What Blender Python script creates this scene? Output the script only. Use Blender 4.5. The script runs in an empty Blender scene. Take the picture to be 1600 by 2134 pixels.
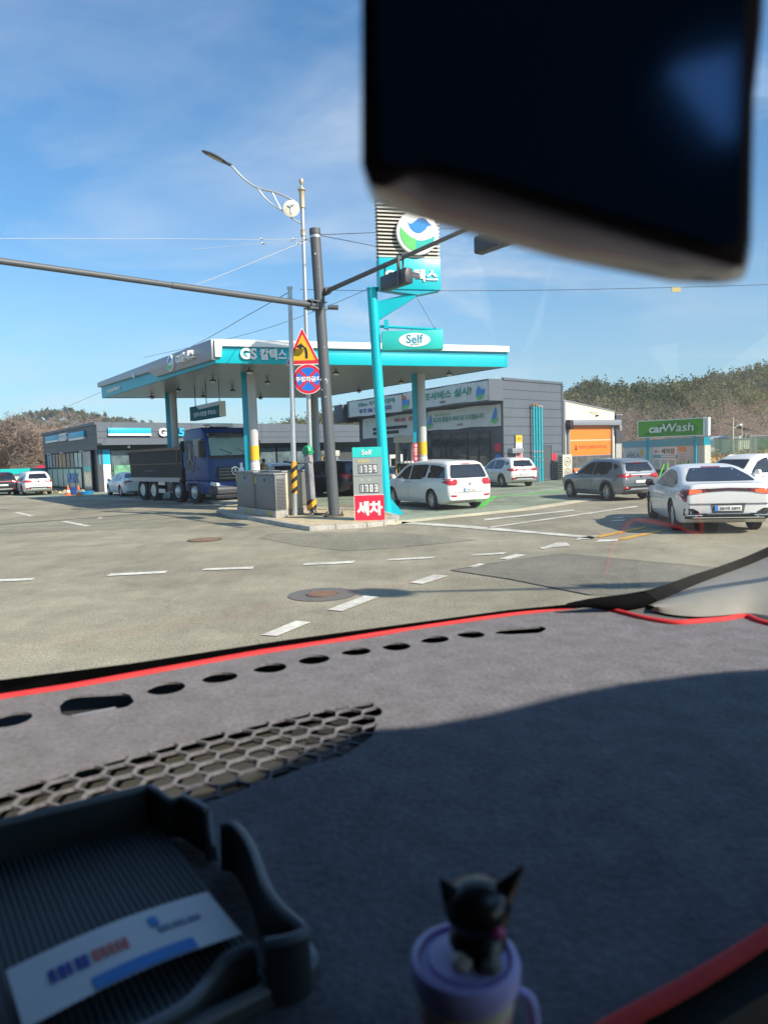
import bpy, bmesh, math, random
import numpy as np
from math import radians, sin, cos, pi, atan, atan2, hypot
from mathutils import Vector, Matrix, Euler
from mathutils.bvhtree import BVHTree
from mathutils.geometry import delaunay_2d_cdt

S = bpy.context.scene
COL = S.collection
rnd = random.Random(7)

# ------------------------------------------------------------------ camera
FPX = 1500.0; EYE = 2.0; PITCH = atan(119 / FPX); ROLL = radians(1.8)
_F = Vector((0, cos(PITCH), -sin(PITCH))); _U0 = Vector((0, sin(PITCH), cos(PITCH))); _R0 = Vector((1, 0, 0))
_R = cos(ROLL) * _R0 - sin(ROLL) * _U0
_U = cos(ROLL) * _U0 + sin(ROLL) * _R0
cam_d = bpy.data.cameras.new('camera'); cam = bpy.data.objects.new('camera', cam_d); COL.objects.link(cam)
_m = Matrix((_R, _U, -_F)).transposed().to_4x4(); _m.translation = Vector((0, 0, EYE)); cam.matrix_world = _m
cam_d.sensor_fit = 'VERTICAL'; cam_d.sensor_height = 24.0; cam_d.sensor_width = 24.0 * 767 / 1024
cam_d.lens = 24.0 * FPX / 2134.0
cam_d.clip_start = 0.02; cam_d.clip_end = 4000
cam_d.dof.use_dof = True; cam_d.dof.focus_distance = 27.0; cam_d.dof.aperture_fstop = 5.6
S.camera = cam

# ------------------------------------------------------------------ light
SUN_EL = 36.0; SUN_H = Vector((0.80, -0.60, 0)).normalized()
SUN_V = (SUN_H * cos(radians(SUN_EL)) + Vector((0, 0, sin(radians(SUN_EL))))).normalized()
ld = bpy.data.lights.new('sun', 'SUN'); ld.energy = 4.9; ld.angle = radians(0.53); ld.color = (1.0, 0.90, 0.75)
sun = bpy.data.objects.new('sun', ld); COL.objects.link(sun)
sun.rotation_euler = SUN_V.to_track_quat('Z', 'Y').to_euler(); sun.location = (0, 0, 60)
W = bpy.data.worlds.new('World'); S.world = W; W.use_nodes = True
nt = W.node_tree; nt.nodes.clear()
def N(t, **k):
    n = nt.nodes.new(t)
    for a, b in k.items(): setattr(n, a, b)
    return n
def L(a, b): nt.links.new(a, b)
out = N('ShaderNodeOutputWorld'); bg = N('ShaderNodeBackground'); bg.inputs[1].default_value = 0.092
sky = N('ShaderNodeTexSky', sky_type='NISHITA'); sky.sun_disc = False; sky.sun_elevation = radians(SUN_EL)
sky.sun_rotation = atan2(SUN_H.x, SUN_H.y); sky.air_density = 1.15; sky.dust_density = 0.6; sky.ozone_density = 2.2; sky.altitude = 60
tc = N('ShaderNodeTexCoord'); sep = N('ShaderNodeSeparateXYZ'); L(tc.outputs['Generated'], sep.inputs[0])
mx = N('ShaderNodeMath', operation='MAXIMUM'); L(sep.outputs[2], mx.inputs[0]); mx.inputs[1].default_value = 0.0
ad = N('ShaderNodeMath', operation='ADD'); L(mx.outputs[0], ad.inputs[0]); ad.inputs[1].default_value = 0.12
dx = N('ShaderNodeMath', operation='DIVIDE'); L(sep.outputs[0], dx.inputs[0]); L(ad.outputs[0], dx.inputs[1])
dy = N('ShaderNodeMath', operation='DIVIDE'); L(sep.outputs[1], dy.inputs[0]); L(ad.outputs[0], dy.inputs[1])
cb = N('ShaderNodeCombineXYZ'); L(dx.outputs[0], cb.inputs[0]); L(dy.outputs[0], cb.inputs[1])
mp = N('ShaderNodeMapping'); mp.inputs['Rotation'].default_value = (0, 0, radians(28)); mp.inputs['Scale'].default_value = (0.8, 1.3, 1)
mp.inputs['Location'].default_value = (3.1, 1.4, 0)
L(cb.outputs[0], mp.inputs[0])
n1 = N('ShaderNodeTexNoise'); n1.inputs['Scale'].default_value = 0.85; n1.inputs['Detail'].default_value = 7; n1.inputs['Roughness'].default_value = 0.6; n1.inputs['Distortion'].default_value = 0.7
n2 = N('ShaderNodeTexNoise'); n2.inputs['Scale'].default_value = 0.5; n2.inputs['Detail'].default_value = 3
L(mp.outputs[0], n1.inputs['Vector']); L(cb.outputs[0], n2.inputs['Vector'])
r1 = N('ShaderNodeMapRange'); r1.inputs[1].default_value = 0.47; r1.inputs[2].default_value = 0.76; L(n1.outputs[0], r1.inputs[0])
r2 = N('ShaderNodeMapRange'); r2.inputs[1].default_value = 0.36; r2.inputs[2].default_value = 0.58; L(n2.outputs[0], r2.inputs[0])
mu = N('ShaderNodeMath', operation='MULTIPLY'); L(r1.outputs[0], mu.inputs[0]); L(r2.outputs[0], mu.inputs[1])
mu2 = N('ShaderNodeMath', operation='MULTIPLY'); L(mu.outputs[0], mu2.inputs[0]); mu2.inputs[1].default_value = 0.90
mix = N('ShaderNodeMix', data_type='RGBA'); L(mu2.outputs[0], mix.inputs[0])
tint = N('ShaderNodeMix', data_type='RGBA', blend_type='MULTIPLY'); tint.inputs[0].default_value = 1.0
L(sky.outputs[0], tint.inputs[6]); tint.inputs[7].default_value = (0.53, 0.95, 1.20, 1)
L(tint.outputs[2], mix.inputs[6]); mix.inputs[7].default_value = (6.0, 6.5, 7.0, 1)
hz1 = N('ShaderNodeMapRange'); hz1.inputs[1].default_value = 0.0; hz1.inputs[2].default_value = 0.30; hz1.inputs[3].default_value = 0.36; hz1.inputs[4].default_value = 0.0; L(sep.outputs[2], hz1.inputs[0])
mixh = N('ShaderNodeMix', data_type='RGBA'); L(hz1.outputs[0], mixh.inputs[0]); L(mix.outputs[2], mixh.inputs[6]); mixh.inputs[7].default_value = (5.4, 6.6, 7.4, 1)
L(mixh.outputs[2], bg.inputs[0]); L(bg.outputs[0], out.inputs[0])
S.view_settings.view_transform = 'Standard'; S.view_settings.look = 'None'; S.view_settings.exposure = 0.70; S.view_settings.gamma = 1.0
S.cycles.max_bounces = 8; S.cycles.diffuse_bounces = 3; S.cycles.glossy_bounces = 4; S.cycles.transparent_max_bounces = 12
S.cycles.use_denoising = True; S.cycles.caustics_reflective = False; S.cycles.caustics_refractive = False
S.cycles.sample_clamp_indirect = 6.0

# ------------------------------------------------------------------ helpers
def ray(px, py): return _F + _R * ((px - 800) / FPX) - _U * ((py - 1067) / FPX)
def at(px, py, Y):
    d = ray(px, py); return Vector((0, 0, EYE)) + d * (Y / d.y)
def gz(px, py, z=0.0):
    d = ray(px, py); return Vector((0, 0, EYE)) + d * ((z - EYE) / d.z)

MATS = {}
def mat(name, col, rough=0.6, metal=0.0, var=0.08, scale=6.0, bump=0.0, spec=0.5, coat=0.0, emit=None, island=0.0, dirt=0.0, aniso=None):
    if name in MATS: return MATS[name]
    m = bpy.data.materials.new(name); m.use_nodes = True; t = m.node_tree; b = t.nodes['Principled BSDF']
    b.inputs['Roughness'].default_value = rough; b.inputs['Metallic'].default_value = metal
    b.inputs['Specular IOR Level'].default_value = spec; b.inputs['Coat Weight'].default_value = coat; b.inputs['Coat Roughness'].default_value = 0.06
    c = (*col, 1)
    tcn = t.nodes.new('ShaderNodeTexCoord'); no = t.nodes.new('ShaderNodeTexNoise'); no.inputs['Scale'].default_value = scale; no.inputs['Detail'].default_value = 6
    no.inputs['Roughness'].default_value = 0.65
    mp = t.nodes.new('ShaderNodeMapping'); t.links.new(tcn.outputs['Object'], mp.inputs[0]); t.links.new(mp.outputs[0], no.inputs['Vector'])
    if aniso: mp.inputs['Scale'].default_value = aniso
    mr = t.nodes.new('ShaderNodeMapRange'); mr.inputs[1].default_value = 0.3; mr.inputs[2].default_value = 0.7
    mr.inputs[3].default_value = 1 - var; mr.inputs[4].default_value = 1 + var; t.links.new(no.outputs[0], mr.inputs[0])
    last = mr.outputs[0]
    if dirt:
        n2 = t.nodes.new('ShaderNodeTexNoise'); n2.inputs['Scale'].default_value = scale * 0.17; n2.inputs['Detail'].default_value = 8
        t.links.new(tcn.outputs['Object'], n2.inputs['Vector'])
        m2 = t.nodes.new('ShaderNodeMapRange'); m2.inputs[1].default_value = 0.35; m2.inputs[2].default_value = 0.65; m2.inputs[3].default_value = 1 - dirt; m2.inputs[4].default_value = 1 + dirt * 0.6
        t.links.new(n2.outputs[0], m2.inputs[0]); mm = t.nodes.new('ShaderNodeMath'); mm.operation = 'MULTIPLY'
        t.links.new(last, mm.inputs[0]); t.links.new(m2.outputs[0], mm.inputs[1]); last = mm.outputs[0]
    if island:
        gi = t.nodes.new('ShaderNodeNewGeometry'); m3 = t.nodes.new('ShaderNodeMapRange'); m3.inputs[3].default_value = 1 - island; m3.inputs[4].default_value = 1 + island
        t.links.new(gi.outputs['Random Per Island'], m3.inputs[0]); mm = t.nodes.new('ShaderNodeMath'); mm.operation = 'MULTIPLY'
        t.links.new(last, mm.inputs[0]); t.links.new(m3.outputs[0], mm.inputs[1]); last = mm.outputs[0]
    vm = t.nodes.new('ShaderNodeVectorMath'); vm.operation = 'SCALE'; vm.inputs[0].default_value = col; t.links.new(last, vm.inputs[3])
    t.links.new(vm.outputs[0], b.inputs['Base Color'])
    if bump:
        bn = t.nodes.new('ShaderNodeBump'); bn.inputs['Strength'].default_value = bump; bn.inputs['Distance'].default_value = 0.02
        t.links.new(no.outputs[0], bn.inputs['Height']); t.links.new(bn.outputs[0], b.inputs['Normal'])
    if emit: b.inputs['Emission Color'].default_value = (*emit[0], 1); b.inputs['Emission Strength'].default_value = emit[1]
    m.diffuse_color = c; MATS[name] = m; return m

class MB:
    def __init__(s): s.v = []; s.f = []; s.mi = []; s.M = Matrix(); s.m = 0
    def at(s, M): s.M = M; return s
    def add(s, vs, fs):
        o = len(s.v); s.v += [tuple(s.M @ Vector(p)) for p in vs]
        s.f += [[i + o for i in f] for f in fs]; s.mi += [s.m] * len(fs); return s
    def box(s, x0, x1, y0, y1, z0, z1):
        return s.add([(x0,y0,z0),(x1,y0,z0),(x1,y1,z0),(x0,y1,z0),(x0,y0,z1),(x1,y0,z1),(x1,y1,z1),(x0,y1,z1)],
            [(0,3,2,1),(4,5,6,7),(0,1,5,4),(1,2,6,5),(2,3,7,6),(3,0,4,7)])
    def prism(s, pts, d0, d1, ax='y'):
        # polygon pts (a,b) extruded between d0,d1 on axis ax; y: (x,z); z: (x,y); x: (y,z)
        def P(a, b, d): return {'y': (a, d, b), 'z': (a, b, d), 'x': (d, a, b)}[ax]
        n = len(pts); vs = [P(a, b, d0) for a, b in pts] + [P(a, b, d1) for a, b in pts]
        fs = [list(range(n))[::-1], list(range(n, 2 * n))] + [[i, (i + 1) % n, n + (i + 1) % n, n + i] for i in range(n)]
        return s.add(vs, fs)
    def tube(s, pts, r, n=10, cap=True):
        pts = [Vector(p) for p in pts]; k = len(pts); rs = r if hasattr(r, '__len__') else [r] * k
        vs = []; up = None
        for i, p in enumerate(pts):
            d = (pts[min(i + 1, k - 1)] - pts[max(i - 1, 0)]).normalized()
            if up is None: up = Vector((0, 0, 1)) if abs(d.z) < 0.9 else Vector((1, 0, 0))
            a = d.cross(up).normalized(); b = a.cross(d).normalized(); up = b
            for j in range(n):
                t = 2 * pi * j / n; vs.append(tuple(p + (a * cos(t) + b * sin(t)) * rs[i]))
        fs = [[i * n + j, i * n + (j + 1) % n, (i + 1) * n + (j + 1) % n, (i + 1) * n + j] for i in range(k - 1) for j in range(n)]
        if cap: fs += [list(range(n))[::-1], list(range((k - 1) * n, k * n))]
        return s.add(vs, fs)
    def lathe(s, prof, n=24, c=(0, 0, 0), ax='z', closed=False):
        # prof: (r, h)
        vs = []
        for r, h in prof:
            for j in range(n):
                t = 2 * pi * j / n; a, b = r * cos(t), r * sin(t)
                vs.append({'z': (c[0] + a, c[1] + b, c[2] + h), 'y': (c[0] + a, c[1] + h, c[2] + b), 'x': (c[0] + h, c[1] + a, c[2] + b)}[ax])
        k = len(prof); fs = [[i * n + j, i * n + (j + 1) % n, (i + 1) * n + (j + 1) % n, (i + 1) * n + j] for i in range(k - 1) for j in range(n)]
        if closed: fs += [[(k - 1) * n + j, (k - 1) * n + (j + 1) % n, (j + 1) % n, j] for j in range(n)]
        else: fs += [list(range(n))[::-1], list(range((k - 1) * n, k * n))]
        return s.add(vs, fs)
    def quad(s, a, b, c, d): return s.add([a, b, c, d], [(0, 1, 2, 3)])
    def build(s, name, m, parent=None, smooth=False, bevel=0, seg=2, loc=None, rot=None):
        me = bpy.data.meshes.new(name); me.from_pydata(s.v, [], s.f)
        ms = m if isinstance(m, (list, tuple)) else [m]
        for q in ms: me.materials.append(q)
        if len(ms) > 1: me.polygons.foreach_set('material_index', s.mi)
        bm = bmesh.new(); bm.from_mesh(me)
        bmesh.ops.recalc_face_normals(bm, faces=bm.faces)
        if bevel:
            es = [e for e in bm.edges if len(e.link_faces) == 2 and e.calc_face_angle(0) > 0.5]
            bmesh.ops.bevel(bm, geom=es, offset=bevel, segments=seg, affect='EDGES', profile=0.5, clamp_overlap=True)
        bm.to_mesh(me); bm.free()
        if smooth or bevel:
            me.polygons.foreach_set('use_smooth', [True] * len(me.polygons)); me.set_sharp_from_angle(angle=radians(38))
        me.update(); o = bpy.data.objects.new(name, me); COL.objects.link(o)
        if parent: o.parent = parent
        if loc is not None: o.location = loc
        if rot is not None: o.rotation_euler = rot
        return o

def tag(o, label, cat, group=None, kind=None):
    if label: o['label'] = label
    if cat: o['category'] = cat
    if group: o['group'] = group
    if kind: o['kind'] = kind
    return o
def thing(name, label, cat, loc=(0, 0, 0), rz=0, group=None):
    o = bpy.data.objects.new(name, None); COL.objects.link(o); o.location = loc; o.rotation_euler = (0, 0, rz); o.empty_display_size = 0.2
    return tag(o, label, cat, group)
def struct(o): o['kind'] = 'structure'; return o

def FM(p0, p1, z=0.0):
    """wall frame: origin p0, +x towards p1, +z up, +y away behind the wall"""
    d = Vector((p1[0] - p0[0], p1[1] - p0[1], 0)).normalized()
    m = Matrix(((d.x, -d.y, 0, p0[0]), (d.y, d.x, 0, p0[1]), (0, 0, 1, z), (0, 0, 0, 1)))
    return m
_tc = {}
def text(body, M, h, m, parent, name='lettering', width=None, depth=0.01, bold=0.0, shear=0.0, center=True):
    """M: frame whose -y faces the reader; text centred at its origin"""
    key = (body, bold, shear)
    if key not in _tc:
        c = bpy.data.curves.new('t', 'FONT'); c.body = body; c.offset = bold; c.shear = shear; c.align_x = 'LEFT'; c.resolution_u = 3
        o = bpy.data.objects.new('t', c); COL.objects.link(o)
        me = bpy.data.meshes.new_from_object(o.evaluated_get(bpy.context.evaluated_depsgraph_get()))
        bpy.data.objects.remove(o)
        vs = [v.co.copy() for v in me.vertices]; fs = [list(p.vertices) for p in me.polygons]; bpy.data.meshes.remove(me)
        _tc[key] = (vs, fs)
    vs, fs = _tc[key]
    if not vs: return None
    x0 = min(v.x for v in vs); x1 = max(v.x for v in vs); y0 = min(v.y for v in vs); y1 = max(v.y for v in vs)
    sy = h / (y1 - y0); sx = width / (x1 - x0) if width else sy
    bm = bmesh.new(); bv = [bm.verts.new((((v.x - (x0 + x1) / 2)) * sx, 0, (v.y - (y0 + y1) / 2) * sy)) for v in vs]
    for f in fs:
        try: bm.faces.new([bv[i] for i in f])
        except ValueError: pass
    if depth:
        g = bmesh.ops.extrude_face_region(bm, geom=bm.faces[:])
        bmesh.ops.translate(bm, verts=[e for e in g['geom'] if isinstance(e, bmesh.types.BMVert)], vec=(0, -depth, 0))
    bmesh.ops.recalc_face_normals(bm, faces=bm.faces)
    bmesh.ops.transform(bm, matrix=M, verts=bm.verts)
    me = bpy.data.meshes.new(name); bm.to_mesh(me); bm.free(); me.materials.append(m)
    o = bpy.data.objects.new(name, me); COL.objects.link(o); o.parent = parent
    return o
def T(x, y, z): return Matrix.Translation((x, y, z))
def fillpoly(outline, step=0.0, holes=()):
    """triangulate a 2D outline (+ inner grid points); returns pts, tris"""
    pts = [Vector((p[0], p[1])) for p in outline]; n = len(pts); faces = [list(range(n))]; 
    hs = []
    for h in holes:
        o = len(pts); pts += [Vector((p[0], p[1])) for p in h]; hs.append(list(range(o, o + len(h))))
    edges = [(i, (i + 1) % n) for i in range(n)]
    for h in hs: edges += [(h[i], h[(i + 1) % len(h)]) for i in range(len(h))]
    def inside(x, y, poly):
        c = False; j = len(poly) - 1
        for i in range(len(poly)):
            xi, yi = poly[i][0], poly[i][1]; xj, yj = poly[j][0], poly[j][1]
            if (yi > y) != (yj > y) and x < (xj - xi) * (y - yi) / (yj - yi) + xi: c = not c
            j = i
        return c
    if step:
        xs = [p.x for p in pts]; ys = [p.y for p in pts]
        x = min(xs) + step / 2
        while x < max(xs):
            y = min(ys) + step / 2
            while y < max(ys):
                if inside(x, y, outline) and not any(inside(x, y, h) for h in holes): pts.append(Vector((x, y)))
                y += step
            x += step
    r = delaunay_2d_cdt(pts, edges, [], 0, 1e-6)
    V, Fc = r[0], r[2]; tris = []
    for f in Fc:
        cx = sum(V[i].x for i in f) / len(f); cy = sum(V[i].y for i in f) / len(f)
        if inside(cx, cy, outline) and not any(inside(cx, cy, h) for h in holes): tris.append(list(f))
    return V, tris
def densify(poly, step):
    o = []
    for i in range(len(poly)):
        a = poly[i]; b = poly[(i + 1) % len(poly)]; n = max(1, int(math.hypot(b[0] - a[0], b[1] - a[1]) / step))
        o += [(a[0] + (b[0] - a[0]) * k / n, a[1] + (b[1] - a[1]) * k / n) for k in range(n)]
    return o
def rounded(poly, r, n=4):
    o = []
    k = len(poly)
    for i in range(k):
        a = Vector(poly[i - 1]); b = Vector(poly[i]); c = Vector(poly[(i + 1) % k])
        u = (a - b); w = (c - b); q = min(r, u.length * .45, w.length * .45); p0 = b + u.normalized() * q; p1 = b + w.normalized() * q
        for j in range(n + 1):
            t = j / n; p = p0 * (1 - t) ** 2 + b * 2 * t * (1 - t) + p1 * t * t; o.append((p.x, p.y))
    return o
def cr(pts, n):
    """catmull-rom resample of a list of tuples"""
    o = []; k = len(pts)
    for i in range(k - 1):
        p = [np.array(pts[max(i - 1, 0)], float), np.array(pts[i], float), np.array(pts[i + 1], float), np.array(pts[min(i + 2, k - 1)], float)]
        for j in range(n):
            t = j / n
            o.append(tuple(0.5 * ((2 * p[1]) + (-p[0] + p[2]) * t + (2 * p[0] - 5 * p[1] + 4 * p[2] - p[3]) * t * t + (-p[0] + 3 * p[1] - 3 * p[2] + p[3]) * t ** 3)))
    o.append(tuple(map(float, pts[-1]))); return o

# ------------------------------------------------------------------ shared materials
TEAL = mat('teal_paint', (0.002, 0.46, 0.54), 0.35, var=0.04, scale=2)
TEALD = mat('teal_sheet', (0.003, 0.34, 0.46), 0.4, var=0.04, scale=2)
WHITE = mat('white_paint', (0.80, 0.80, 0.78), 0.4, var=0.04, scale=3)
SILVER = mat('silver_and_shade_sheet', (0.30, 0.31, 0.345), 0.38, metal=0.3, var=0.04, scale=3)
STEEL = mat('galvanised_steel', (0.50, 0.52, 0.53), 0.42, metal=0.7, var=0.12, scale=20)
DPOLE = mat('dark_grey_pole_paint', (0.085, 0.092, 0.10), 0.5, var=0.12, scale=14)
BLACK = mat('black_plastic', (0.015, 0.015, 0.017), 0.5, var=0.1)
RUBBER = mat('tyre_rubber', (0.022, 0.022, 0.023), 0.8, var=0.2, scale=20)
ALLOY = mat('alloy_rim', (0.62, 0.62, 0.63), 0.28, metal=0.85, var=0.05)
GLASSD = mat('tinted_glass', (0.012, 0.016, 0.022), 0.04, var=0.0, spec=0.9)
REDL = mat('red_tail_lamp', (0.42, 0.012, 0.015), 0.15, var=0.05, coat=0.5)
CHROME = mat('chrome', (0.8, 0.8, 0.82), 0.12, metal=1.0, var=0.02)
CARW = mat('white_car_paint', (0.74, 0.735, 0.71), 0.3, var=0.015, coat=0.6)
CARG = mat('grey_car_paint', (0.20, 0.23, 0.255), 0.32, metal=0.35, var=0.03, coat=0.8)
CARB = mat('black_car_paint', (0.012, 0.013, 0.018), 0.3, var=0.03, coat=0.8)
PLATE = mat('number_plate', (0.74, 0.75, 0.70), 0.5, var=0.03)
INK = mat('black_ink', (0.02, 0.02, 0.022), 0.6)
REDP = mat('red_print', (0.62, 0.02, 0.05), 0.5, var=0.03)
YEL = mat('yellow_print', (0.75, 0.45, 0.02), 0.5, var=0.04)
GREENP = mat('green_print', (0.04, 0.36, 0.16), 0.5)
BLUEP = mat('blue_print', (0.01, 0.16, 0.62), 0.5)
CLAD = mat('dark_metal_cladding', (0.058, 0.065, 0.078), 0.5, var=0.06, scale=1.5, dirt=0.1)
CLADL = mat('grey_metal_cladding', (0.105, 0.125, 0.15), 0.5, var=0.05, scale=1.5, dirt=0.08)
SEAM = mat('dark_seam', (0.02, 0.022, 0.026), 0.6)
CONC = mat('concrete', (0.36, 0.34, 0.30), 0.85, var=0.2, scale=9, bump=0.3, dirt=0.2)
# ------------------------------------------------------------------ cars
def interp(tab, x):
    return float(np.interp(x, [t[0] for t in tab], [t[1] for t in tab]))
CAR = {
 'suv': dict(top=[(-.97,.80),(-.95,1.00),(-.90,1.08),(-.70,1.40),(-.52,1.57),(-.2,1.62),(.6,1.645),(1.25,1.63),(1.65,1.53),(2.3,1.13),(2.6,1.06),(3.15,.98),(3.42,.86),(3.53,.64)],
     belt=[(-1,.99),(0,.98),(1.0,.96),(2.2,.93),(3.53,.86)], bot=[(-1,.42),(-.6,.26),(3.2,.24),(3.53,.36)],
     hw=[(-.97,.72),(-.88,.83),(-.6,.90),(0,.925),(2.6,.925),(3.2,.86),(3.45,.74),(3.53,.62)], wb=2.67, r=.345, tum=.40,
     side=[[(2.02,1.03),(1.93,1.13),(1.55,1.40),(1.2,1.50),(1.02,1.515),(1.02,1.01)],[(.95,1.01),(.95,1.518),(.4,1.52),(.05,1.50),(-.1,1.44),(-.18,1.30),(-.02,1.06),(.1,1.02)],[(-.27,1.30),(-.2,1.43),(-.4,1.42),(-.58,1.33),(-.42,1.20)]],
     rear=[(-.56,1.14),(-.6,1.2),(-.48,1.48),(.48,1.48),(.6,1.2),(.56,1.14)], front=(1.66,2.28,.70,.56), rearx=-.97,
     lamp=[(.40,.94),(.44,1.02),(.66,1.06),(.84,1.03),(.90,.98),(.84,.90),(.60,.89)], plate=(.50,.74)),
 'mpv': dict(top=[(-1.05,.8),(-1.02,1.06),(-.97,1.15),(-.80,1.52),(-.66,1.68),(-.3,1.73),(.6,1.75),(1.6,1.735),(2.1,1.66),(2.5,1.48),(3.0,1.18),(3.25,1.10),(3.75,.98),(3.98,.82),(4.06,.6)],
     belt=[(-1,1.06),(.6,1.04),(2.0,1.0),(4.06,.88)], bot=[(-1.05,.36),(-.6,.22),(3.6,.22),(4.06,.32)],
     hw=[(-1.05,.80),(-.95,.90),(-.6,.96),(0,.985),(3.0,.98),(3.6,.92),(3.95,.78),(4.06,.62)], wb=3.06, r=.36, tum=.34,
     side=[[(2.75,1.09),(2.6,1.18),(2.2,1.46),(1.95,1.55),(1.72,1.58),(1.72,1.06)],[(1.64,1.06),(1.64,1.585),(.8,1.60),(.42,1.59),(.50,1.17),(.80,1.07)],[(.34,1.13),(.32,1.585),(-.25,1.56),(-.62,1.50),(-.82,1.13)]],
     rear=[(-.70,1.12),(-.74,1.2),(-.62,1.58),(.62,1.58),(.74,1.2),(.70,1.12)], front=(2.12,2.98,.74,.60), rearx=-1.05,
     lamp=[(.50,.98),(.52,1.08),(.88,1.11),(.95,1.07),(.92,.94),(.82,.88),(.56,.88)], plate=(.50,.72)),
 'sedan': dict(top=[(-1.07,.72),(-1.06,.96),(-1.03,1.06),(-.92,1.075),(-.55,1.10),(-.12,1.24),(.35,1.375),(.85,1.44),(1.35,1.445),(1.85,1.35),(2.45,1.08),(2.7,1.0),(3.35,.90),(3.72,.76),(3.83,.55)],
     belt=[(-1.07,.93),(-.6,.93),(.6,.91),(2.2,.88),(3.83,.76)], bot=[(-1.07,.36),(-.7,.22),(3.5,.19),(3.83,.28)],
     hw=[(-1.07,.74),(-1.0,.83),(-.7,.90),(0,.93),(2.85,.93),(3.4,.86),(3.72,.72),(3.83,.58)], wb=2.85, r=.345, tum=.50,
     side=[[(2.16,.96),(2.0,1.06),(1.6,1.25),(1.3,1.325),(1.06,1.335),(1.06,.94)],[(1.0,.94),(1.0,1.335),(.55,1.30),(.1,1.18),(-.16,1.06),(-.02,.97),(.2,.95)]],
     rear=[(-.70,1.10),(-.64,1.2),(-.46,1.37),(.46,1.37),(.64,1.2),(.70,1.10)], front=(1.84,2.5,.68,.54), rearx=-1.07,
     lamp=[(.42,.90),(.42,.935),(.62,.95),(.88,.96),(.92,.90),(.84,.70),(.80,.70),(.80,.84),(.60,.885)], plate=(.56,.56)),
}
def car_body(k, paint):
    d = CAR[k]; x0 = d['top'][0][0]; x1 = d['top'][-1][0]
    tp = cr(d['top'], 4); tp = sorted(set((max(x0, min(x1, p[0])), p[1]) for p in tp))
    xs = sorted(set([round(p[0], 4) for p in tp] + list(np.linspace(x0, x1, 46))))
    rings = []
    for x in xs:
        zt = interp(tp, x); zb = interp(d['bot'], x); w = interp(cr(d['hw'], 4), x); be = min(interp(d['belt'], x), zt - .035)
        h = zt - be; w2 = w - .035
        half = [(0, zb), (.6 * w, zb), (.9 * w, zb), (.955 * w, zb + .05), (.975 * w, zb + .25 * (be - zb)), (w, zb + .5 * (be - zb)), (w, zb + .66 * (be - zb)), (w - .005, zb + .84 * (be - zb)), (w2, be)]
        t = d['tum']; cap = min(h, .06 + .12 * h)
        for f in (.08, .3, .55, .8): half.append((w2 - .012 - t * (h - cap) * f, be + (h - cap) * f))
        wr = w2 - .012 - t * (h - cap)
        half += [(wr, be + (h - cap)), (wr - .05, zt - cap * .42), (wr - .15, zt - cap * .16), (wr * .55, zt - cap * .04), (0, zt)]
        rings.append([(x, y, z) for y, z in half] + [(x, -y, z) for y, z in half[-2:0:-1]])
    b = MB(); n = len(rings[0]); vs = [p for r in rings for p in r]
    fs = [[i * n + j, i * n + (j + 1) % n, (i + 1) * n + (j + 1) % n, (i + 1) * n + j] for i in range(len(rings) - 1) for j in range(n)]
    fs += [list(range(n))[::-1], list(range((len(rings) - 1) * n, len(rings) * n))]
    b.add(vs, fs); body = b.build('body', paint)
    # wheel arches
    c = MB()
    for wx in (0, d['wb']):
        for s in (-1, 1): c.lathe([(d['r'] + .055, .58 * s), (d['r'] + .055, 1.2 * s)], 28, (wx, 0, d['r'] - .005), 'y')
    cut = c.build('cut', BLACK)
    body.data.materials.append(BLACK); cut.data.materials.clear(); cut.data.materials.append(paint); cut.data.materials.append(BLACK)
    for p in cut.data.polygons: p.material_index = 1
    md = body.modifiers.new('b', 'BOOLEAN'); md.object = cut; md.operation = 'DIFFERENCE'; md.solver = 'EXACT'
    me = bpy.data.meshes.new_from_object(body.evaluated_get(bpy.context.evaluated_depsgraph_get()))
    body.modifiers.clear(); body.data = me; bpy.data.objects.remove(cut)
    me.polygons.foreach_set('use_smooth', [True] * len(me.polygons)); me.set_sharp_from_angle(angle=radians(42))
    bm = bmesh.new(); bm.from_mesh(me); tree = BVHTree.FromBMesh(bm); bm.free()
    return body, tree
def panel(tree, poly, ax, m, name, parent, off=.006, step=.12, r=.03, sgn=1, lift=0):
    """drape a 2D outline over the body along an axis. ax 'y': poly in (x,z), seen from sgn*y; 'x': poly in (y,z), seen from sgn*x"""
    if r: poly = rounded(poly, r)
    poly = densify(poly, step * .7); V, tr = fillpoly(poly, step)
    dr = Vector((0, -sgn, 0)) if ax == 'y' else Vector((-sgn, 0, 0)); vs = []; bad = set()
    for i, v in enumerate(V):
        o = Vector((v.x, 4 * sgn, v.y)) if ax == 'y' else Vector((12 * sgn, v.x, v.y))
        h = tree.ray_cast(o, dr)
        if h[0] is None: bad.add(i); vs.append((0, 0, 0)); continue
        nn = h[1] if h[1].dot(dr) < 0 else -h[1]
        vs.append(tuple(h[0] + (nn * .5 - dr * .5).normalized() * (off + lift)))
    fs = [t for t in tr if not any(i in bad for i in t)]
    if not fs: return None
    b = MB(); b.add(vs, fs); me = bpy.data.meshes.new(name); me.from_pydata(b.v, [], b.f)
    bm = bmesh.new(); bm.from_mesh(me)
    for f in bm.faces:
        if f.normal.dot(dr) > 0: f.normal_flip()
    bm.to_mesh(me); bm.free()
    me.materials.append(m); me.polygons.foreach_set('use_smooth', [True] * len(me.polygons))
    o = bpy.data.objects.new(name, me); COL.objects.link(o); o.parent = parent; return o
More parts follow.
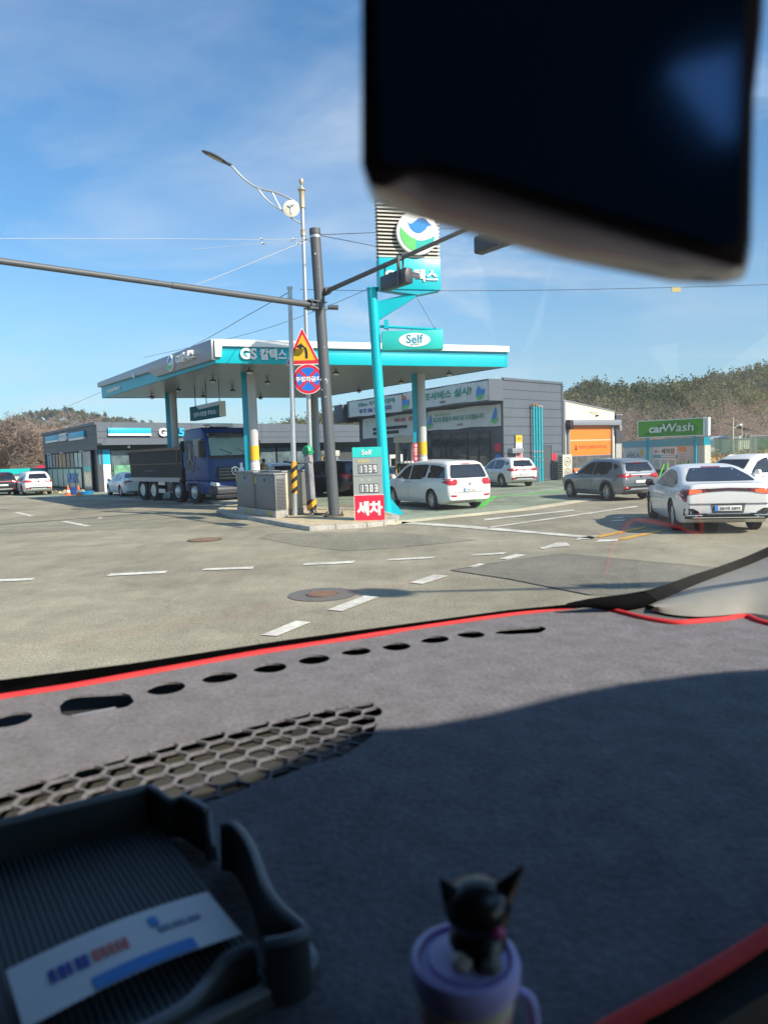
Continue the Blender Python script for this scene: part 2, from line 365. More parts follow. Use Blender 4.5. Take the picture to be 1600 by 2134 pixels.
def wheel(parent, x, y, r, s, w=.21, spokes=5, rimr=.72, style='alloy'):
    b = MB(); p = [(r * .70, -w / 2), (r * .90, -w / 2), (r * .975, -w * .42), (r, -w * .30), (r, w * .30), (r * .975, w * .42), (r * .90, w / 2), (r * .70, w / 2), (r * .68, 0)]
    b.lathe([(q, h + y) for q, h in p], 28, (x, 0, r), 'y', closed=True)
    t = b.build('wheel', RUBBER, parent, smooth=True)
    R = r * rimr; f = y + s * w * .40; m = MB()
    m.lathe([(R, f), (R, f - s * .012), (R * .90, f - s * .03), (R * .88, f - s * .12)], 28, (x, 0, r), 'y', closed=True)
    m.m = 0
    if style == 'alloy':
        for k in range(spokes * 2):
            a = 2 * pi * (k // 2) / spokes + (.16 if k % 2 else -.16); a2 = 2 * pi * (k // 2) / spokes + (.30 if k % 2 else -.30)
            c0 = (x + R * .12 * cos(a), f - s * .03, r + R * .12 * sin(a)); c1 = (x + R * .93 * cos(a2), f - s * .012, r + R * .93 * sin(a2))
            m.tube([c0, c1], [.024, .017], 5)
        m.lathe([(R * .24, f - s * .06), (R * .24, f - s * .02), (R * .14, f - s * .008)], 16, (x, 0, r), 'y')
    rim = m.build('rim', ALLOY, t, smooth=True)
    h = MB(); h.lathe([(R * .87, f - s * .125), (R * .87, f - s * .115)], 24, (x, 0, r), 'y'); h.build('brake_disc', BLACK, t)
    return t
def make_car(k, paint, name, label, cat, loc, heading, scale=1.0, plate='', lit=False, trim=True, group=None, handle=True, roofm=None):
    d = CAR[k]; root = thing(name, label, cat, loc, radians(heading), group); root.scale = (scale,) * 3
    body, tree = car_body(k, paint); body.parent = root; X0 = d['rearx']
    for s in (-1, 1):
        for i, p in enumerate(d['side']): panel(tree, p, 'y', GLASSD, 'side_window', root, sgn=s)
    panel(tree, d['rear'], 'x', GLASSD, 'rear_window', root, sgn=-1, r=.06)
    xa, xb, wb_, wt = d['front']
    za = interp(d['top'], xa) - .05; zb_ = interp(d['top'], xb) + .0
    panel(tree, [(-wb_, zb_ + .02), (-wt, za), (wt, za), (wb_, zb_ + .02)], 'x', GLASSD, 'windscreen', root, sgn=1, r=.05)
    for s in (-1, 1):
        pl = [(s * a, b) for a, b in d['lamp']]
        panel(tree, pl, 'x', REDL, 'tail_lamp', root, sgn=-1, r=.015, step=.06, lift=.006)
        # wrap the lamp round the corner of the body
        zc = sum(b for a, b in d['lamp']) / len(d['lamp'])
        panel(tree, [(X0 + .02, zc - .05), (X0 + .02, zc + .07), (X0 + .22, zc + .06), (X0 + .30, zc + .03), (X0 + .2, zc - .02)], 'y', REDL, 'tail_lamp', root, sgn=s, r=.01, step=.06)
        # front lamps
        xf = d['top'][-1][0]
        panel(tree, [(s * .45, .66), (s * .45, .74), (s * .72, .80), (s * .78, .74), (s * .70, .66)], 'x', mat('headlamp_glass', (.6, .62, .65), .1, spec=.8), 'headlamp', root, sgn=1, r=.01, step=.06)
        # door mirrors
        mx_ = d['side'][0][0][0] - .08; mz = d['side'][0][0][1] + .03; my = interp(d['hw'], mx_) * s
        b = MB(); b.lathe([(.02, -.09), (.075, -.07), (.09, 0), (.08, .07), (.03, .1)], 12, (mx_, my + s * .10, mz), 'y')
        b.tube([(mx_ + .02, my - s * .02, mz - .06), (mx_ + .01, my + s * .06, mz - .03)], .025, 6)
        b.build('door_mirror', paint if k != 'sedan' or plate == '' else BLACK, root, smooth=True)
        if handle:
            for hx in ([.55, 1.55] if k != 'mpv' else [1.58, 1.85]):
                z = d['side'][0][0][1] - .13; yy = interp(d['hw'], hx) * s
                b = MB(); b.tube([(hx - .10, yy + s * .0, z), (hx - .06, yy + s * .035, z + .005), (hx + .06, yy + s * .035, z + .01), (hx + .10, yy, z + .01)], .014, 6); b.build('door_handle', CHROME if k == 'mpv' else paint, root, smooth=True)
        # shut lines
        for sx in ({'suv': [.98, -.02, 2.05], 'mpv': [1.68, .38, 2.75], 'sedan': [1.03, -.05, 2.25]}[k]):
            zt = interp(d['belt'], sx) - .01
            panel(tree, [(sx - .006, .36), (sx - .006, zt), (sx + .006, zt), (sx + .006, .36)], 'y', SEAM, 'door_gap', root, sgn=s, r=0, step=.2, off=.003)
    W2 = interp(d['hw'], X0 + .04)
    # tailgate shut line, plate, bumper trim, high brake light
    if k != 'sedan':
        dk = BLACK if k == 'suv' else paint
        panel(tree, [(-W2 + .02, .40), (-W2 + .02, .50), (-.55, .58), (.55, .58), (W2 - .02, .50), (W2 - .02, .40)], 'x', dk, 'rear_bumper_trim', root, sgn=-1, r=.02, step=.15, off=.012)
        if k == 'suv':
            panel(tree, [(-.55, .44), (-.45, .50), (.45, .50), (.55, .44)], 'x', STEEL, 'skid_plate', root, sgn=-1, r=.01, step=.15, off=.022)
            for s in (-1, 1):
                for wx in (0, d['wb']):
                    a0 = [(wx + (d['r'] + q) * cos(t), (d['r'] + q) * sin(t) + d['r']) for q, ts in ((.06, np.linspace(-.35, pi + .35, 20)), (.12, np.linspace(pi + .35, -.35, 20))) for t in ts]
                    panel(tree, a0, 'y', BLACK, 'wheel_arch_trim', root, sgn=s, r=0, step=.5, off=.008)
                panel(tree, [(.42, .25), (.42, .37), (2.25, .37), (2.25, .25)], 'y', BLACK, 'sill_trim', root, sgn=s, r=0, step=.3, off=.008)
        b = MB(); b.box(X0 - .012 if k == 'mpv' else X0 - .012, X0 + .02, -.7, .7, .66 if k == 'suv' else .62, .668 if k == 'suv' else .628); b.build('tailgate_gap', SEAM, root)
        for s in (-1, 1): panel(tree, [(s * .55, .52 - .04), (s * .55, .58 - .04), (s * .78, .58 - .03), (s * .76, .52 - .04)], 'x', REDL, 'reflector', root, sgn=-1, r=.01, step=.1, off=.022)
        zt = interp(d['top'], X0 + .42)
        b = MB(); b.prism([(X0 + .28, zt - .075), (X0 + .62, zt + .03), (X0 + .62, zt - .02), (X0 + .34, zt - .09)], -.58, .58, 'y'); b.build('spoiler', paint, root, bevel=.012)
        b = MB(); b.box(X0 + .275, X0 + .30, -.17, .17, zt - .082, zt - .062); b.build('brake_light', REDL, root)
        b = MB(); b.tube([(X0 + .06, .05, 1.16), (X0 + .10, .33, 1.20)], .009, 5); b.tube([(X0 + .06, .0, 1.14), (X0 + .05, .05, 1.16)], .02, 6); b.build('rear_wiper', BLACK, root)
        # garnish between the lamps
        panel(tree, [(-.42, .96), (-.42, 1.0), (.42, 1.0), (.42, .96)], 'x', REDL if k == 'suv' else CHROME, 'tailgate_garnish', root, sgn=-1, r=.01, step=.15, off=.01) if k == 'suv' else None
        for s in (-1, 1):
            b = MB(); yr = .55 if k == 'suv' else .66; b.tube([(-.2, yr * s, zt - .02), (0, (yr + .0) * s, zt + .06), (1.3, (yr) * s, zt + .07), (1.5, yr * s, zt - .0)], .016, 6); b.build('roof_rail', STEEL, root, smooth=True) if k == 'suv' else None
    py_, pz_ = d['plate']
    fx = X0 - .03
    b = MB(); b.box(fx, fx + .03, -.26, .26, pz_ - .055, pz_ + .055); pb = b.build('number_plate', PLATE, root, bevel=.004)
    if plate:
        M = Matrix(((0, 1, 0, fx - .002), (-1, 0, 0, -.03), (0, 0, 1, pz_), (0, 0, 0, 1)))
        text(plate, M, .075, INK, pb, width=.40, depth=.002, bold=.01)
        b = MB(); b.box(fx - .003, fx, .20, .26, pz_ - .055, pz_ + .055); b.build('plate_band', mat('plate_blue', (.05, .25, .75), .5), pb)
    # emblem
    b = MB(); b.lathe([(.05, 0), (.05, .012)], 16, (X0 - .014, 0, pz_ + .2), 'x'); em = b.build('emblem', CHROME, root)
    if k == 'sedan' and plate: bpy.data.objects.remove(em)
    for wx in (0, d['wb']):
        for s in (-1, 1): wheel(root, wx, (interp(d['hw'], wx) - .125) * s, d['r'], s)
    # dark underside
    b = MB(); b.box(.3, d['wb'] - .3, -.75, .75, .2, .34); b.tube([(-.6, -.6, .3), (-.6, .6, .3)], .06, 8); b.build('underbody', BLACK, root)
    return root, tree
def sedan_rear(root, tree):
    """rear face of the white fastback: light bar, dark lower bumper, diffuser"""
    panel(tree, [(-.80, .885), (-.80, .955), (0, .985), (.80, .955), (.80, .885), (0, .925)], 'x', mat('dark_red_light_bar', (.06, .006, .008), .15, coat=.6), 'light_bar', root, sgn=-1, r=0, step=.1, off=.012)
    for s in (-1, 1):
        panel(tree, [(s * .52, .895), (s * .52, .945), (s * .74, .955), (s * .76, .86)], 'x', mat('lit_tail_lamp', (.7, .03, .01), .2, emit=((1, .10, .03), 1.3)), 'brake_lamp', root, sgn=-1, r=.01, step=.06, off=.02)
        panel(tree, [(s * .83, .97), (s * .83, .90), (s * .86, .76), (s * .80, .76), (s * .79, .90)], 'x', BLACK, 'lamp_fin', root, sgn=-1, r=0, step=.06, off=.018)
        panel(tree, [(s * .55, .48), (s * .68, .56), (s * .84, .56), (s * .84, .40), (s * .60, .42)], 'x', BLACK, 'bumper_vent', root, sgn=-1, r=.01, step=.08, off=.01)
        b = MB(); b.box(-1.095, -1.06, s * .50 if s > 0 else -.82, .82 if s > 0 else -.50, .405, .43); b.build('bumper_strip', CHROME, root, bevel=.005)
    panel(tree, [(-.30, .46), (-.34, .66), (.34, .66), (.30, .46)], 'x', mat('plate_recess', (.10, .10, .11), .5), 'plate_recess', root, sgn=-1, r=.02, step=.1, off=.008)
    panel(tree, [(-.82, .34), (-.80, .43), (-.5, .46), (.5, .46), (.80, .43), (.82, .34)], 'x', BLACK, 'diffuser', root, sgn=-1, r=.01, step=.12, off=.02)
    b = MB(); b.box(-1.092, -1.05, -.78, .78, .655, .662); b.build('boot_gap', SEAM, root)
    b = MB(); b.box(-1.10, -1.04, -.42, .42, .44, .455); b.build('bumper_lip', CHROME, root, bevel=.004)
    panel(tree, [(-.20, 1.372), (-.20, 1.395), (.20, 1.395), (.20, 1.372)], 'x', REDL, 'brake_light', root, sgn=-1, r=0, step=.1, off=.012)

# ------------------------------------------------------------------ tipper truck
def make_truck(loc, heading, scale):
    NAVY = mat('navy_truck_paint', (.010, .046, .175), .40, var=.05, coat=.08, spec=.35)
    BED = mat('worn_black_steel', (.016, .015, .015), .7, var=.25, scale=5, dirt=.25)
    root = thing('tipper_truck', 'navy blue four-axle tipper truck with black load bed, parked left of the cabinets', 'truck', loc, radians(heading)); root.scale = (scale,) * 3
    ax = [0, 1.35, 4.15, 5.85]; F = 7.35   # front of cab
    # chassis
    b = MB(); b.box(-.9, 6.9, -.45, .45, .62, .95); b.box(-.6, 6.6, -.9, .9, .45, .6); b.build('chassis', BLACK, root)
    # cab shell
    prof = [(5.05, 1.0), (5.05, 3.02), (5.25, 3.28), (6.75, 3.32), (7.02, 3.22), (7.10, 2.95), (7.32, 2.02), (7.36, 1.35), (7.36, 1.0)]
    b = MB(); b.prism(prof, -1.22, 1.22, 'y'); cab = b.build('cab', NAVY, root, bevel=.07, seg=3)
    bm = bmesh.new(); bm.from_mesh(cab.data); tree = BVHTree.FromBMesh(bm); bm.free()
    b = MB(); b.prism([(5.1, .55), (5.1, 1.0), (7.36, 1.0), (7.4, .75), (7.3, .5), (6.6, .45), (6.45, .9), (5.35, .9), (5.3, .55)], -1.24, 1.24, 'y'); b.build('lower_cab', NAVY, root, bevel=.04)
    WS = mat('truck_windscreen', (.26, .40, .40), .05, var=.15, scale=1.2, spec=.8)
    panel(tree, [(-1.05, 2.10), (-1.03, 2.88), (1.03, 2.88), (1.05, 2.10)], 'x', WS, 'windscreen', root, sgn=1, r=.06, off=.01)
    panel(tree, [(-1.12, 1.95), (-1.12, 2.09), (1.12, 2.09), (1.12, 1.95)], 'x', BLACK, 'wiper_panel', root, sgn=1, r=.02, off=.015)
    b = MB()
    for y in (-.45, .35): b.tube([(7.36, y, 2.08), (7.31, y + .42, 2.17), (7.25, y - .12, 2.38)], .014, 5)
    b.build('wiper', BLACK, root)
    b = MB(); b.prism([(6.85, 2.98), (7.35, 2.90), (7.38, 2.99), (6.95, 3.14)], -1.12, 1.12, 'y'); b.build('sun_visor', mat('dark_visor', (.02, .024, .04), .15, coat=.5), root, bevel=.02)
    # grille
    GR = mat('grille_black', (.02, .021, .023), .5)
    g = MB(); g.prism([(-.78, 1.62), (-.86, 1.25), (-.72, 1.02), (.72, 1.02), (.86, 1.25), (.78, 1.62)], 7.36, 7.41, 'x'); gr = g.build('grille', GR, root, bevel=.01)
    for z in (1.53, 1.40, 1.27, 1.13):
        g = MB(); g.box(7.41, 7.445, -.76, .76, z - .035, z + .035); g.build('grille_slat', mat('grille_slat', (.13, .135, .145), .4, metal=.3), gr, bevel=.012)
    e = MB(); e.lathe([(.15, 7.45), (.18, 7.45), (.18, 7.475), (.15, 7.475)], 28, (0, 0, 1.43), 'x', closed=True)
    for a in (pi / 2, pi / 2 + 2 * pi / 3, pi / 2 + 4 * pi / 3): e.tube([(7.465, 0, 1.43), (7.465, .16 * cos(a), 1.43 + .16 * sin(a))], [.028, .008], 6)
    e.build('emblem', CHROME, root)
    text('Arocs', Matrix(((0, -1, 0, 7.375), (1, 0, 0, .78), (0, 0, 1, 1.74), (0, 0, 0, 1))), .055, CHROME, root, depth=.004)
    # bumper, headlamps, plate
    b = MB(); b.prism([(7.0, .42), (7.0, .72), (7.42, .78), (7.5, .66), (7.46, .45)], -1.22, 1.22, 'y'); b.build('front_bumper', mat('bumper_grey', (.06, .065, .075), .5), root, bevel=.03)
    b = MB(); b.box(6.95, 7.38, -.95, .95, .25, .45); b.build('underrun_bar', BLACK, root, bevel=.02)
    for s in (-1, 1):
        b = MB(); b.prism([(s * .74, .80), (s * .76, .93), (s * 1.14, 1.0), (s * 1.19, .86), (s * 1.0, .79)], 7.34, 7.43, 'x'); b.build('headlamp', mat('headlamp_glass', (.6, .62, .65), .1, spec=.8), root, bevel=.015)
    b = MB(); b.box(7.50, 7.52, .12, .46, .74, .87); b.build('number_plate', mat('orange_plate', (.75, .16, .05), .5), root)
    # side windows, door decal, star, handles
    for s in (-1, 1):
        panel(tree, [(6.05, 2.05), (6.05, 2.85), (6.78, 2.85), (7.05, 2.12)], 'y', GLASSD, 'side_window', root, sgn=s, r=.05, off=.01)
        panel(tree, [(5.28, 1.5), (5.28, 2.8), (5.95, 2.8), (5.95, 1.5)], 'y', mat('gloss_black_panel', (.012, .014, .022), .45, coat=0.0), 'rear_quarter_panel', root, sgn=s, r=.05, off=.008)
        e = MB(); R = .62; cx, cz = 5.72, 2.02
        arc = [(cx + R * cos(t) * .62, s * 1.236, cz + R * sin(t)) for t in np.linspace(pi * .62, -pi * .62, 18)]; e.tube(arc, .022, 5)
        for a in (pi / 2, -pi / 6, pi * 7 / 6): e.tube([(cx, s * 1.236, cz), (cx + R * .62 * cos(a), s * 1.236, cz + R * sin(a))], [.045, .012], 5)
        e.build('star_decal', SILVER, root)
        b = MB(); b.box(7.0, 7.18, s * 1.33 - .14, s * 1.33 + .14, 2.05, 2.75); b.tube([(6.98, s * 1.2, 2.8), (7.1, s * 1.34, 2.8)], .02, 6); b.tube([(6.98, s * 1.2, 2.0), (7.1, s * 1.34, 2.02)], .02, 6)
        b.build('door_mirror', BLACK, root, bevel=.03)
        b = MB(); b.box(5.3, 5.42, s * 1.2 - .03, s * 1.2 + .03, .55, .95); b.tube([(6.3, s * 1.25, 1.55), (6.5, s * 1.25, 1.55)], .02, 6); b.build('door_handle', BLACK, root)
        # mudguards
        for x in ax[2:]:
            pr = [(x + .66 * cos(t), .52 + .66 * sin(t)) for t in np.linspace(.1, pi - .1, 14)] + [(x + .59 * cos(t), .52 + .59 * sin(t)) for t in np.linspace(pi - .1, .1, 14)]
            b = MB(); b.prism(pr, s * .85, s * 1.24, 'y'); b.build('mudguard', NAVY if x > 5 else BLACK, root)
        b = MB(); b.box(3.0, 3.7, s * 1.18 - .22 if s > 0 else -1.2, s * 1.2 if s > 0 else -.76, .45, 1.0); fl = b.build('fuel_tank', STEEL, root, bevel=.05)
        for k in range(7):
            q = MB(); q.box(3.08 + k * .08, 3.11 + k * .08, s * 1.2 - .01, s * 1.2 + .01, .5, .95); q.build('tank_rib', BLACK, fl)
        b = MB(); b.box(2.0, 2.75, s * 1.17, s * 1.2, .42, .62); b.box(2.0, 2.75, s * 1.17, s * 1.2, .8, .98); b.build('side_guard', STEEL, root)
        for i, x in enumerate(ax):
            w_ = wheel(root, x, s * 1.05, .55, s, w=.34, rimr=.58, style='steel')
            q = MB(); yy = s * 1.17
            if i >= 2:
                q.lathe([(.27, yy - s * .02), (.20, yy + s * .02), (.17, yy + s * .07), (.10, yy + s * .09)], 20, (x, 0, .52), 'y')
                for k in range(10): a = 2 * pi * k / 10; q.lathe([(.018, yy), (.018, yy + s * .05)], 6, (x + .235 * cos(a), 0, .52 + .235 * sin(a)), 'y')
            else: q.lathe([(.30, yy + s * .0), (.27, yy - s * .10), (.13, yy - s * .12), (.11, yy - s * .02)], 20, (x, 0, .52), 'y')
            q.build('hub', mat('steel_wheel', (.55, .55, .53), .4, metal=.5, var=.2), w_, smooth=True)
    # bed: sloped tub
    sec = [(-1.0, 1.0), (-1.24, 1.18), (-1.24, 2.45), (-1.18, 2.45), (-1.18, 1.2), (-.95, 1.06), (.95, 1.06), (1.18, 1.2), (1.18, 2.45), (1.24, 2.45), (1.24, 1.18), (1.0, 1.0)]
    b = MB(); b.prism(sec, -1.35, 4.8, 'x'); bed = b.build('load_bed', BED, root)
    b = MB(); b.box(4.74, 4.82, -1.24, 1.24, 1.0, 2.75); b.prism([(-1.35, 1.05), (-1.62, 2.4), (-1.54, 2.4), (-1.27, 1.05)], -1.2, 1.2, 'y'); b.build('bed_end', BED, bed)
    for s in (-1, 1):
        b = MB(); b.box(-1.45, 4.9, s * 1.27 - .05, s * 1.27 + .05, 2.42, 2.55); b.box(-1.35, 4.8, s * 1.255 - .02, s * 1.255 + .02, 1.78, 1.83); b.build('bed_rail', mat('rusty_edge', (.16, .11, .07), .7, var=.4, scale=8), bed)
        b = MB(); b.prism([(-1.35, 1.16), (4.7, 1.16), (4.5, 1.02), (4.5, .96), (-1.3, .96)], s * 1.18, s * 1.25, 'y'); b.build('bed_skirt', SILVER, bed)
        b = MB(); b.prism([(4.6, 1.5), (4.6, 2.5), (4.85, 2.8), (4.95, 2.8), (4.95, 1.5)], s * 1.0, s * 1.26, 'y'); b.build('bed_bracket', BED, bed)
        b = MB(); b.tube([(4.55, s * 1.29, 2.55), (4.5, s * 1.29, 1.75)], .03, 6); b.tube([(4.3, s * 1.29, 2.5), (4.5, s * 1.29, 1.8)], .018, 6); b.build('bed_lever', mat('rusty_edge', (.16, .11, .07)), bed)
        M = Matrix(((-1, 0, 0, 1.0), (0, -1, 0, 1.245), (0, 0, 1, 1.5), (0, 0, 0, 1))) if s > 0 else Matrix(((1, 0, 0, 1.0), (0, 1, 0, -1.245), (0, 0, 1, 1.5), (0, 0, 0, 1)))
        text('Mercedes-Benz', M, .13, mat('faded_lettering', (.15, .15, .155), .6), bed, depth=.004)
    b = MB(); b.box(4.9, 5.02, -1.1, -.75, 2.35, 2.7); b.tube([(4.95, -1.15, 2.3), (4.95, -1.15, 1.6)], .05, 8); b.build('intake', mat('blue_plastic', (.02, .25, .62), .4), root, bevel=.02)
    # roof aircon, beacons, mirror lamps
    b = MB(); b.box(6.1, 6.9, -.75, .35, 3.34, 3.50); b.build('roof_aircon', WHITE, root, bevel=.05)
    for y in (-1.0, -.85, .95, 1.08):
        b = MB(); b.lathe([(.03, 0), (.08, .02), (.09, .09), (.05, .14)], 10, (6.8, y, 3.3), 'z'); b.build('roof_lamp', CHROME, root, smooth=True)
    return root
# ------------------------------------------------------------------ ground, road, forecourt
def asphalt(name, col, patchy=0.2, crack=True):
    m = bpy.data.materials.new(name); m.use_nodes = True; t = m.node_tree; b = t.nodes['Principled BSDF']; b.inputs['Roughness'].default_value = 0.9
    b.inputs['Specular IOR Level'].default_value = 0.25
    tc = t.nodes.new('ShaderNodeTexCoord')
    def noise(sc, det, lo, hi, a, c, ani=None):
        n = t.nodes.new('ShaderNodeTexNoise'); n.inputs['Scale'].default_value = sc; n.inputs['Detail'].default_value = det; n.inputs['Roughness'].default_value = .6
        src = tc.outputs['Object']
        if ani:
            mp = t.nodes.new('ShaderNodeMapping'); mp.inputs['Rotation'].default_value = (0, 0, ani[0]); mp.inputs['Scale'].default_value = ani[1]; t.links.new(src, mp.inputs[0]); src = mp.outputs[0]
        t.links.new(src, n.inputs['Vector'])
        r = t.nodes.new('ShaderNodeMapRange'); r.inputs[1].default_value = lo; r.inputs[2].default_value = hi; r.inputs[3].default_value = a; r.inputs[4].default_value = c
        t.links.new(n.outputs[0], r.inputs[0]); return r.outputs[0], n
    a, _ = noise(.35, 6, .35, .65, 1 - patchy, 1 + patchy)
    c, _ = noise(2.2, 5, .3, .7, .90, 1.10)
    g, gn = noise(48, 4, .3, .72, .55, 1.50)
    w, _ = noise(.5, 5, .35, .7, .92, 1.08, (radians(-28), (4.0, .35, 1)))
    def mul(x, y):
        q = t.nodes.new('ShaderNodeMath'); q.operation = 'MULTIPLY'; t.links.new(x, q.inputs[0]); t.links.new(y, q.inputs[1]); return q.outputs[0]
    r = mul(mul(a, c), mul(g, w))
    if crack:
        v = t.nodes.new('ShaderNodeTexVoronoi'); v.feature = 'DISTANCE_TO_EDGE'; v.inputs['Scale'].default_value = .13
        nd = t.nodes.new('ShaderNodeTexNoise'); nd.inputs['Scale'].default_value = 1.3; nd.inputs['Detail'].default_value = 6; t.links.new(tc.outputs['Object'], nd.inputs['Vector'])
        vm = t.nodes.new('ShaderNodeVectorMath'); vm.operation = 'MULTIPLY_ADD'; t.links.new(nd.outputs[1], vm.inputs[0]); vm.inputs[1].default_value = (1.2, 1.2, 0); t.links.new(tc.outputs['Object'], vm.inputs[2])
        t.links.new(vm.outputs[0], v.inputs['Vector'])
        cr_ = t.nodes.new('ShaderNodeMapRange'); cr_.inputs[1].default_value = .0; cr_.inputs[2].default_value = .006; cr_.inputs[3].default_value = .86; cr_.inputs[4].default_value = 1.0
        t.links.new(v.outputs[0], cr_.inputs[0]); r = mul(r, cr_.outputs[0])
    s = t.nodes.new('ShaderNodeVectorMath'); s.operation = 'SCALE'; s.inputs[0].default_value = col; t.links.new(r, s.inputs[3]); t.links.new(s.outputs[0], b.inputs['Base Color'])
    bn = t.nodes.new('ShaderNodeBump'); bn.inputs['Strength'].default_value = .5; bn.inputs['Distance'].default_value = .01; t.links.new(gn.outputs[0], bn.inputs['Height']); t.links.new(bn.outputs[0], b.inputs['Normal'])
    return m
ASPH = asphalt('worn_asphalt', (0.272, 0.250, 0.184))
ASPH2 = asphalt('newer_asphalt', (0.185, 0.174, 0.14), .1, False)
SOIL = mat('dry_grass_soil', (0.30, 0.21, 0.11), .95, var=.35, scale=1.2, dirt=.3)
GRN = asphalt('green_worn_concrete', (0.225, 0.265, 0.20), .30)
LINE = mat('worn_road_paint', (.60, .58, .50), .7, var=.25, scale=9, dirt=.25)
YLINE = mat('yellow_road_paint', (.62, .34, .05), .7, var=.25, scale=9, dirt=.2)

def sheet(name, pts, z, m, kind='structure', sub=0):
    b = MB(); V = [(p[0], p[1], z) for p in pts]
    if sub:
        v2, tr = fillpoly([(p[0], p[1]) for p in pts], sub); b.add([(v.x, v.y, z) for v in v2], tr)
    else: b.add(V, [list(range(len(V)))])
    bm_ = b.build(name, m); bm_['kind'] = kind
    if sum((p[0] * q[1] - q[0] * p[1]) for p, q in zip(pts, pts[1:] + pts[:1])) < 0: pass
    return bm_
g = MB(); g.box(-1500, 1500, -1500, 1500, -1.0, 0); struct(g.build('ground', SOIL))
sheet('road', [(-1400, -60), (1400, -60), (1400, 18), (60, 60), (28, 75), (24, 60), (19, 44), (-34, 58), (-1400, 200)], .004, ASPH)
# forecourt
def PG(*pp): return [gz(x, y, 0) for x, y in pp]
fc = PG((-60, 1034), (112, 1037), (230, 1040), (320, 1044), (494, 1056), (540, 1062), (840, 1086), (950, 1077), (1100, 1062), (1200, 1046), (1236, 1041))
sheet('forecourt', fc + [Vector((20, 44)), Vector((22, 62)), Vector((10, 85)), Vector((-34, 85)), Vector((-60, 70))], .010, GRN)
CREAM = mat('pale_concrete_gutter', (.60, .53, .37), .85, var=.15, scale=5, dirt=.2)
def strip(name, pp, w, z, m, kind='structure', px=True):
    P_ = [gz(x, y, 0) for x, y in pp] if px else [Vector((*q, 0)) for q in pp]; b = MB(); vs = []
    for i, p in enumerate(P_):
        d = (P_[min(i + 1, len(P_) - 1)] - P_[max(i - 1, 0)]); d.z = 0; d.normalize(); n_ = Vector((-d.y, d.x, 0))
        vs += [tuple(p + n_ * w / 2 + Vector((0, 0, z))), tuple(p - n_ * w / 2 + Vector((0, 0, z)))]
    b.add(vs, [(2 * i, 2 * i + 1, 2 * i + 3, 2 * i + 2) for i in range(len(P_) - 1)])
    o = b.build(name, m)
    if kind: o['kind'] = kind
    return o
strip('gutter', [(800, 1094), (840, 1088), (950, 1077), (1100, 1062), (1200, 1046), (1236, 1040)], .75, .016, CREAM)
strip('edge_line', [(-60, 1033), (112, 1037), (230, 1040), (320, 1044), (494, 1056)], .28, .016, LINE)
strip('green_line', [(900, 1046), (1030, 1036), (1105, 1030), (1170, 1023)], .35, .016, mat('green_line_paint', (.10, .50, .07), .7, var=.2, dirt=.2))
strip('green_line', [(1000, 1058), (1012, 1048), (1030, 1036)], .25, .017, MATS['green_line_paint'])
RD = mat('red_line_paint', (.35, .13, .08), .8, var=.3)
strip('red_line', [(690, 1054), (760, 1056), (810, 1060)], .25, .016, RD)
# asphalt repairs
CRKM = mat('bitumen_seam', (.075, .072, .066), .8, var=.4, scale=3)
sheet('asphalt_patch', PG((940, 1190), (1050, 1172), (1170, 1155), (1330, 1170), (1500, 1186), (1620, 1190), (1500, 1232), (1380, 1240), (1230, 1242), (1150, 1226), (1060, 1208)), .010, ASPH2)
strip('patch_seam', [(940, 1190), (1050, 1172), (1170, 1155), (1330, 1170), (1500, 1186)], .035, .018, CRKM)
strip('patch_seam', [(940, 1190), (1060, 1208), (1150, 1226), (1230, 1242)], .03, .018, CRKM)
sheet('asphalt_patch', PG((540, 1122), (560, 1112), (680, 1110), (830, 1110), (992, 1126), (800, 1145), (720, 1149), (620, 1137)), .010, asphalt('faded_patch_asphalt', (.222, .207, .158), .12, False))
sheet('asphalt_patch', PG((-100, 1095), (200, 1080), (455, 1070), (500, 1086), (330, 1100), (120, 1108), (-100, 1114)), .009, asphalt('mid_asphalt', (.238, .224, .165), .12, False))
CRK = mat('crack_filler', (.035, .035, .035), .8)
strip('road_crack', [(-40, 1101), (60, 1098), (160, 1094), (230, 1090), (330, 1083), (400, 1079), (455, 1076)], .045, .014, CRK)
strip('road_crack', [(300, 1068), (380, 1063), (430, 1057), (494, 1058)], .04, .014, CRK)
strip('road_crack', [(-40, 1148), (60, 1143), (180, 1139), (260, 1133), (420, 1131)], .03, .014, mat('pale_crack', (.30, .28, .24), .9))
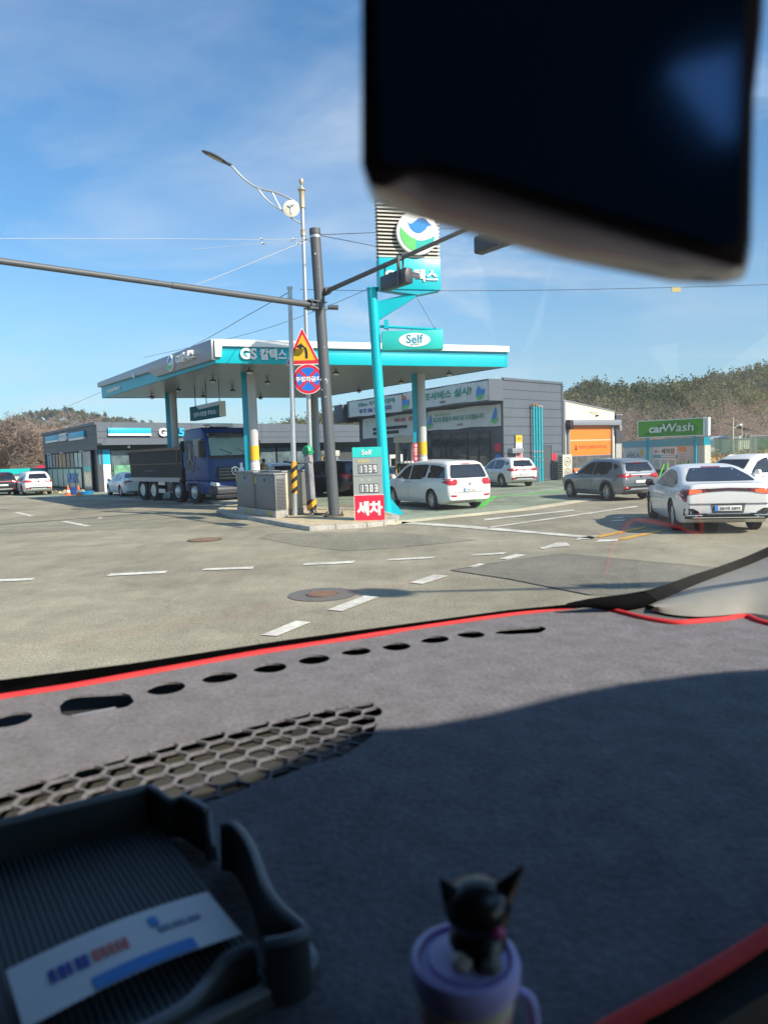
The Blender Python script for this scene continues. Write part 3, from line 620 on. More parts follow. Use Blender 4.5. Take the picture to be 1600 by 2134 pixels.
# painted marks
def mark(pp, m=LINE, name='lane_marking'): sheet(name, PG(*pp), .016, m)
for q in [[(30, 1069), (40, 1068), (73, 1076), (62, 1077)], [(128, 1088), (141, 1087), (192, 1097), (178, 1098)], [(203, 1080), (213, 1079), (215, 1081), (205, 1082)],
          [(-60, 1216), (-60, 1211), (75, 1206), (66, 1211)], [(222, 1202), (232, 1197), (350, 1191), (344, 1196)], [(420, 1190), (428, 1186), (530, 1182), (526, 1187)],
          [(628, 1180), (638, 1175), (741, 1170), (734, 1175)], [(682, 1273), (713, 1276), (790, 1246), (760, 1243)], [(545, 1326), (578, 1328), (648, 1299), (617, 1296)],
          [(802, 1170), (815, 1166), (908, 1161), (900, 1165)], [(978, 1160), (990, 1156), (1056, 1152), (1048, 1156)], [(853, 1216), (880, 1219), (935, 1202), (905, 1199)],
          [(975, 1183), (988, 1184), (1013, 1178), (1000, 1176)], [(1040, 1166), (1058, 1168), (1097, 1158), (1075, 1156)], [(1122, 1144), (1134, 1146), (1150, 1142), (1188, 1139), (1180, 1132), (1160, 1132)],
          [(836, 1092), (838, 1088), (960, 1095), (1100, 1107), (1241, 1120), (1236, 1124), (1090, 1111), (950, 1100)], [(1008, 1086), (1010, 1082), (1194, 1063), (1196, 1065)], [(1015, 1102), (1020, 1099), (1326, 1055), (1328, 1057)],
          [(1198, 1127), (1205, 1121), (1245, 1117), (1238, 1123)], [(1240, 1131), (1248, 1126), (1290, 1124), (1285, 1129)], [(1268, 1088), (1278, 1085), (1304, 1083), (1298, 1087)], [(1272, 1081), (1285, 1079), (1302, 1078), (1296, 1081)]]: mark(q)
mark([(1241, 1120), (1246, 1117), (1342, 1098), (1345, 1101), (1252, 1121)], YLINE, 'yellow_marking')
mark([(1287, 1126), (1294, 1122), (1372, 1106), (1378, 1109), (1300, 1126)], YLINE, 'yellow_marking')
# kerbed corner island
isl = PG((455, 1066), (470, 1075), (540, 1088), (590, 1098), (645, 1107), (700, 1104), (765, 1100), (800, 1096), (826, 1090), (832, 1082)) + PG((800, 1072), (740, 1066), (640, 1060), (540, 1053), (480, 1056))
KERB = mat('granite_kerb', (.40, .38, .33), .85, var=.2, scale=14, dirt=.15, bump=.3)
SAND = mat('sandy_paving', (.46, .38, .24), .95, var=.3, scale=4, bump=.4)
ic = sum(isl, Vector()) / len(isl)
ii = [p + (ic - p).normalized() * .28 for p in isl]
b = MB(); n = len(isl); zs = .13
vs = [(p.x, p.y, 0) for p in isl] + [(p.x, p.y, zs) for p in isl] + [(p.x, p.y, zs) for p in ii]
b.add(vs, [(i, (i + 1) % n, n + (i + 1) % n, n + i) for i in range(n)] + [(n + i, n + (i + 1) % n, 2 * n + (i + 1) % n, 2 * n + i) for i in range(n)])
struct(b.build('kerb', KERB, bevel=.012))
v2, tr = fillpoly([(p.x, p.y) for p in ii], .3); b = MB(); b.add([(v.x, v.y, zs - .012 + rnd.uniform(-.006, .014)) for v in v2], tr); struct(b.build('pavement', SAND, smooth=True))
# joints between kerb stones and a painted stretch
b = MB()
for i in range(8):
    a_, c_ = isl[i], isl[i + 1]; k = max(1, int((c_ - a_).length / 1.0)); d = (c_ - a_).normalized(); nn = Vector((d.y, -d.x, 0))
    for j in range(1, k + 1):
        p = a_ + (c_ - a_) * j / (k + .001); b.add([tuple(p + d * q + nn * w + Vector((0, 0, z))) for q, w, z in ((-.008, .004, 0), (.008, .004, 0), (.008, .004, zs + .003), (-.008, .004, zs + .003), (.008, -.26, zs + .003), (-.008, -.26, zs + .003))], [(0, 1, 2, 3), (3, 2, 4, 5)])
struct(b.build('kerb_joint', SEAM))
RUST = mat('rusty_iron', (.15, .115, .085), .8, metal=.3, var=.3, scale=30, bump=.5)
def manhole(px, py, r, patch, label):
    c = gz(px, py, 0); root = thing('manhole_cover', label, 'manhole cover', (c.x, c.y, .012))
    if patch: b = MB(); b.lathe([(patch, -.002), (patch, .001)], 40); b.build('surround', mat('dark_concrete', (.12, .12, .11), .9, var=.15, scale=10), root)
    b = MB(); b.lathe([(r, 0), (r, .012), (r * .93, .012), (r * .93, .004)], 36, closed=False); b.build('frame', RUST, root)
    b = MB(); b.lathe([(r * .91, .002), (r * .91, .012)], 36); k = r * .13; i = -6
    lid = b.build('lid', RUST, root); b = MB()
    for i in range(-6, 7):
        for j in range(-6, 7):
            if hypot(i, j) * k < r * .84: b.box(i * k - k * .32, i * k + k * .32, j * k - k * .32, j * k + k * .32, .012, .018)
    b.build('lid_studs', mat('worn_iron', (.30, .19, .13), .7, metal=.4, var=.3), lid)
manhole(672, 1240, .24, .50, 'round rusty manhole cover in a dark round patch, nearest in the road')
manhole(427, 1126, .43, 0, 'larger flat rusty manhole cover farther out in the road, left of the kerb')

# ------------------------------------------------------------------ hills and woods
SKYL = [(-900, 930), (-300, 905), (-100, 888), (0, 876), (40, 865), (70, 857), (110, 853), (150, 853), (200, 858), (240, 866), (300, 876), (345, 887), (430, 893), (540, 890), (576, 876), (640, 864), (695, 854), (736, 847), (800, 838), (900, 828), (1000, 818), (1100, 808), (1175, 802), (1200, 795), (1240, 788), (1300, 798), (1400, 794), (1450, 780), (1530, 762), (1600, 752), (1800, 722), (2300, 690)]
def ridge_d(px): return float(np.interp(px, [-900, 250, 450, 620, 1100, 1700, 2300], [760, 640, 520, 330, 300, 300, 300]))
def hill(px, t):
    """point on the hillside for a bearing (by pixel column) and 0..1 up the slope"""
    D = ridge_d(px); d0 = 0.36 * D; y = float(np.interp(px, [a for a, _ in SKYL], [c for _, c in SKYL]))
    tree = (9.5 if px > 500 else 9.0)
    d = d0 + (D - d0) * t; top = at(px, y, D); zr = top.z - tree
    prof = 3 * t * t - 2 * t ** 3 if t < 1 else 1 - (t - 1) * 1.6
    prof = .55 * t + .45 * prof if t < 1 else prof
    p = at(px, y, d); nz = 2.0 * sin(px * .021 + t * 7) * sin(t * pi) * (D / 400)
    return Vector((p.x, d, max(0, zr * prof) + nz * min(1, t * 2) - .3))
pxs = [-900 + 40 * i for i in range(81)]; ts = [0, .08, .16, .25, .35, .45, .55, .65, .75, .85, .93, 1.0, 1.15, 1.4]
b = MB(); vs = [tuple(hill(p, t)) for p in pxs for t in ts]; K = len(ts)
b.add(vs, [(i * K + j, (i + 1) * K + j, (i + 1) * K + j + 1, i * K + j + 1) for i in range(len(pxs) - 1) for j in range(K - 1)])
struct(b.build('hillside', mat('leaf_litter', (.20, .155, .115), .95, var=.4, scale=.08, dirt=.3), smooth=True))
nr = np.random.default_rng(5)
def leafmesh(name, C_, size, m, squash=.6, tri=False):
    """C_: (n,3) card centres; one small randomly turned card at each"""
    n = len(C_); a = nr.normal(size=(n, 3)); a /= np.linalg.norm(a, axis=1)[:, None]; r_ = nr.normal(size=(n, 3)); b_ = np.cross(a, r_); b_ /= np.linalg.norm(b_, axis=1)[:, None]
    s = (size * nr.uniform(.6, 1.3, n))[:, None] if np.isscalar(size) else (size * nr.uniform(.6, 1.3, n))[:, None]
    P4 = np.stack([C_ - a * s - b_ * s * squash, C_ + a * s - b_ * s * squash * .6, C_ + a * s * .9 + b_ * s * squash, C_ - a * s * .7 + b_ * s * squash], 1).reshape(-1, 3)
    me = bpy.data.meshes.new(name); me.vertices.add(4 * n); me.vertices.foreach_set('co', P4.astype(np.float32).ravel()); me.loops.add(4 * n); me.loops.foreach_set('vertex_index', np.arange(4 * n, dtype=np.int32))
    me.polygons.add(n); me.polygons.foreach_set('loop_start', np.arange(0, 4 * n, 4, dtype=np.int32)); me.polygons.foreach_set('loop_total', np.full(n, 4, dtype=np.int32))
    me.update(calc_edges=True); me.materials.append(m); o = bpy.data.objects.new(name, me); COL.objects.link(o); return o
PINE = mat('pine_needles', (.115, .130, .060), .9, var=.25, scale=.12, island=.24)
PINEY = mat('yellowish_pine_needles', (.185, .180, .075), .9, var=.25, scale=.12, island=.24)  # yellower needles, given to some pines at random
TWIG = mat('bare_twigs', (.34, .27, .22), .95, var=.2, scale=.1, island=.24)
TWIG2 = mat('rusty_twigs', (.36, .24, .16), .95, var=.2, scale=.1, island=.24)
for fm in (PINE, PINEY, TWIG, TWIG2):
    t = fm.node_tree; bs = t.nodes['Principled BSDF']; tl = t.nodes.new('ShaderNodeBsdfTranslucent'); ms_ = t.nodes.new('ShaderNodeMixShader'); ms_.inputs[0].default_value = .42
    src = bs.inputs['Base Color'].links[0].from_socket; t.links.new(src, tl.inputs[0]); t.links.new(bs.outputs[0], ms_.inputs[1]); t.links.new(tl.outputs[0], ms_.inputs[2]); t.links.new(ms_.outputs[0], t.nodes['Material Output'].inputs[0])
pts = {0: [], 1: [], 2: [], 3: []}; szs = {0: [], 1: [], 2: [], 3: []}
def crown(kind, p, h, w, n, size):
    k = max(4, n // 16); cen = nr.normal(size=(k, 3)); cen /= np.linalg.norm(cen, axis=1)[:, None]; cen *= nr.uniform(.25, .85, k)[:, None]
    idx = nr.integers(0, k, n); q = cen[idx] + nr.normal(size=(n, 3)) * .20
    q[:, 0] *= w; q[:, 1] *= w; q[:, 2] = q[:, 2] * h * .42 + h * .60
    pts[kind].append(q + np.array([p.x, p.y, p.z])); szs[kind].append(np.full(n, size))
cnt = 0
for i in range(5200):
    px = nr.uniform(-260, 1750); t = nr.uniform(.0, 1.06)
    if 745 < px < 1150 and nr.random() < .85: continue
    p = hill(px, t); D = p.y; sc = D / 300
    if px > 1100: thr = .40 + .10 * sin(px * .012); 
    elif px > 500: thr = .35
    else: thr = .72
    pine = (t > thr + nr.normal() * .10) or nr.random() < .07
    size = .55 * (D / 300) ** .8
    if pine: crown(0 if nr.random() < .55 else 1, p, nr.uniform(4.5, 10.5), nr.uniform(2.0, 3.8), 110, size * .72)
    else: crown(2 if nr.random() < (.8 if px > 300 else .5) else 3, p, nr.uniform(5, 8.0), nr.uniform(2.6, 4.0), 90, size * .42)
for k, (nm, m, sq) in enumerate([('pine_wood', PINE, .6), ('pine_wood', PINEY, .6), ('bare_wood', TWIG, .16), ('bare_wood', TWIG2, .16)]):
    o = leafmesh(nm, np.concatenate(pts[k]), np.concatenate(szs[k]) * (1 if k < 2 else 1.9), m, sq)
    tag(o, ['dark green pines covering the upper hillside', 'yellowish green pines among the dark ones on the hillside', 'grey brown leafless wood on the lower hillside', 'rusty brown leafless wood low on the hillside'][k], 'wood', kind='stuff')
# nearer bare trees behind the left wall
BARK = mat('pale_bark', (.34, .29, .21), .9, var=.25, scale=5)
def bare_tree(loc, h, label, lean=0, seed=1, spread=1.0, kindc=TWIG2):
    r = random.Random(seed); h *= .68; root = thing('bare_tree', label, 'tree', loc, 0, 'leafless trees behind the left wall')
    b = MB(); tw = MB(); cards = []
    def br(p, d, l, rad, dep):
        q = [p]; dd = d.copy()
        for k in range(4):
            dd = (dd + Vector((r.uniform(-.12, .12), r.uniform(-.12, .12), .04))).normalized(); q.append(q[-1] + dd * l / 4)
        b.tube(q, [rad * (1 - .13 * k) for k in range(5)], 6 if dep < 2 else 4)
        if dep >= 3:
            for k in range(5): cards.append(q[r.randint(1, 4)] + Vector((r.gauss(0, .35), r.gauss(0, .35), r.gauss(0, .35))))
            return
        for k in range(4 if dep else 7):
            f = r.uniform(.3, 1.0) if dep else .28 + .1 * k; i_ = min(3, int(f * 4)); a = q[i_].lerp(q[i_ + 1], f * 4 - i_)
            t = r.uniform(0, 6.28); side = Vector((cos(t), sin(t), r.uniform(.5, 1.3))) * spread
            br(a, (dd * .5 + side).normalized(), l * r.uniform(.38, .55), rad * .42, dep + 1)
    br(Vector((0, 0, 0)), Vector((lean, 0, 1)).normalized(), h * .8, h * .016, 0)
    b.build('trunk', BARK, root, smooth=True)
    o = leafmesh('crown', np.array([tuple(c) for c in cards for _ in range(7)]) + nr.normal(size=(len(cards) * 7, 3)) * .45, .42, kindc, .07); o.parent = root
    return root
for i, (px, Y, h, lab) in enumerate([(46, 86, 9.5, 'tall bare tree with a pale trunk behind the teal topped wall'), (64, 84, 7.5, 'forked bare tree just right of the pale trunk'), (15, 92, 7, 'bushy bare tree at the left edge above the black car'),
      (88, 88, 7, 'twiggy bare tree beside the dark shop corner'), (-20, 96, 8, 'bare tree beyond the left edge of the wall'), (104, 96, 8, 'reddish bare tree half behind the shop wall')]):
    p = at(px, 980, Y); bare_tree((p.x, Y, 0), h, lab, lean=[-.12, .05, 0, .1, 0, 0][i], seed=i + 3, kindc=[TWIG, TWIG, TWIG2, TWIG2, TWIG, TWIG2][i])
# dry grass on the right bank
q = []
for i in range(9000):
    px = nr.uniform(1478, 1720); Y = nr.uniform(50, 95); p = at(px, 950, Y); q.append((p.x, Y, .15 + abs(nr.normal()) * .35))
o = leafmesh('dry_grass', np.array(q), .30, mat('dry_straw', (.42, .27, .12), .95, var=.3, scale=.5, island=.4), .12); tag(o, 'tall dry straw coloured grass on the right bank', 'grass', kind='stuff')
# ------------------------------------------------------------------ filling station canopy
LOGO_W = mat('logo_white', (.82, .82, .80), .35, var=.02); LOGO_G = mat('logo_green', (.10, .50, .12), .4, var=.02); LOGO_T = mat('logo_teal', (.0, .42, .36), .4, var=.02); LOGO_B = mat('logo_blue', (.01, .22, .62), .4, var=.02)
def logo(M, r, parent, depth=.12, name='emblem'):
    """round white emblem with a blue wave over a green band; M frame faces -y"""
    b = MB().at(M); b.lathe([(r * .97, 0), (r, -depth * .3), (r, -depth * .9), (r * .96, -depth)], 40, ax='y'); o = b.build(name, LOGO_W, parent, smooth=True)
    def shp(pts, m, nm, k=1):
        q = MB().at(M @ T(0, -depth - .004 * k, 0)); q.prism([(x * r, z * r) for x, z in pts], 0, -.008, 'y'); q.build(nm, m, o)
    R = .84
    wave = cr([(-.50, .62), (-.42, .42), (-.28, .40), (-.08, .54), (.14, .66), (.36, .62), (.55, .46), (.70, .34)], 5)
    low = cr([(.70, .34), (.52, .30), (.36, .12), (.12, -.02), (-.14, .02), (-.36, .22), (-.50, .62)], 5)
    shp(wave + low[1:-1], LOGO_B, 'emblem_wave')
    a0 = radians(172); arc = [(R * cos(t), R * sin(t)) for t in np.linspace(radians(165), radians(262), 14)]
    up = cr([(-.05, -.32), (-.36, -.20), (-.58, -.02), (R * cos(radians(165)), R * sin(radians(165)))], 4)
    shp(arc + [(-.10, -.34)] + up[1:-1], LOGO_G, 'emblem_leaf')
    arc = [(R * cos(t), R * sin(t)) for t in np.linspace(radians(262), radians(352), 14)]
    up = cr([(R * cos(radians(352)), R * sin(radians(352))), (.55, -.26), (.2, -.36), (-.10, -.34)], 4)
    shp(arc + up[1:], LOGO_T, 'emblem_band')
    return o
ZB, ZT = 5.6, 6.45
A_ = gz(450, 757, ZB); B_ = gz(1057, 765, ZB); C_ = gz(214, 830, ZB); D_ = B_ + C_ - A_
can = thing('station_canopy', 'large teal and white flat filling station canopy on round columns', 'canopy', (A_.x, A_.y, 0))
la, lb, lc, ldd = [Vector((p.x - A_.x, p.y - A_.y)) for p in (A_, B_, C_, D_)]
lb_len = lb.length; lc_len = lc.length
SOF = mat('soffit_panel', (.30, .30, .29), .32, metal=.25, var=.10, scale=1.2, aniso=(1, 9, 1))
b = MB(); b.prism([tuple(p * .995) for p in (la, lb, ldd, lc)], ZB + .06, ZT - .1, 'z'); b.build('roof_slab', mat('roof_grey', (.3, .3, .3), .7), can)
b = MB(); rows = 26
for i in range(rows):
    f0, f1 = i / rows, (i + .96) / rows
    for j in range(1):
        p = [la.lerp(lc, f0), lb.lerp(ldd, f0), lb.lerp(ldd, f1), la.lerp(lc, f1)]; b.prism([(q.x, q.y) for q in p], ZB + .02, ZB + .05, 'z')
b.build('soffit', SOF, can)
# front fascia (A->B)
Mf = FM(la, lb)
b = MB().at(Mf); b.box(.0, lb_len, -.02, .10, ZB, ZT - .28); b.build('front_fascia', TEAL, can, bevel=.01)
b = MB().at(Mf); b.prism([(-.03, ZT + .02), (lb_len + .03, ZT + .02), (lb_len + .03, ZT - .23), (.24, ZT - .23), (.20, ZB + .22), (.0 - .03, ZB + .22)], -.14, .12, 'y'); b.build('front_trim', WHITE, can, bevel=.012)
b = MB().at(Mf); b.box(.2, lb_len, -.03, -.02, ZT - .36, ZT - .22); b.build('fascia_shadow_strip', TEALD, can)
text('GS', Mf @ T(1.22, -.03, ZB + .36), .42, WHITE, can, depth=.09, bold=.035, width=.62)
text('칼텍스', Mf @ T(2.16, -.03, ZB + .35), .42, WHITE, can, depth=.08, bold=.035, width=1.02)
# right fascia (B->D) and back (D->C) seen only at the edge
for p0, p1 in ((lb, ldd), (ldd, lc)):
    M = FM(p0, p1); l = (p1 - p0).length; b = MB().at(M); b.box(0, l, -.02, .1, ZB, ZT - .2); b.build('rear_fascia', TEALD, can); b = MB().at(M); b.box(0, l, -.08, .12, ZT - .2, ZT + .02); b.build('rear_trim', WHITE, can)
# left side fascia (C->A)
Ms = FM(lc, la); l = lc_len
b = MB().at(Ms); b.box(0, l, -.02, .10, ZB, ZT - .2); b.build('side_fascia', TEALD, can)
b = MB().at(Ms); b.prism([(-.25, ZT + .02), (l + .03, ZT + .02), (l + .03, ZB + .12), (l * .60, ZB + .16), (l * .545, ZT - .38), (-.25, ZT - .24)], -.16, .10, 'y'); b.build('side_trim', SILVER, can, bevel=.01)  # white trim on the shaded side; its shade is put into the grey
logo(Ms @ T(l * .735, -.16, ZB + .50), .34, can, depth=.1)
text('GS칼텍스', Ms @ T(l * .855, -.16, ZB + .52), .36, WHITE, can, depth=.2, bold=.03, width=1.9)
text('I am your Energy', Ms @ T(l * .15, -.03, ZB + .25), .30, WHITE, can, depth=.03, bold=.02, width=2.4)
b = MB().at(Ms); b.box(l * .40, l * .40 + .16, -.22, -.16, ZT - .42, ZT - .22); b.build('junction_box', WHITE, can)
# columns
def uv(u, v): return Vector((u, 0)).x * lb / lb_len + v * lc / lc_len
COLM = mat('white_grey_column', (.46, .47, .48), .4, var=.05, scale=3)
cols = []
for u, v in ((2.6, 3.0), (2.7, 12.8), (10.0, 12.0), (10.3, 3.0)):
    c = uv(u, v); cols.append(c); b = MB(); b.tube([(c.x, c.y, 0), (c.x, c.y, ZB + .03)], .19, 20, cap=False); b.build('column', COLM, can, smooth=True)
    b = MB(); b.prism([(-.42, -.02), (-.17, -.02), (-.17, .10), (-.42, .10)], 0, ZB + .03, 'z'); o = b.build('column_fin', TEALD, can, bevel=.008); o.location = (c.x, c.y, 0)
    if v < 5:
        def band(z0, z1, m, nm): q = MB(); q.tube([(c.x, c.y, z0), (c.x, c.y, z1)], .196, 20); q.build(nm, m, can, smooth=True)
        band(1.95, 2.55, YEL, 'warning_sticker'); band(1.35, 1.85, WHITE, 'notice_sticker')
        M = FM((c.x - .2, c.y - .2), (c.x + .2, c.y - .2))
        for k in range(4): text('주의', FM((c.x, c.y - .2), (c.x + 1, c.y - .2)) @ T(0, 0, 1.75 - k * .11), .05, INK if k else REDP, can, depth=.003)
c = cols[3]; q = MB(); q.box(c.x - .44, c.x - .20, c.y - .06, c.y - .03, 1.65, 2.5); sg = q.build('vertical_sign', REDP, can)
for k, ch in enumerate('셀프주유'): text(ch, FM((c.x - .32, c.y - .062), (c.x, c.y - .062)) @ T(0, 0, 2.38 - k * .2), .15, WHITE, sg, depth=.004, bold=.02)
# soffit lamps
def lamp(px, py):
    p = gz(px, py, ZB - .15) - A_; b = MB(); z = ZB - .15
    b.lathe([(.03, .14), (.03, .02), (.13, .0), (.15, -.05), (.12, -.07)], 14, (p.x, p.y, z + .05)); h = b.build('ceiling_lamp', mat('lamp_housing', (.04, .045, .05), .5), can, smooth=True)
    b = MB(); b.lathe([(.12, -.02), (.09, -.08), (.0, -.1)], 14, (p.x, p.y, z + .0)); b.build('lamp_glass', mat('lamp_glass', (.65, .66, .64), .3), h, smooth=True)
for px, py in ((520, 775), (558, 797), (485, 814), (444, 794), (372, 813), (424, 826), (317, 828), (543, 829), (936, 780), (836, 797), (748, 815), (700, 778), (640, 800)): lamp(px, py)
# hanging name sign
p0 = gz(396, 0, 4) ; hs_l = at(395, 848, 35.6); hs_r = at(457, 838, 32.4)
hs = thing('hanging_sign', 'dark teal station name sign hanging under the canopy above the truck', 'sign', (hs_l.x, hs_l.y, 0))
lr = Vector((hs_r.x - hs_l.x, hs_r.y - hs_l.y)); M = FM((0, 0), lr); l = lr.length; z0, z1 = 3.95, 4.62
b = MB().at(M); b.box(0, l, 0, .28, z0, z1); b.build('sign_box', mat('dark_teal_face', (.004, .12, .16), .7, spec=.2), hs, bevel=.01)
b = MB().at(M); b.prism([(l * .22, z1 + .003), (l * .34, z1 - .20), (l, z1 - .16), (l, z1 + .003)], -.006, .0, 'y'); b.build('sign_band', SILVER, hs)
b = MB().at(M); b.box(l, l + .01, -.01, .29, z0 - .01, z1 + .01); b.build('sign_end', mat('cream_end', (.62, .60, .52), .5), hs)
text('양주시청앞 주유소', M @ T(l * .52, -.004, z0 + .24), .22, mat('pale_print', (.75, .82, .82), .5), hs, width=l * .74, depth=.006, bold=.008)
for x in (.12, .5, .92): b = MB().at(M); b.tube([(l * x, .14, z1), (l * x, .14, ZB + .03)], .022, 6); b.build('hanger_rod', DPOLE, hs)

# ------------------------------------------------------------------ buildings
def clad_face(parent, M, L_, z0, z1, m, seams=(), name='wall', vseams=()):
    b = MB().at(M)
    for z in seams: b.box(.01, L_ - .01, -.004, .02, z - .015, z + .015)
    for x in vseams: b.box(x - .012, x + .012, -.005, .02, z0 + .02, z1 - .02)
    if b.v: b.build('panel_joint', SEAM, parent)
def window(parent, M, x0, x1, z0, z1, nx=1, nz=1, glass=None, fr=None, fw=.06, name='window', depth=.05):
    fr = fr or BLACK; glass = glass or GLASSD
    b = MB().at(M); b.box(x0, x1, -depth, .02, z0, z0 + fw); b.box(x0, x1, -depth, .02, z1 - fw, z1)
    for i in range(nx + 1):
        x = x0 + (x1 - x0 - fw) * i / nx; b.box(x, x + fw, -depth * .9, .02, z0 + fw, z1 - fw)
    for j in range(1, nz):
        z = z0 + (z1 - z0) * j / nz; b.box(x0 + fw, x1 - fw, -depth * .8, .02, z - fw / 2, z + fw / 2)
    f = b.build(name, fr, parent); b = MB().at(M); b.box(x0 + fw * .5, x1 - fw * .5, -.012, .0, z0 + fw * .5, z1 - fw * .5); b.build('pane', glass, f); return f
# --- convenience store, corner at px 208/217
SC = gz(216, 1027, 0); SC = Vector((-19.9, 50.6, 0)); SL = Vector((-30.6, 65.5, 0)); SR = SC + Vector((.70, .714, 0)) * 29.5
SH = 4.85
sh = thing('convenience_store', 'low black clad convenience store at the left with light blue sign bands', 'shop', SC)
pc = [Vector((0, 0)), Vector((SR.x - SC.x, SR.y - SC.y)), Vector((SR.x - SC.x - 9, SR.y - SC.y + 9)), Vector((SL.x - SC.x, SL.y - SC.y))]
ML = FM(pc[3], pc[0]); LL = pc[3].length; MR = FM(pc[0], pc[1]); LR = pc[1].length
b = MB(); b.prism([tuple(p) for p in pc], 3.0, SH, 'z'); b.build('wall', CLAD, sh)
ib = [p * .97 + Vector((.0, .5)) for p in pc]; b = MB(); b.prism([tuple(p) for p in ib], 0, 3.0, 'z'); b.build('inner_wall', mat('shop_dark_interior', (.05, .055, .06), .6, var=.2), sh)
b = MB().at(ML); b.box(-.05, LL + .1, -.10, .08, SH - .12, SH + .06); b.at(MR); b.box(-.05, LR, -.10, .08, SH - .12, SH + .06); b.build('parapet_cap', CLADL, sh)
b = MB().at(MR); b.box(-.05, LR, -.9, .0, 3.28, 3.42); b.build('entrance_canopy', CLADL, sh)
b = MB().at(MR); b.box(-.0, LR, -.12, .0, 3.42, SH - .12); b.build('sign_fascia', CLADL, sh)
clad_face(sh, MR @ T(0, -.12, 0), LR, 3.4, SH, None, seams=(3.8, 4.25), vseams=(7.5, 14, 20.5))
clad_face(sh, ML, LL, 3.0, SH, None, seams=(3.55, 4.1), vseams=(LL * .33, LL * .66))
CYAN = mat('light_blue_panel', (.03, .42, .66), .4, var=.03)
def band(M, x0, x1, z0, z1):
    q = MB().at(M); q.box(x0, x1, -.16, -.02, z0 + (z1 - z0) * .28, z1); s_ = q.build('sign_panel', CYAN, sh, bevel=.01); q = MB().at(M); q.box(x0, x1, -.17, -.02, z0, z0 + (z1 - z0) * .27); q.build('sign_underline', WHITE, s_)
band(MR @ T(0, -.12, 0), .75, 4.0, 3.95, 4.5); band(MR @ T(0, -.12, 0), 8.1, 12.5, 3.95, 4.5)
band(ML, LL * .10, LL * .38, 3.95, 4.5); band(ML, LL * .58, LL * .84, 3.85, 4.45)
text('GS25', ML @ T(LL * .48, -.02, 4.22), .62, WHITE, sh, depth=.2, bold=.04, width=LL * .15)
text('GS', MR @ T(5.15, -.14, 4.2), .62, WHITE, sh, depth=.16, bold=.04, width=1.05)
text('25', MR @ T(6.25, -.14, 4.2), .62, CYAN, sh, depth=.16, bold=.04, width=.95)
# glazed front of the right-hand face
SHOPG = mat('shop_glass', (.10, .14, .16), .05, var=.6, scale=1.1, spec=.7)
for i in range(9):
    x = .95 + i * 2.1
    if x < LR - 3: window(sh, MR @ T(0, .12, 0), x, x + 2.05, 0.05, 2.98, 1, 2, SHOPG, BLACK, .07, depth=.08)
b = MB().at(MR); b.box(.12, .9, -.02, .14, 0, 1.95); b.build('corner_pillar', mat('white_pillar', (.7, .7, .72), .4), sh); b = MB().at(MR); b.box(.12, .9, -.03, .14, 1.95, 2.98); b.build('pillar_panel', CYAN, sh)
for x in (.2, LL - .35): b = MB().at(ML); b.box(x, x + .35, -.02, .35, 0, 3.0); b.build('corner_post', CLAD, sh)
for x, z in ((LL * .15, 2.95), (LL * .42, 2.95), (LL * .78, 2.95)): q = MB().at(ML); q.box(x, x + .5, -.25, -.05, z, z + .06); q.build('downlight', WHITE, sh)
gl = [mat('shop_glass_blue', (.06, .30, .45), .08, var=.3, spec=.7), SHOPG, mat('shop_poster_orange', (.45, .25, .10), .5, var=.5, scale=1.5), SHOPG, mat('pale_film', (.50, .58, .52), .3, var=.15)]
xs_ = [.6, LL * .16, LL * .30, LL * .45, LL * .60, LL * .74]
for i in range(5): window(sh, ML @ T(0, .1, 0), xs_[i], xs_[i + 1] - .05, 1.75, 2.95, 2, 1, gl[i], BLACK, .06)
window(sh, ML @ T(0, .1, 0), .6, LL * .72, .15, 1.72, 6, 1, gl[4], BLACK, .06)
text('PLEX', ML @ T(LL * .56, .03, .95), .75, mat('blue_lettering', (.02, .25, .70), .5), sh, depth=.01, bold=.05, width=3.6)
window(sh, ML @ T(0, .1, 0), LL * .745, LL * .88, .05, 2.95, 1, 2, mat('reflecting_door', (.40, .42, .40), .12, var=.4, scale=1.5), SILVER, .08, name='door')
# goods seen through the front glass: posters and shelves
q = MB().at(MR); q.box(1.15, 2.6, .02, .05, 1.05, 1.85); q.build('poster', mat('green_poster', (.12, .30, .18), .5, var=.6, scale=2), sh)
for k in range(3): q = MB().at(MR); q.box(3.0 + k * 1.0, 3.75 + k * 1.0, .03, .06, .5, 1.75); q.build('shelf', mat('shelf_goods', (.35, .37, .34), .6, var=.6, scale=7), sh)
q = MB().at(MR); q.box(1.15, 4.7, .0, .04, .05, .55); q.build('window_sticker', mat('blue_white_sticker', (.10, .42, .62), .4, var=.5, scale=1.3), sh)
for x in (2.1, 6.9): q = MB().at(MR); q.lathe([(.05, 0), (.11, -.06), (.11, -.14), (.05, -.2)], 12, (x, -.5, 3.26)); q.build('dome_camera', WHITE, sh, smooth=True)
# --- station office (right)
KC = Vector((7.35, 43.6, 0)); KR = Vector((11.95, 47.9, 0)); KL = Vector((-1.75, 58.2, 0)); OH = 6.3
of = thing('station_office', 'two storey dark grey clad station office hung with banners', 'office building', KC)
k0 = Vector((0, 0)); kr = Vector((KR.x - KC.x, KR.y - KC.y)); kl = Vector((KL.x - KC.x, KL.y - KC.y)); kd = kl + kr
OL = FM(kl, k0); OLL = kl.length; OR = FM(k0, kr); ORL = kr.length
b = MB(); b.prism([tuple(p) for p in (k0, kr, kd, kl)], 0, OH - .02, 'z'); b.build('wall', CLADL, of)
b = MB().at(OL); b.box(0, OLL - .02, -.03, .0, 0, 4.9); b.build('front_wall', CLAD, of)
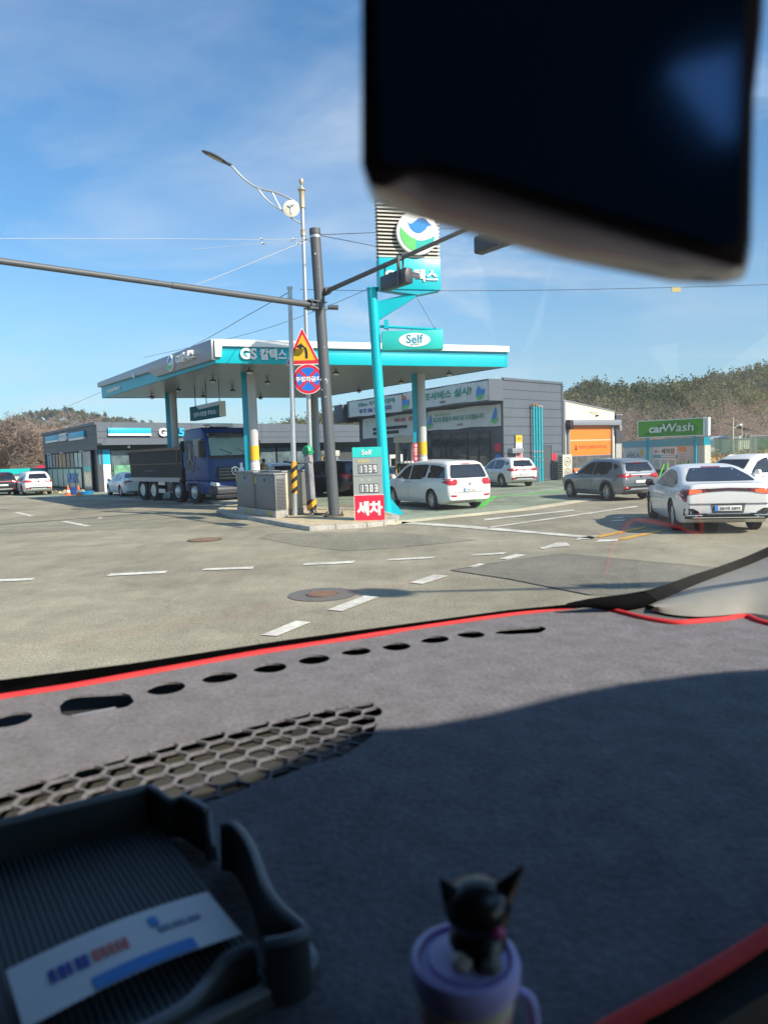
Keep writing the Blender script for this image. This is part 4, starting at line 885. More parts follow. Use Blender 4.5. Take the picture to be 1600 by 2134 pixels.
# upper fascia box overhanging to the left/front
nrm = Vector((-kr.x, -kr.y)).normalized() * 1.1
b = MB().at(OL); b.box(0, OLL, -1.1, 0, 5.02, OH); b.build('upper_fascia', CLADL, of)
clad_face(of, OR, ORL, 0, OH, None, seams=[.75 + .55 * i for i in range(11)], vseams=())
b = MB().at(OR); b.box(-.0, ORL + .06, -.05, .1, OH - .05, OH + .10); b.box(ORL - .06, ORL + .06, -.05, .08, 0, OH); b.build('parapet_cap', CLADL, of)
OFG = mat('office_glass', (.035, .050, .060), .05, var=.5, scale=.8, spec=.8)
window(of, OL @ T(0, -.04, 0), OLL * .70, OLL * .80, .05, 3.3, 1, 2, OFG, BLACK, .07); window(of, OL @ T(0, -.04, 0), OLL * .80, OLL * .93, .3, 3.3, 2, 2, OFG, BLACK, .07)
window(of, OL @ T(0, -.04, 0), OLL * .57, OLL * .70, .05, 3.3, 2, 2, OFG, BLACK, .07, name='door'); window(of, OL @ T(0, -.04, 0), OLL * .30, OLL * .56, .05, 2.4, 3, 1, OFG, BLACK, .07)
q = MB().at(OL); q.box(OLL * .955, OLL * .985, -.06, -.03, 2.0, 2.5); q.build('red_notice', REDP, of); q = MB().at(OL); q.prism([(OLL * .955, 1.2), (OLL * .985, 1.2), (OLL * .985, 1.7), (OLL * .97, 1.85), (OLL * .955, 1.7)], -.06, -.03, 'y'); q.build('blue_notice', BLUEP, of)
q = MB().at(OR); q.box(.4, 1.5, -.35, 0, 1.85, 2.15); q.build('wall_unit', SILVER, of, bevel=.02)
window(of, OR, ORL * .62, ORL * .80, 0.05, 2.35, 1, 1, mat('door_glass', (.09, .11, .12), .1), CLADL, .08, name='door')
q = MB().at(OR); q.box(ORL * .80, ORL * .88, -.03, 0, 1.3, 1.75); q.build('red_notice', REDP, of)
# banners
BAN = mat('banner_cloth', (.68, .68, .65), .8, var=.08, scale=2, dirt=.08)
def banner(M, x0, x1, z0, z1, label):
    o = thing('banner', label, 'banner', KC, 0, 'banners on the station office'); b = MB().at(M)
    nx = 24; vs = []; 
    for i in range(nx + 1):
        for j in range(5): vs.append((x0 + (x1 - x0) * i / nx, -.03 - .015 * sin(i * 1.7 + j), z0 + (z1 - z0) * j / 4 + (.03 * sin(i * .5) if j in (0, 4) else 0)))
    b.add(vs, [(i * 5 + j, (i + 1) * 5 + j, (i + 1) * 5 + j + 1, i * 5 + j + 1) for i in range(nx) for j in range(4)]); b.build('cloth', BAN, o, smooth=True); return o
U = OL @ T(0, -1.1, 0)
o = banner(U, OLL * .47, OLL - .02, 5.08, 6.22, 'upper right banner on the office in green italic letters'); text('셀프서비스 실시!', U @ T(OLL * .74, -.07, 5.74), .52, mat('green_teal_ink', (.02, .30, .22), .6), o, depth=.003, bold=.03, width=OLL * .34, shear=.15)
text('GS칼텍스', U @ T(OLL * .74, -.07, 5.27), .16, INK, o, depth=.003, bold=.01)
for cx, m_ in ((.49, LOGO_B), (.955, LOGO_B)):
    q = MB().at(U @ T(OLL * cx, -.06, 5.65)); q.prism([(.46 * cos(t), .46 * sin(t)) for t in np.linspace(-2.4, .2, 12)] + [(.2, .05), (-.1, .3), (-.3, .1)], 0, -.004, 'y'); q.build('printed_wave', LOGO_B, o)
    q = MB().at(U @ T(OLL * cx, -.068, 5.42)); q.prism([(.62 * cos(t) * .6, .30 * sin(t)) for t in np.linspace(-2.8, .1, 14)], 0, -.003, 'y'); q.build('printed_leaf', LOGO_G, o)
q = MB().at(U @ T(OLL * .475, -.075, 6.0)); q.prism([(-.2, .12), (.3, .0), (.35, -.25), (-.05, -.2)], 0, -.003, 'y'); q.build('printed_flame', mat('orange_ink', (.70, .13, .03), .6), o)
o = banner(U, .4, OLL * .462, 5.02, 6.2, 'upper left banner on the office with green and blue price promise')
text('20km 최저가 보장에', U @ T(OLL * .26, -.07, 5.88), .34, mat('green_teal_ink', (.02, .30, .22)), o, depth=.003, bold=.02, width=OLL * .30)
text('추가 5% 할인까지!', U @ T(OLL * .25, -.07, 5.38), .36, mat('navy_ink', (.02, .06, .30), .6), o, depth=.003, bold=.03, width=OLL * .27)
Q = OL @ T(0, -.14, 0)
o = banner(Q, OLL * .56, OLL - .03, 3.55, 4.85, 'lower right banner on the office in small green letters, above the glass door')
text('양주시청앞주유소', Q @ T(OLL * .66, -.07, 4.55), .14, GREENP, o, depth=.003, width=OLL * .10)
text('최고의 품질과 서비스로 모시겠습니다', Q @ T(OLL * .755, -.07, 4.22), .34, mat('green_teal_ink', (.02, .30, .22)), o, depth=.003, bold=.02, width=OLL * .31)
text('GS칼텍스', Q @ T(OLL * .77, -.07, 3.8), .15, INK, o, depth=.003, bold=.01)
for cx in (.575, .965):
    q = MB().at(Q @ T(OLL * cx, -.06, 4.25)); q.prism([(.55 * cos(t) * .6 - .1, .5 * sin(t)) for t in np.linspace(-2.2, 1.0, 14)], 0, -.004, 'y'); q.build('printed_wave', LOGO_B, o)
    q = MB().at(Q @ T(OLL * cx, -.068, 4.0)); q.prism([(.62 * cos(t) * .6, .30 * sin(t)) for t in np.linspace(-2.8, .1, 14)], 0, -.003, 'y'); q.build('printed_leaf', LOGO_G, o)
o = banner(Q, .8, OLL * .555, 3.3, 4.85, 'lower left banner on the office with a green leaf circle and red print')
text('바로 주유!', Q @ T(OLL * .42, -.07, 4.5), .32, mat('red_ink', (.5, .03, .04), .6), o, depth=.003, bold=.02, width=OLL * .2)
text('e', Q @ T(OLL * .475, -.07, 3.95), .55, INK, o, depth=.003, bold=.06)
q = MB().at(Q @ T(OLL * .525, -.06, 4.1)); q.prism([(.42 * cos(t), .42 * sin(t)) for t in np.linspace(0, 6.1, 20)], 0, -.004, 'y'); q.build('printed_leaf', LOGO_G, o)
for z, w in ((3.98, .5), (3.65, .38)): q = MB().at(Q); q.prism(rounded([(OLL * .14, z - .1), (OLL * (.14 + w * .55), z - .1), (OLL * (.14 + w * .55), z + .12), (OLL * .14, z + .12)], .1), -.075, -.07, 'y'); q.build('printed_pill', INK, o)
q = MB().at(U @ T(-1.6, 0, 0)); q.box(0, 1.4, -.3, 1.2, 4.7, 6.1); q.build('side_sign_box', CLAD, of, bevel=.02)

# --- teal pipes, board, condenser, box
def along(M, x, y=0, z=0): return M @ Vector((x, y, z))
for i in range(4):
    p = along(OR, ORL * (.44 + .045 * i), -.22); root = thing('vent_pipe', ['leftmost of the four teal vent pipes on the office wall', 'second teal vent pipe from the left on the office wall', 'third teal vent pipe from the left on the office wall', 'rightmost of the four teal vent pipes on the office wall'][i], 'pipe', (KC.x + p.x, KC.y + p.y, 0), 0, 'teal vent pipes on the office wall')
    h = 4.75 - (i // 2) * .1; b = MB(); b.tube([(0, 0, 0), (0, 0, h)], .062, 10); b.build('pipe', TEAL, root, smooth=True)
    b = MB(); b.lathe([(.07, 0), (.10, .03), (.10, .12), (.04, .18)], 10, (0, 0, h)); b.build('vent_cap', mat('copper_cap', (.5, .25, .12), .4, metal=.6) if i < 2 else STEEL, root, smooth=True)
    b = MB(); b.lathe([(.085, 0), (.085, .08)], 10, (0, 0, 1.3 if i % 2 else 1.55)); b.lathe([(.085, 0), (.085, .12)], 10, (0, 0, 1.85)); b.build('pipe_collar', STEEL, root)
p = along(OR, ORL * .30, -.12); bd = thing('notice_board', 'narrow yellow, white and red notice board on the grey office wall', 'notice', (KC.x, KC.y, 0))
b = MB().at(OR); b.box(ORL * .17, ORL * .27, -.10, -.05, 1.1, 2.95); b.build('board', WHITE, bd)
b = MB().at(OR); b.box(ORL * .17, ORL * .27, -.11, -.10, 2.5, 2.95); b.build('yellow_panel', YEL, bd); b = MB().at(OR); b.box(ORL * .18, ORL * .26, -.11, -.10, 1.55, 1.85); b.build('red_panel', REDP, bd)
text('세차', OR @ T(ORL * .22, -.11, 2.72), .2, INK, bd, depth=.003); text('카드', OR @ T(ORL * .22, -.11, 2.2), .2, INK, bd, depth=.003); text('안내', OR @ T(ORL * .22, -.112, 1.7), .18, WHITE, bd, depth=.003)
ac = along(OR, ORL * .86, -.75); root = thing('outdoor_condenser', 'cream two fan air conditioner condenser standing by the office wall', 'air conditioner', (KC.x + ac.x, KC.y + ac.y, 0), radians(35))
CRM = mat('cream_metal', (.60, .56, .44), .5, var=.05)
b = MB(); b.box(-.45, .45, -.2, .2, .06, 1.65); b.build('casing', CRM, root, bevel=.02)
for z in (.5, 1.2): b = MB(); b.lathe([(.30, -.21), (.30, -.225), (.27, -.225), (.27, -.21)], 20, (0, 0, z), 'y', closed=True); [b.tube([(.28 * cos(a), -.222, z + .28 * sin(a)), (-.28 * cos(a), -.222, z - .28 * sin(a))], .006, 4) for a in np.linspace(0, 2.8, 6)]; b.build('fan_grille', SILVER, root)
b = MB(); [b.box(-.455, -.452, -.17, .17, .15 + .13 * k, .22 + .13 * k) for k in range(11)]; b.build('side_louvre', SEAM, root)
ebp = along(OR, ORL * .36, -.45); root = thing('meter_box', 'small grey metal box at the foot of the teal pipes', 'utility box', (KC.x + ebp.x, KC.y + ebp.y, 0), radians(43)); b = MB(); b.box(-.5, .3, -.25, .25, 0, 1.0); b.build('cabinet', CLADL, root, bevel=.02)
b = MB(); b.box(-.5, .3, -.27, -.25, .08, .92); b.build('door', CLADL, root, bevel=.01)

# --- car wash
WL = Vector((12.55, 50.0, 0)); WR = Vector((17.1, 53.2, 0)); wv = Vector((WR.x - WL.x, WR.y - WL.y)); WM = FM((0, 0), wv); wl = wv.length
cw = thing('car_wash', 'cream gabled car wash bay with an orange roller door', 'car wash', WL)
wd = Vector((-wv.y, wv.x)).normalized() * 12
CREAMW = mat('cream_panel', (.80, .74, .52), .6, var=.04, scale=1)
b = MB().at(WM); b.prism([(0, 0), (wl, 0), (wl, 4.62), (0, 5.35)], 0, 12, 'y'); b.build('wall', CREAMW, cw)
b = MB().at(WM); b.prism([(-.1, 5.42), (wl + .1, 4.69), (wl + .1, 4.61), (-.1, 5.34)], -.05, 12, 'y'); b.build('roof', SILVER, cw)
b = MB().at(WM); b.box(-.05, .12, -.12, 0, 0, 5.3); b.build('corner_post', SILVER, cw)
b = MB().at(WM); b.box(.15, wl + .25, -.45, 0, 3.62, 4.02); b.box(wl + .05, wl + .3, -.45, 0, 3.2, 3.62); b.build('door_housing', SILVER, cw, bevel=.03)
b = MB().at(WM); b.box(.15, .5, -.47, -.1, 3.35, 3.98); b.build('door_motor', BLACK, cw, bevel=.02)
for x in (.42, wl - .42): b = MB().at(WM); b.box(x - .08, x + .08, -.16, 0, 0, 3.62); b.build('door_rail', SILVER, cw)
ORG = mat('orange_curtain', (.90, .22, .02), .45, var=.03)
dr_ = MB().at(WM); dr_.box(.5, wl - .5, -.06, -.02, 1.52, 3.60); d_ = dr_.build('door', ORG, cw)
b = MB().at(WM); b.box(.5, wl - .5, -.06, -.02, 0.02, .62); b.build('door_lower', ORG, d_)
b = MB().at(WM); b.box(.5, wl - .5, -.045, -.03, .68, 1.46); b.build('door_window', mat('door_clear_panel', (.12, .13, .13), .1, var=.5, scale=1.5), d_)
for z in (.65, 1.49): b = MB().at(WM); b.box(.5, wl - .5, -.075, -.02, z - .035, z + .035); b.build('door_batten', SILVER, d_)
b = MB().at(WM); b.box(.5, wl - .5, -.064, -.02, 2.55, 2.63); b.build('door_stripe', mat('pale_stripe', (.8, .5, .35), .5), d_)
text('직원의 안내에 따라주세요', WM @ T(wl * .55, -.062, 2.1), .26, mat('dark_red_ink', (.22, .03, .01), .6), d_, width=wl * .56, depth=.003, bold=.015)
q = MB().at(WM @ T(wl * .22, -.064, 2.1)); q.lathe([(.10, 0), (.10, -.004)], 14, (0, 0, .06), 'y'); q.prism([(-.17, -.2), (.17, -.2), (.12, -.05), (-.12, -.05)], 0, -.004, 'y'); q.build('printed_figure', MATS['dark_red_ink'], d_)
q = MB().at(WM); q.box(wl * .62, wl * .66, -.12, 0, 4.3, 4.4); q.tube([(wl * .5, -.05, 4.6), (wl * .6, -.15, 4.5), (wl * .66, -.05, 4.62)], .02, 5); q.build('camera', BLACK, cw)
# dark portal beside it
dp = at(1283, 985, 54.0); root = thing('dark_portal', 'tall dark panel over pale boxes beside the car wash bay', 'panel', (dp.x, dp.y, 0), radians(35))
b = MB(); b.box(.05, .72, 0, 3, 2.3, 4.4); b.build('upper_panel', CLAD, root); b = MB(); b.box(.05, .70, .02, 3, 0, 2.3); b.build('lower_box', mat('pale_grey_box', (.42, .43, .42), .5, var=.08), root); b = MB(); b.box(.0, .78, -.05, .05, 4.4, 4.48); b.build('top_trim', SILVER, root)
hr = at(1186, 984, 49.0); root = thing('hose_reel', 'red hose reel standing at the car wash door', 'hose reel', (hr.x, hr.y - .3, 0), .6); b = MB(); [b.lathe([(r_, -.04), (r_ + .02, 0), (r_, .04), (r_ - .02, 0)], 20, (0, 0, .45), 'y', closed=True) for r_ in (.34, .27, .2, .13)]; b.build('hose', REDP, root); b = MB(); b.box(-.2, .2, -.1, .1, 0, .12); b.tube([(0, 0, .1), (0, 0, .45)], .03, 6); b.build('stand', SILVER, root)
# --- white wall with teal top (right) 
V0 = Vector((21.2, 63.5, 0)); V1 = Vector((20.15, 45.2, 0)); vv = Vector((V1.x - V0.x, V1.y - V0.y)); VM = FM((0, 0), vv); vl = vv.length
gw = thing('car_wash_wall', 'white car wash wall with a teal top band and price boards', 'wall', V0)
WALLW = mat('white_block_wall', (.70, .71, .69), .7, var=.06, scale=2, dirt=.1)
b = MB().at(VM); b.box(0, vl, 0, .25, 0, 1.98); b.build('wall_panel', WALLW, gw); b = MB().at(VM); b.box(-.05, vl + .1, -.06, .3, 1.98, 2.5); b.build('top_band', TEALD, gw)
b = MB().at(VM); b.box(0, vl - .3, -.05, 0, 0, .25); b.build('base_strip', SEAM, gw)
b = MB().at(VM); b.box(vl, vl + .22, -.06, .3, 0, 1.98); b.build('end_post', mat('cream_post', (.72, .70, .60), .6), gw)
b = MB().at(VM)
for k in range(1, 9): b.box(vl * .86, vl, -.004, 0, .2 * k, .2 * k + .012)
b.build('block_joint', SILVER, gw)
text('서비스', VM @ T(2.9, -.01, 1.22), .80, INK, gw, width=3.9, depth=.004, shear=.15)
q = MB().at(VM); q.box(4.9, 5.7, -.01, 0, 1.3, 1.75); q.build('yellow_tag', YEL, gw)
q = MB().at(VM); q.box(vl * .46, vl * .745, -.06, 0, .42, 1.92); pb = q.build('price_board', mat('board_white', (.84, .84, .82), .5), gw)
text('세차장', VM @ T(vl * .64, -.062, 1.63), .40, INK, pb, width=2.9, depth=.003, bold=.03); q = MB().at(VM); zc = 1.6; q.prism([(vl * .475, zc), (vl * .50, zc + .19), (vl * .507, zc + .15), (vl * .492, zc + .035), (vl * .54, zc + .035), (vl * .54, zc - .035), (vl * .492, zc - .035), (vl * .507, zc - .15), (vl * .50, zc - .19)], -.065, -.06, 'y'); q.build('arrow', mat('orange_ink', (.70, .13, .03)), pb)
q = MB().at(VM); q.box(vl * .46, vl * .745, -.066, -.06, 1.14, 1.36); q.build('teal_stripe', TEALD, pb)
q = MB().at(VM); q.prism(rounded([(vl * .56, 1.18), (vl * .73, 1.18), (vl * .73, 1.32), (vl * .56, 1.32)], .05), -.07, -.066, 'y'); q.build('white_pill', WHITE, pb)
b = MB().at(VM)
for i in range(7):
    for j in range(3): b.box(vl * .475 + j * 1.6, vl * .475 + j * 1.6 + 1.2, -.066, -.06, .5 + i * .075, .53 + i * .075)
b.build('price_rows', mat('row_ink', (.10, .30, .36), .6), pb)
q = MB().at(VM); q.prism(rounded([(vl * .755, 1.6), (vl * .825, 1.6), (vl * .825, 1.92), (vl * .755, 1.92)], .1), -.03, 0, 'y'); q.build('orange_tag', mat('orange_tag', (.85, .28, .02), .5), gw)
b = MB().at(VM)
for k in range(5): b.box(vl * .76, vl * .82, -.01, 0, .9 + .12 * k, .915 + .12 * k)
b.build('handwritten_rows', INK, gw); b = MB().at(VM); b.tube([(vl * .835, -.01, .45), (vl * .85, -.01, .7), (vl * .855, -.01, 1.0)], .03, 5); b.build('black_swoosh', INK, gw)
# --- green carWash sign
c0 = at(1329, 895, 47.2); c1 = at(1463, 884, 44.6); cv = Vector((c1.x - c0.x, c1.y - c0.y)); CM = FM((0, 0), cv); cl = cv.length
cs = thing('car_wash_sign', 'green carWash sign board on two teal posts', 'sign', (c0.x, c0.y, 0)); GZ0, GZ1 = 2.62, 3.63
b = MB().at(CM); b.box(0, cl, 0, .3, GZ0, GZ1); b.build('sign_box', mat('sign_green', (.10, .36, .025), .4, var=.03), cs)
b = MB().at(CM); b.prism([(cl * .05, GZ0 + .02), (cl * .2, GZ0 + .5), (cl * .42, GZ1 - .12), (cl * .62, GZ1 - .02), (cl * .8, GZ1 - .1), (cl * .95, GZ0 + .45), (cl * .9, GZ0 + .02)], -.004, 0, 'y'); b.build('printed_hill', mat('sign_dark_green', (.055, .25, .02), .4), cs)
b = MB().at(CM); b.box(-.04, cl + .04, -.02, .32, GZ0 - .05, GZ0); b.box(-.04, cl + .04, -.02, .32, GZ1, GZ1 + .05); b.box(-.04, 0, -.02, .32, GZ0, GZ1); b.build('sign_frame', WHITE, cs)
b = MB().at(CM); b.box(cl + .04, cl + .18, -.04, .34, GZ0 - .05, GZ1 + .06); b.box(cl + .22, cl + .36, -.04, .34, GZ0 - .05, GZ1 + .06); b.build('sign_end', WHITE, cs)
text('car', CM @ T(cl * .30, -.01, (GZ0 + GZ1) / 2 - .08), .36, WHITE, cs, depth=.015, bold=.025, width=.98, shear=.12); text('Wash', CM @ T(cl * .63, -.01, (GZ0 + GZ1) / 2 + .03), .52, WHITE, cs, depth=.015, width=1.9, shear=.12)
for x in (.14, .88): b = MB().at(CM); b.box(cl * x - .07, cl * x + .07, .08, .24, 0, GZ0 - .05); b.build('post', TEALD, cs)
# flexible green posts
for i, (px, y0, y1, Y, ln) in enumerate([(1370, 995, 968, 42, .35), (1390, 975, 960, 45, 0), (1410, 972, 957, 47, 0), (1416, 972, 957, 48.5, 0), (1432, 972, 957, 47.5, 0)]):
    p = at(px, 992, Y); root = thing('marker_post', ['leaning bright green marker post nearest the grey car', 'upright bright green marker post below the price board', 'bright green marker post under the board right edge', 'bright green marker post paired close to its neighbour', 'rightmost bright green marker post by the teal post', 'short bright green marker post beside the leaning one'][i], 'marker post', (p.x, p.y, 0), 0, 'bright green marker posts at the car wash')
    b = MB(); b.tube([(0, 0, 0), (ln, 0, .95)], .04, 8); b.lathe([(.10, 0), (.08, .04)], 10); b.build('post', mat('bright_green', (.18, .70, .05), .4), root, smooth=True)
# ------------------------------------------------------------------ poles and signs on the corner
def V3(p): return Vector(p)
def base(px, py, Y=None):
    return gz(px, py, 0) if Y is None else at(px, py, Y)
# street lamp
def street_lamp(off, label, full=True):
    b0 = gz(651, 1078, 0); Y = b0.y; root = thing('street_lamp', label, 'street lamp', b0 + off)
    def q(px, py, dy=0): p = at(px, py, Y + dy); return p - b0
    tp = q(630, 428); b = MB(); b.tube([(0, 0, .1), tuple(tp * .35), tuple(tp)], [.085, .075, .062], 14); b.build('pole', STEEL, root, smooth=True)
    b = MB(); u = tp.normalized()
    for z, r_, h in ((tp.z - .10, .085, .55), (tp.z - .98, .08, .22)):
        c = tp * (z / tp.z); b.lathe([(r_ * .9, 0), (r_ * 1.1, .02), (r_, .05), (r_, h - .05), (r_ * 1.1, h - .02), (r_ * .9, h)], 16, tuple(c))
    c = tp; b.lathe([(.05, .40), (.13, .47), (.13, .50), (.05, .53), (.03, .62), (.06, .68), (.075, .75), (.055, .82), (.01, .85)], 16, tuple(c)); b.build('finial', mat('brass_cream_metal', (.45, .38, .26), .45, metal=.3, var=.1), root, smooth=True)
    arm = [q(628, 431), q(613, 419), q(600, 412), q(585, 405), q(570, 400), q(540, 393), q(522, 383), q(508, 372), q(496, 360), q(487, 350), q(477, 342)]
    b = MB(); b.tube(cr([tuple(p) for p in arm], 3), .032, 8); b.tube(cr([tuple(q(*p)) for p in ((628, 467), (610, 456), (597, 446), (586, 437), (570, 428), (553, 413), (539, 394))], 3), .024, 8); b.tube([tuple(q(586, 436)), tuple(q(577, 420)), tuple(q(568, 401))], .02, 8); b.build('arm', STEEL, root, smooth=True)
    b = MB(); c = q(607, 435, -.05); b.lathe([(.23, 0), (.27, -.015), (.23, -.03)], 28, tuple(c), 'y'); ds = b.build('ornament_disc', mat('cream_disc', (.75, .72, .58), .5), root, smooth=True)
    b = MB().at(Matrix.Translation(c)); b.tube([(0, -.04, -.16), (0, -.04, .02), (-.11, -.04, .10)], .022, 6); b.tube([(0, -.04, .02), (.10, -.04, .12)], .022, 6); b.lathe([(.035, -.04), (.035, -.05)], 10, (.02, 0, .09), 'y'); b.build('ornament_mark', STEEL, ds)
    # lamp head: flattened almond, lens panel beneath
    h0 = q(477, 342); h1 = q(423, 316, -.05); d = (h1 - h0); M = Matrix.Translation(h0) @ d.to_track_quat('X', 'Z').to_matrix().to_4x4(); l = d.length
    b = MB().at(M); b.tube([(-.1, 0, 0), (.12, 0, 0)], .05, 10)
    rings = 12; vs = []; n = 16
    for i in range(rings + 1):
        t = i / rings; w = .20 * (sin(pi * (.10 + .86 * t)) ** .6); hh = .075 * (sin(pi * (.08 + .86 * t)) ** .7)
        for j in range(n): a = 2 * pi * j / n; vs.append((.08 + (l - .05) * t, w * cos(a), max(hh * sin(a), -.035) + .01))
    b.add(vs, [[i * n + j, i * n + (j + 1) % n, (i + 1) * n + (j + 1) % n, (i + 1) * n + j] for i in range(rings) for j in range(n)] + [list(range(n))[::-1], list(range(rings * n, (rings + 1) * n))])
    hd = b.build('lamp_head', mat('lamp_grey', (.06, .065, .07), .45), root, smooth=True)
    for i in range(6): b = MB().at(M); b.box(.22 + i * (l - .4) / 6, .22 + i * (l - .4) / 6 + .085, -.11, .11, -.034, -.027); b.build('led_module', mat('led_lens', (.42, .38, .30), .3), hd)
    return root
street_lamp(Vector((0, 0, 0)), 'tall galvanised street lamp with curled arm and brass finial on the corner')
# a second one stands beside our lane; only its shadow on the road is seen
o2 = thing('street_lamp', 'street lamp standing out of the frame whose long shadow crosses the road', 'street lamp', (16.6, 2.6, 0))
b = MB(); b.tube([(0, 0, 0), (0, 0, 9.2)], [.10, .07], 12); b.build('pole', STEEL, o2); b = MB(); b.tube([(0, 0, 9.0), (-6.4, .15, 9.2)], [.07, .05], 8); b.build('arm', STEEL, o2)
b = MB(); b.lathe([(.02, -.4), (.26, -.2), (.30, 0), (.22, .25), (.02, .35)], 14, (-6.55, .15, 9.2), 'x'); b.box(-3.6, -2.0, .05, .2, 8.95, 9.3); b.build('lamp_head', BLACK, o2)

# dark signal pole with two mast arms
p0 = gz(697, 1083, 0); PY = p0.y
sp = thing('signal_pole', 'thick dark grey traffic signal pole with two long mast arms', 'signal pole', p0)
tp = at(656, 479, PY) - p0
b = MB(); b.tube([(0, 0, .12), tuple(tp * .5), tuple(tp)], [.175, .168, .162], 24); b.build('pole', DPOLE, sp, smooth=True)
b = MB(); b.tube([tuple(tp * .985), tuple(tp * 1.003)], .172, 24); b.build('pole_cap', DPOLE, sp)
b = MB(); b.tube([tuple(tp * .972), tuple(tp * .980)], .170, 24); b.build('steel_band', STEEL, sp)
b = MB(); b.box(-.3, .3, -.3, .3, .12, .16); [b.tube([(x, y, .12), (x, y, .26)], .02, 6) for x in (-.24, .24) for y in (-.24, .24)]; b.build('base_plate', mat('rusty_plate', (.10, .08, .06), .8), sp)
PATCH = mat('paint_chip', (.5, .5, .5), .6)
for z, a_, s_ in ((.915, -1.7, .03), (.87, -1.3, .012), (.60, -1.2, .02), (.49, -1.35, .035), (.485, -1.1, .03), (.478, -1.25, .02), (.43, -1.6, .02), (.455, -2.2, .02), (.49, -2.3, .03), (.84, -1.5, .012)):
    c = tp * z; b = MB(); b.lathe([(s_, 0), (s_, .004)], 8, (c.x + .168 * cos(a_) , c.y + .168 * sin(a_) - .004, c.z), 'y'); b.build('scuff_mark', PATCH, sp)
def mast(pxy, endpt, r0, r1, nm='mast_arm'):
    s = at(*pxy, PY) - p0; e = Vector(endpt) - p0; d = (e - s); b = MB(); k = [.0, .42, .421, 1.0]
    b.tube([tuple(s + d * t) for t in k], [r0, (r0 * .6 + r1 * .4) , (r0 * .6 + r1 * .4) * .86, r1], 14); o = b.build(nm, DPOLE, sp, smooth=True); return s, e
s1, e1 = mast((668, 638), (-10.6, 15.4, 6.75), .095, .075)
b = MB(); M = Matrix.Translation(s1) @ (e1 - s1).to_track_quat('X', 'Z').to_matrix().to_4x4(); b.at(M); b.box(-.15, .5, -.16, .16, -.13, -.09); b.box(-.15, .5, -.16, .16, .09, .13); [b.tube([(x, y, -.16), (x, y, .16)], .02, 6) for x in (.0, .2, .4) for y in (-.13, .13)]; b.build('arm_bracket', DPOLE, sp)
s2, e2 = mast((678, 608), (3.9, 14.9, 7.30), .075, .05)
b = MB(); b.tube([tuple(s2 - (e2 - s2).normalized() * .1), tuple(s2 + (e2 - s2).normalized() * .22)], .12, 14); b.build('arm_flange', DPOLE, sp)
b = MB(); c = at(690, 640, PY) - p0; b.tube([tuple(c + Vector((-.1, 0, 0))), tuple(c + Vector((.22, 0, -.02)))], .075, 12); b.build('arm_stub', DPOLE, sp)
def signal(t, label):
    p = p0 + s2 + (e2 - s2) * t; d = (e2 - s2).normalized(); a = atan2(d.y, d.x); r = thing('traffic_light', label, 'traffic light', p, a, 'traffic lights on the right mast arm')
    SG = mat('signal_housing', (.05, .055, .065), .45)
    b = MB(); b.box(-.75, .42, -.16, .12, -.72, -.32); b.build('housing', SG, r, bevel=.05)
    for x in (-.55, -.17, .21):
        b = MB(); n = 12; vs = []
        for j in range(n + 1):
            an = pi * 1.15 * j / n - pi * .075
            for yy, rr in ((.12, .17), (.38 , .16)): vs.append((x + rr * cos(an), yy, -.53 + rr * sin(an)))
        b.add(vs, [(2 * j, 2 * j + 1, 2 * j + 3, 2 * j + 2) for j in range(n)]); b.build('visor', SG, r)
    b = MB(); b.box(.12, .19, -.20, -.14, -.78, .02); b.box(.14, .18, -.14, .0, -.06, .0); b.tube([(.16, -.02, .09), (.16, -.02, -.3)], .03, 6); b.build('hanger', DPOLE, r)
    b = MB(); b.tube([(-.7, 0, .06), (-.7, 0, -.36)], .025, 6); b.build('hanger', DPOLE, r)
signal(.405, 'dark traffic light hanging in front of the tall teal brand sign')
signal(.80, 'traffic light half hidden under the mirror edge')

# galvanised pole with hazard sleeve
g0 = gz(615, 1082, 0); gp = thing('galvanised_pole', 'thin galvanised pole with an orange and black hazard sleeve', 'pole', g0); gt = at(604, 600, g0.y) - g0
b = MB(); b.tube([(0, 0, .1), tuple(gt * .48), tuple(gt * .481), tuple(gt)], [.088, .084, .075, .07], 16); b.build('pole', STEEL, gp, smooth=True)
b = MB(); b.tube([tuple(gt * .995), tuple(gt * 1.004)], .095, 14); b.tube([tuple(gt * .955), tuple(gt * .960)], .085, 14); b.build('pole_cap', STEEL, gp)
hz = mat('hazard_stripes', (.85, .36, .02), .5)
t_ = hz.node_tree; B_n = t_.nodes['Principled BSDF']; tcn = t_.nodes.new('ShaderNodeTexCoord'); sx = t_.nodes.new('ShaderNodeSeparateXYZ'); t_.links.new(tcn.outputs['Object'], sx.inputs[0])
m1 = t_.nodes.new('ShaderNodeMath'); m1.operation = 'MULTIPLY_ADD'; t_.links.new(sx.outputs[0], m1.inputs[0]); m1.inputs[1].default_value = -.8; t_.links.new(sx.outputs[2], m1.inputs[2])
m2 = t_.nodes.new('ShaderNodeMath'); m2.operation = 'MULTIPLY'; t_.links.new(m1.outputs[0], m2.inputs[0]); m2.inputs[1].default_value = 3.0
m3 = t_.nodes.new('ShaderNodeMath'); m3.operation = 'FRACT'; t_.links.new(m2.outputs[0], m3.inputs[0]); m4 = t_.nodes.new('ShaderNodeMath'); m4.operation = 'GREATER_THAN'; t_.links.new(m3.outputs[0], m4.inputs[0]); m4.inputs[1].default_value = .55
mxn = t_.nodes.new('ShaderNodeMix'); mxn.data_type = 'RGBA'; t_.links.new(m4.outputs[0], mxn.inputs[0]); mxn.inputs[6].default_value = (.85, .36, .02, 1); mxn.inputs[7].default_value = (.02, .02, .02, 1); t_.links.new(mxn.outputs[2], B_n.inputs['Base Color'])
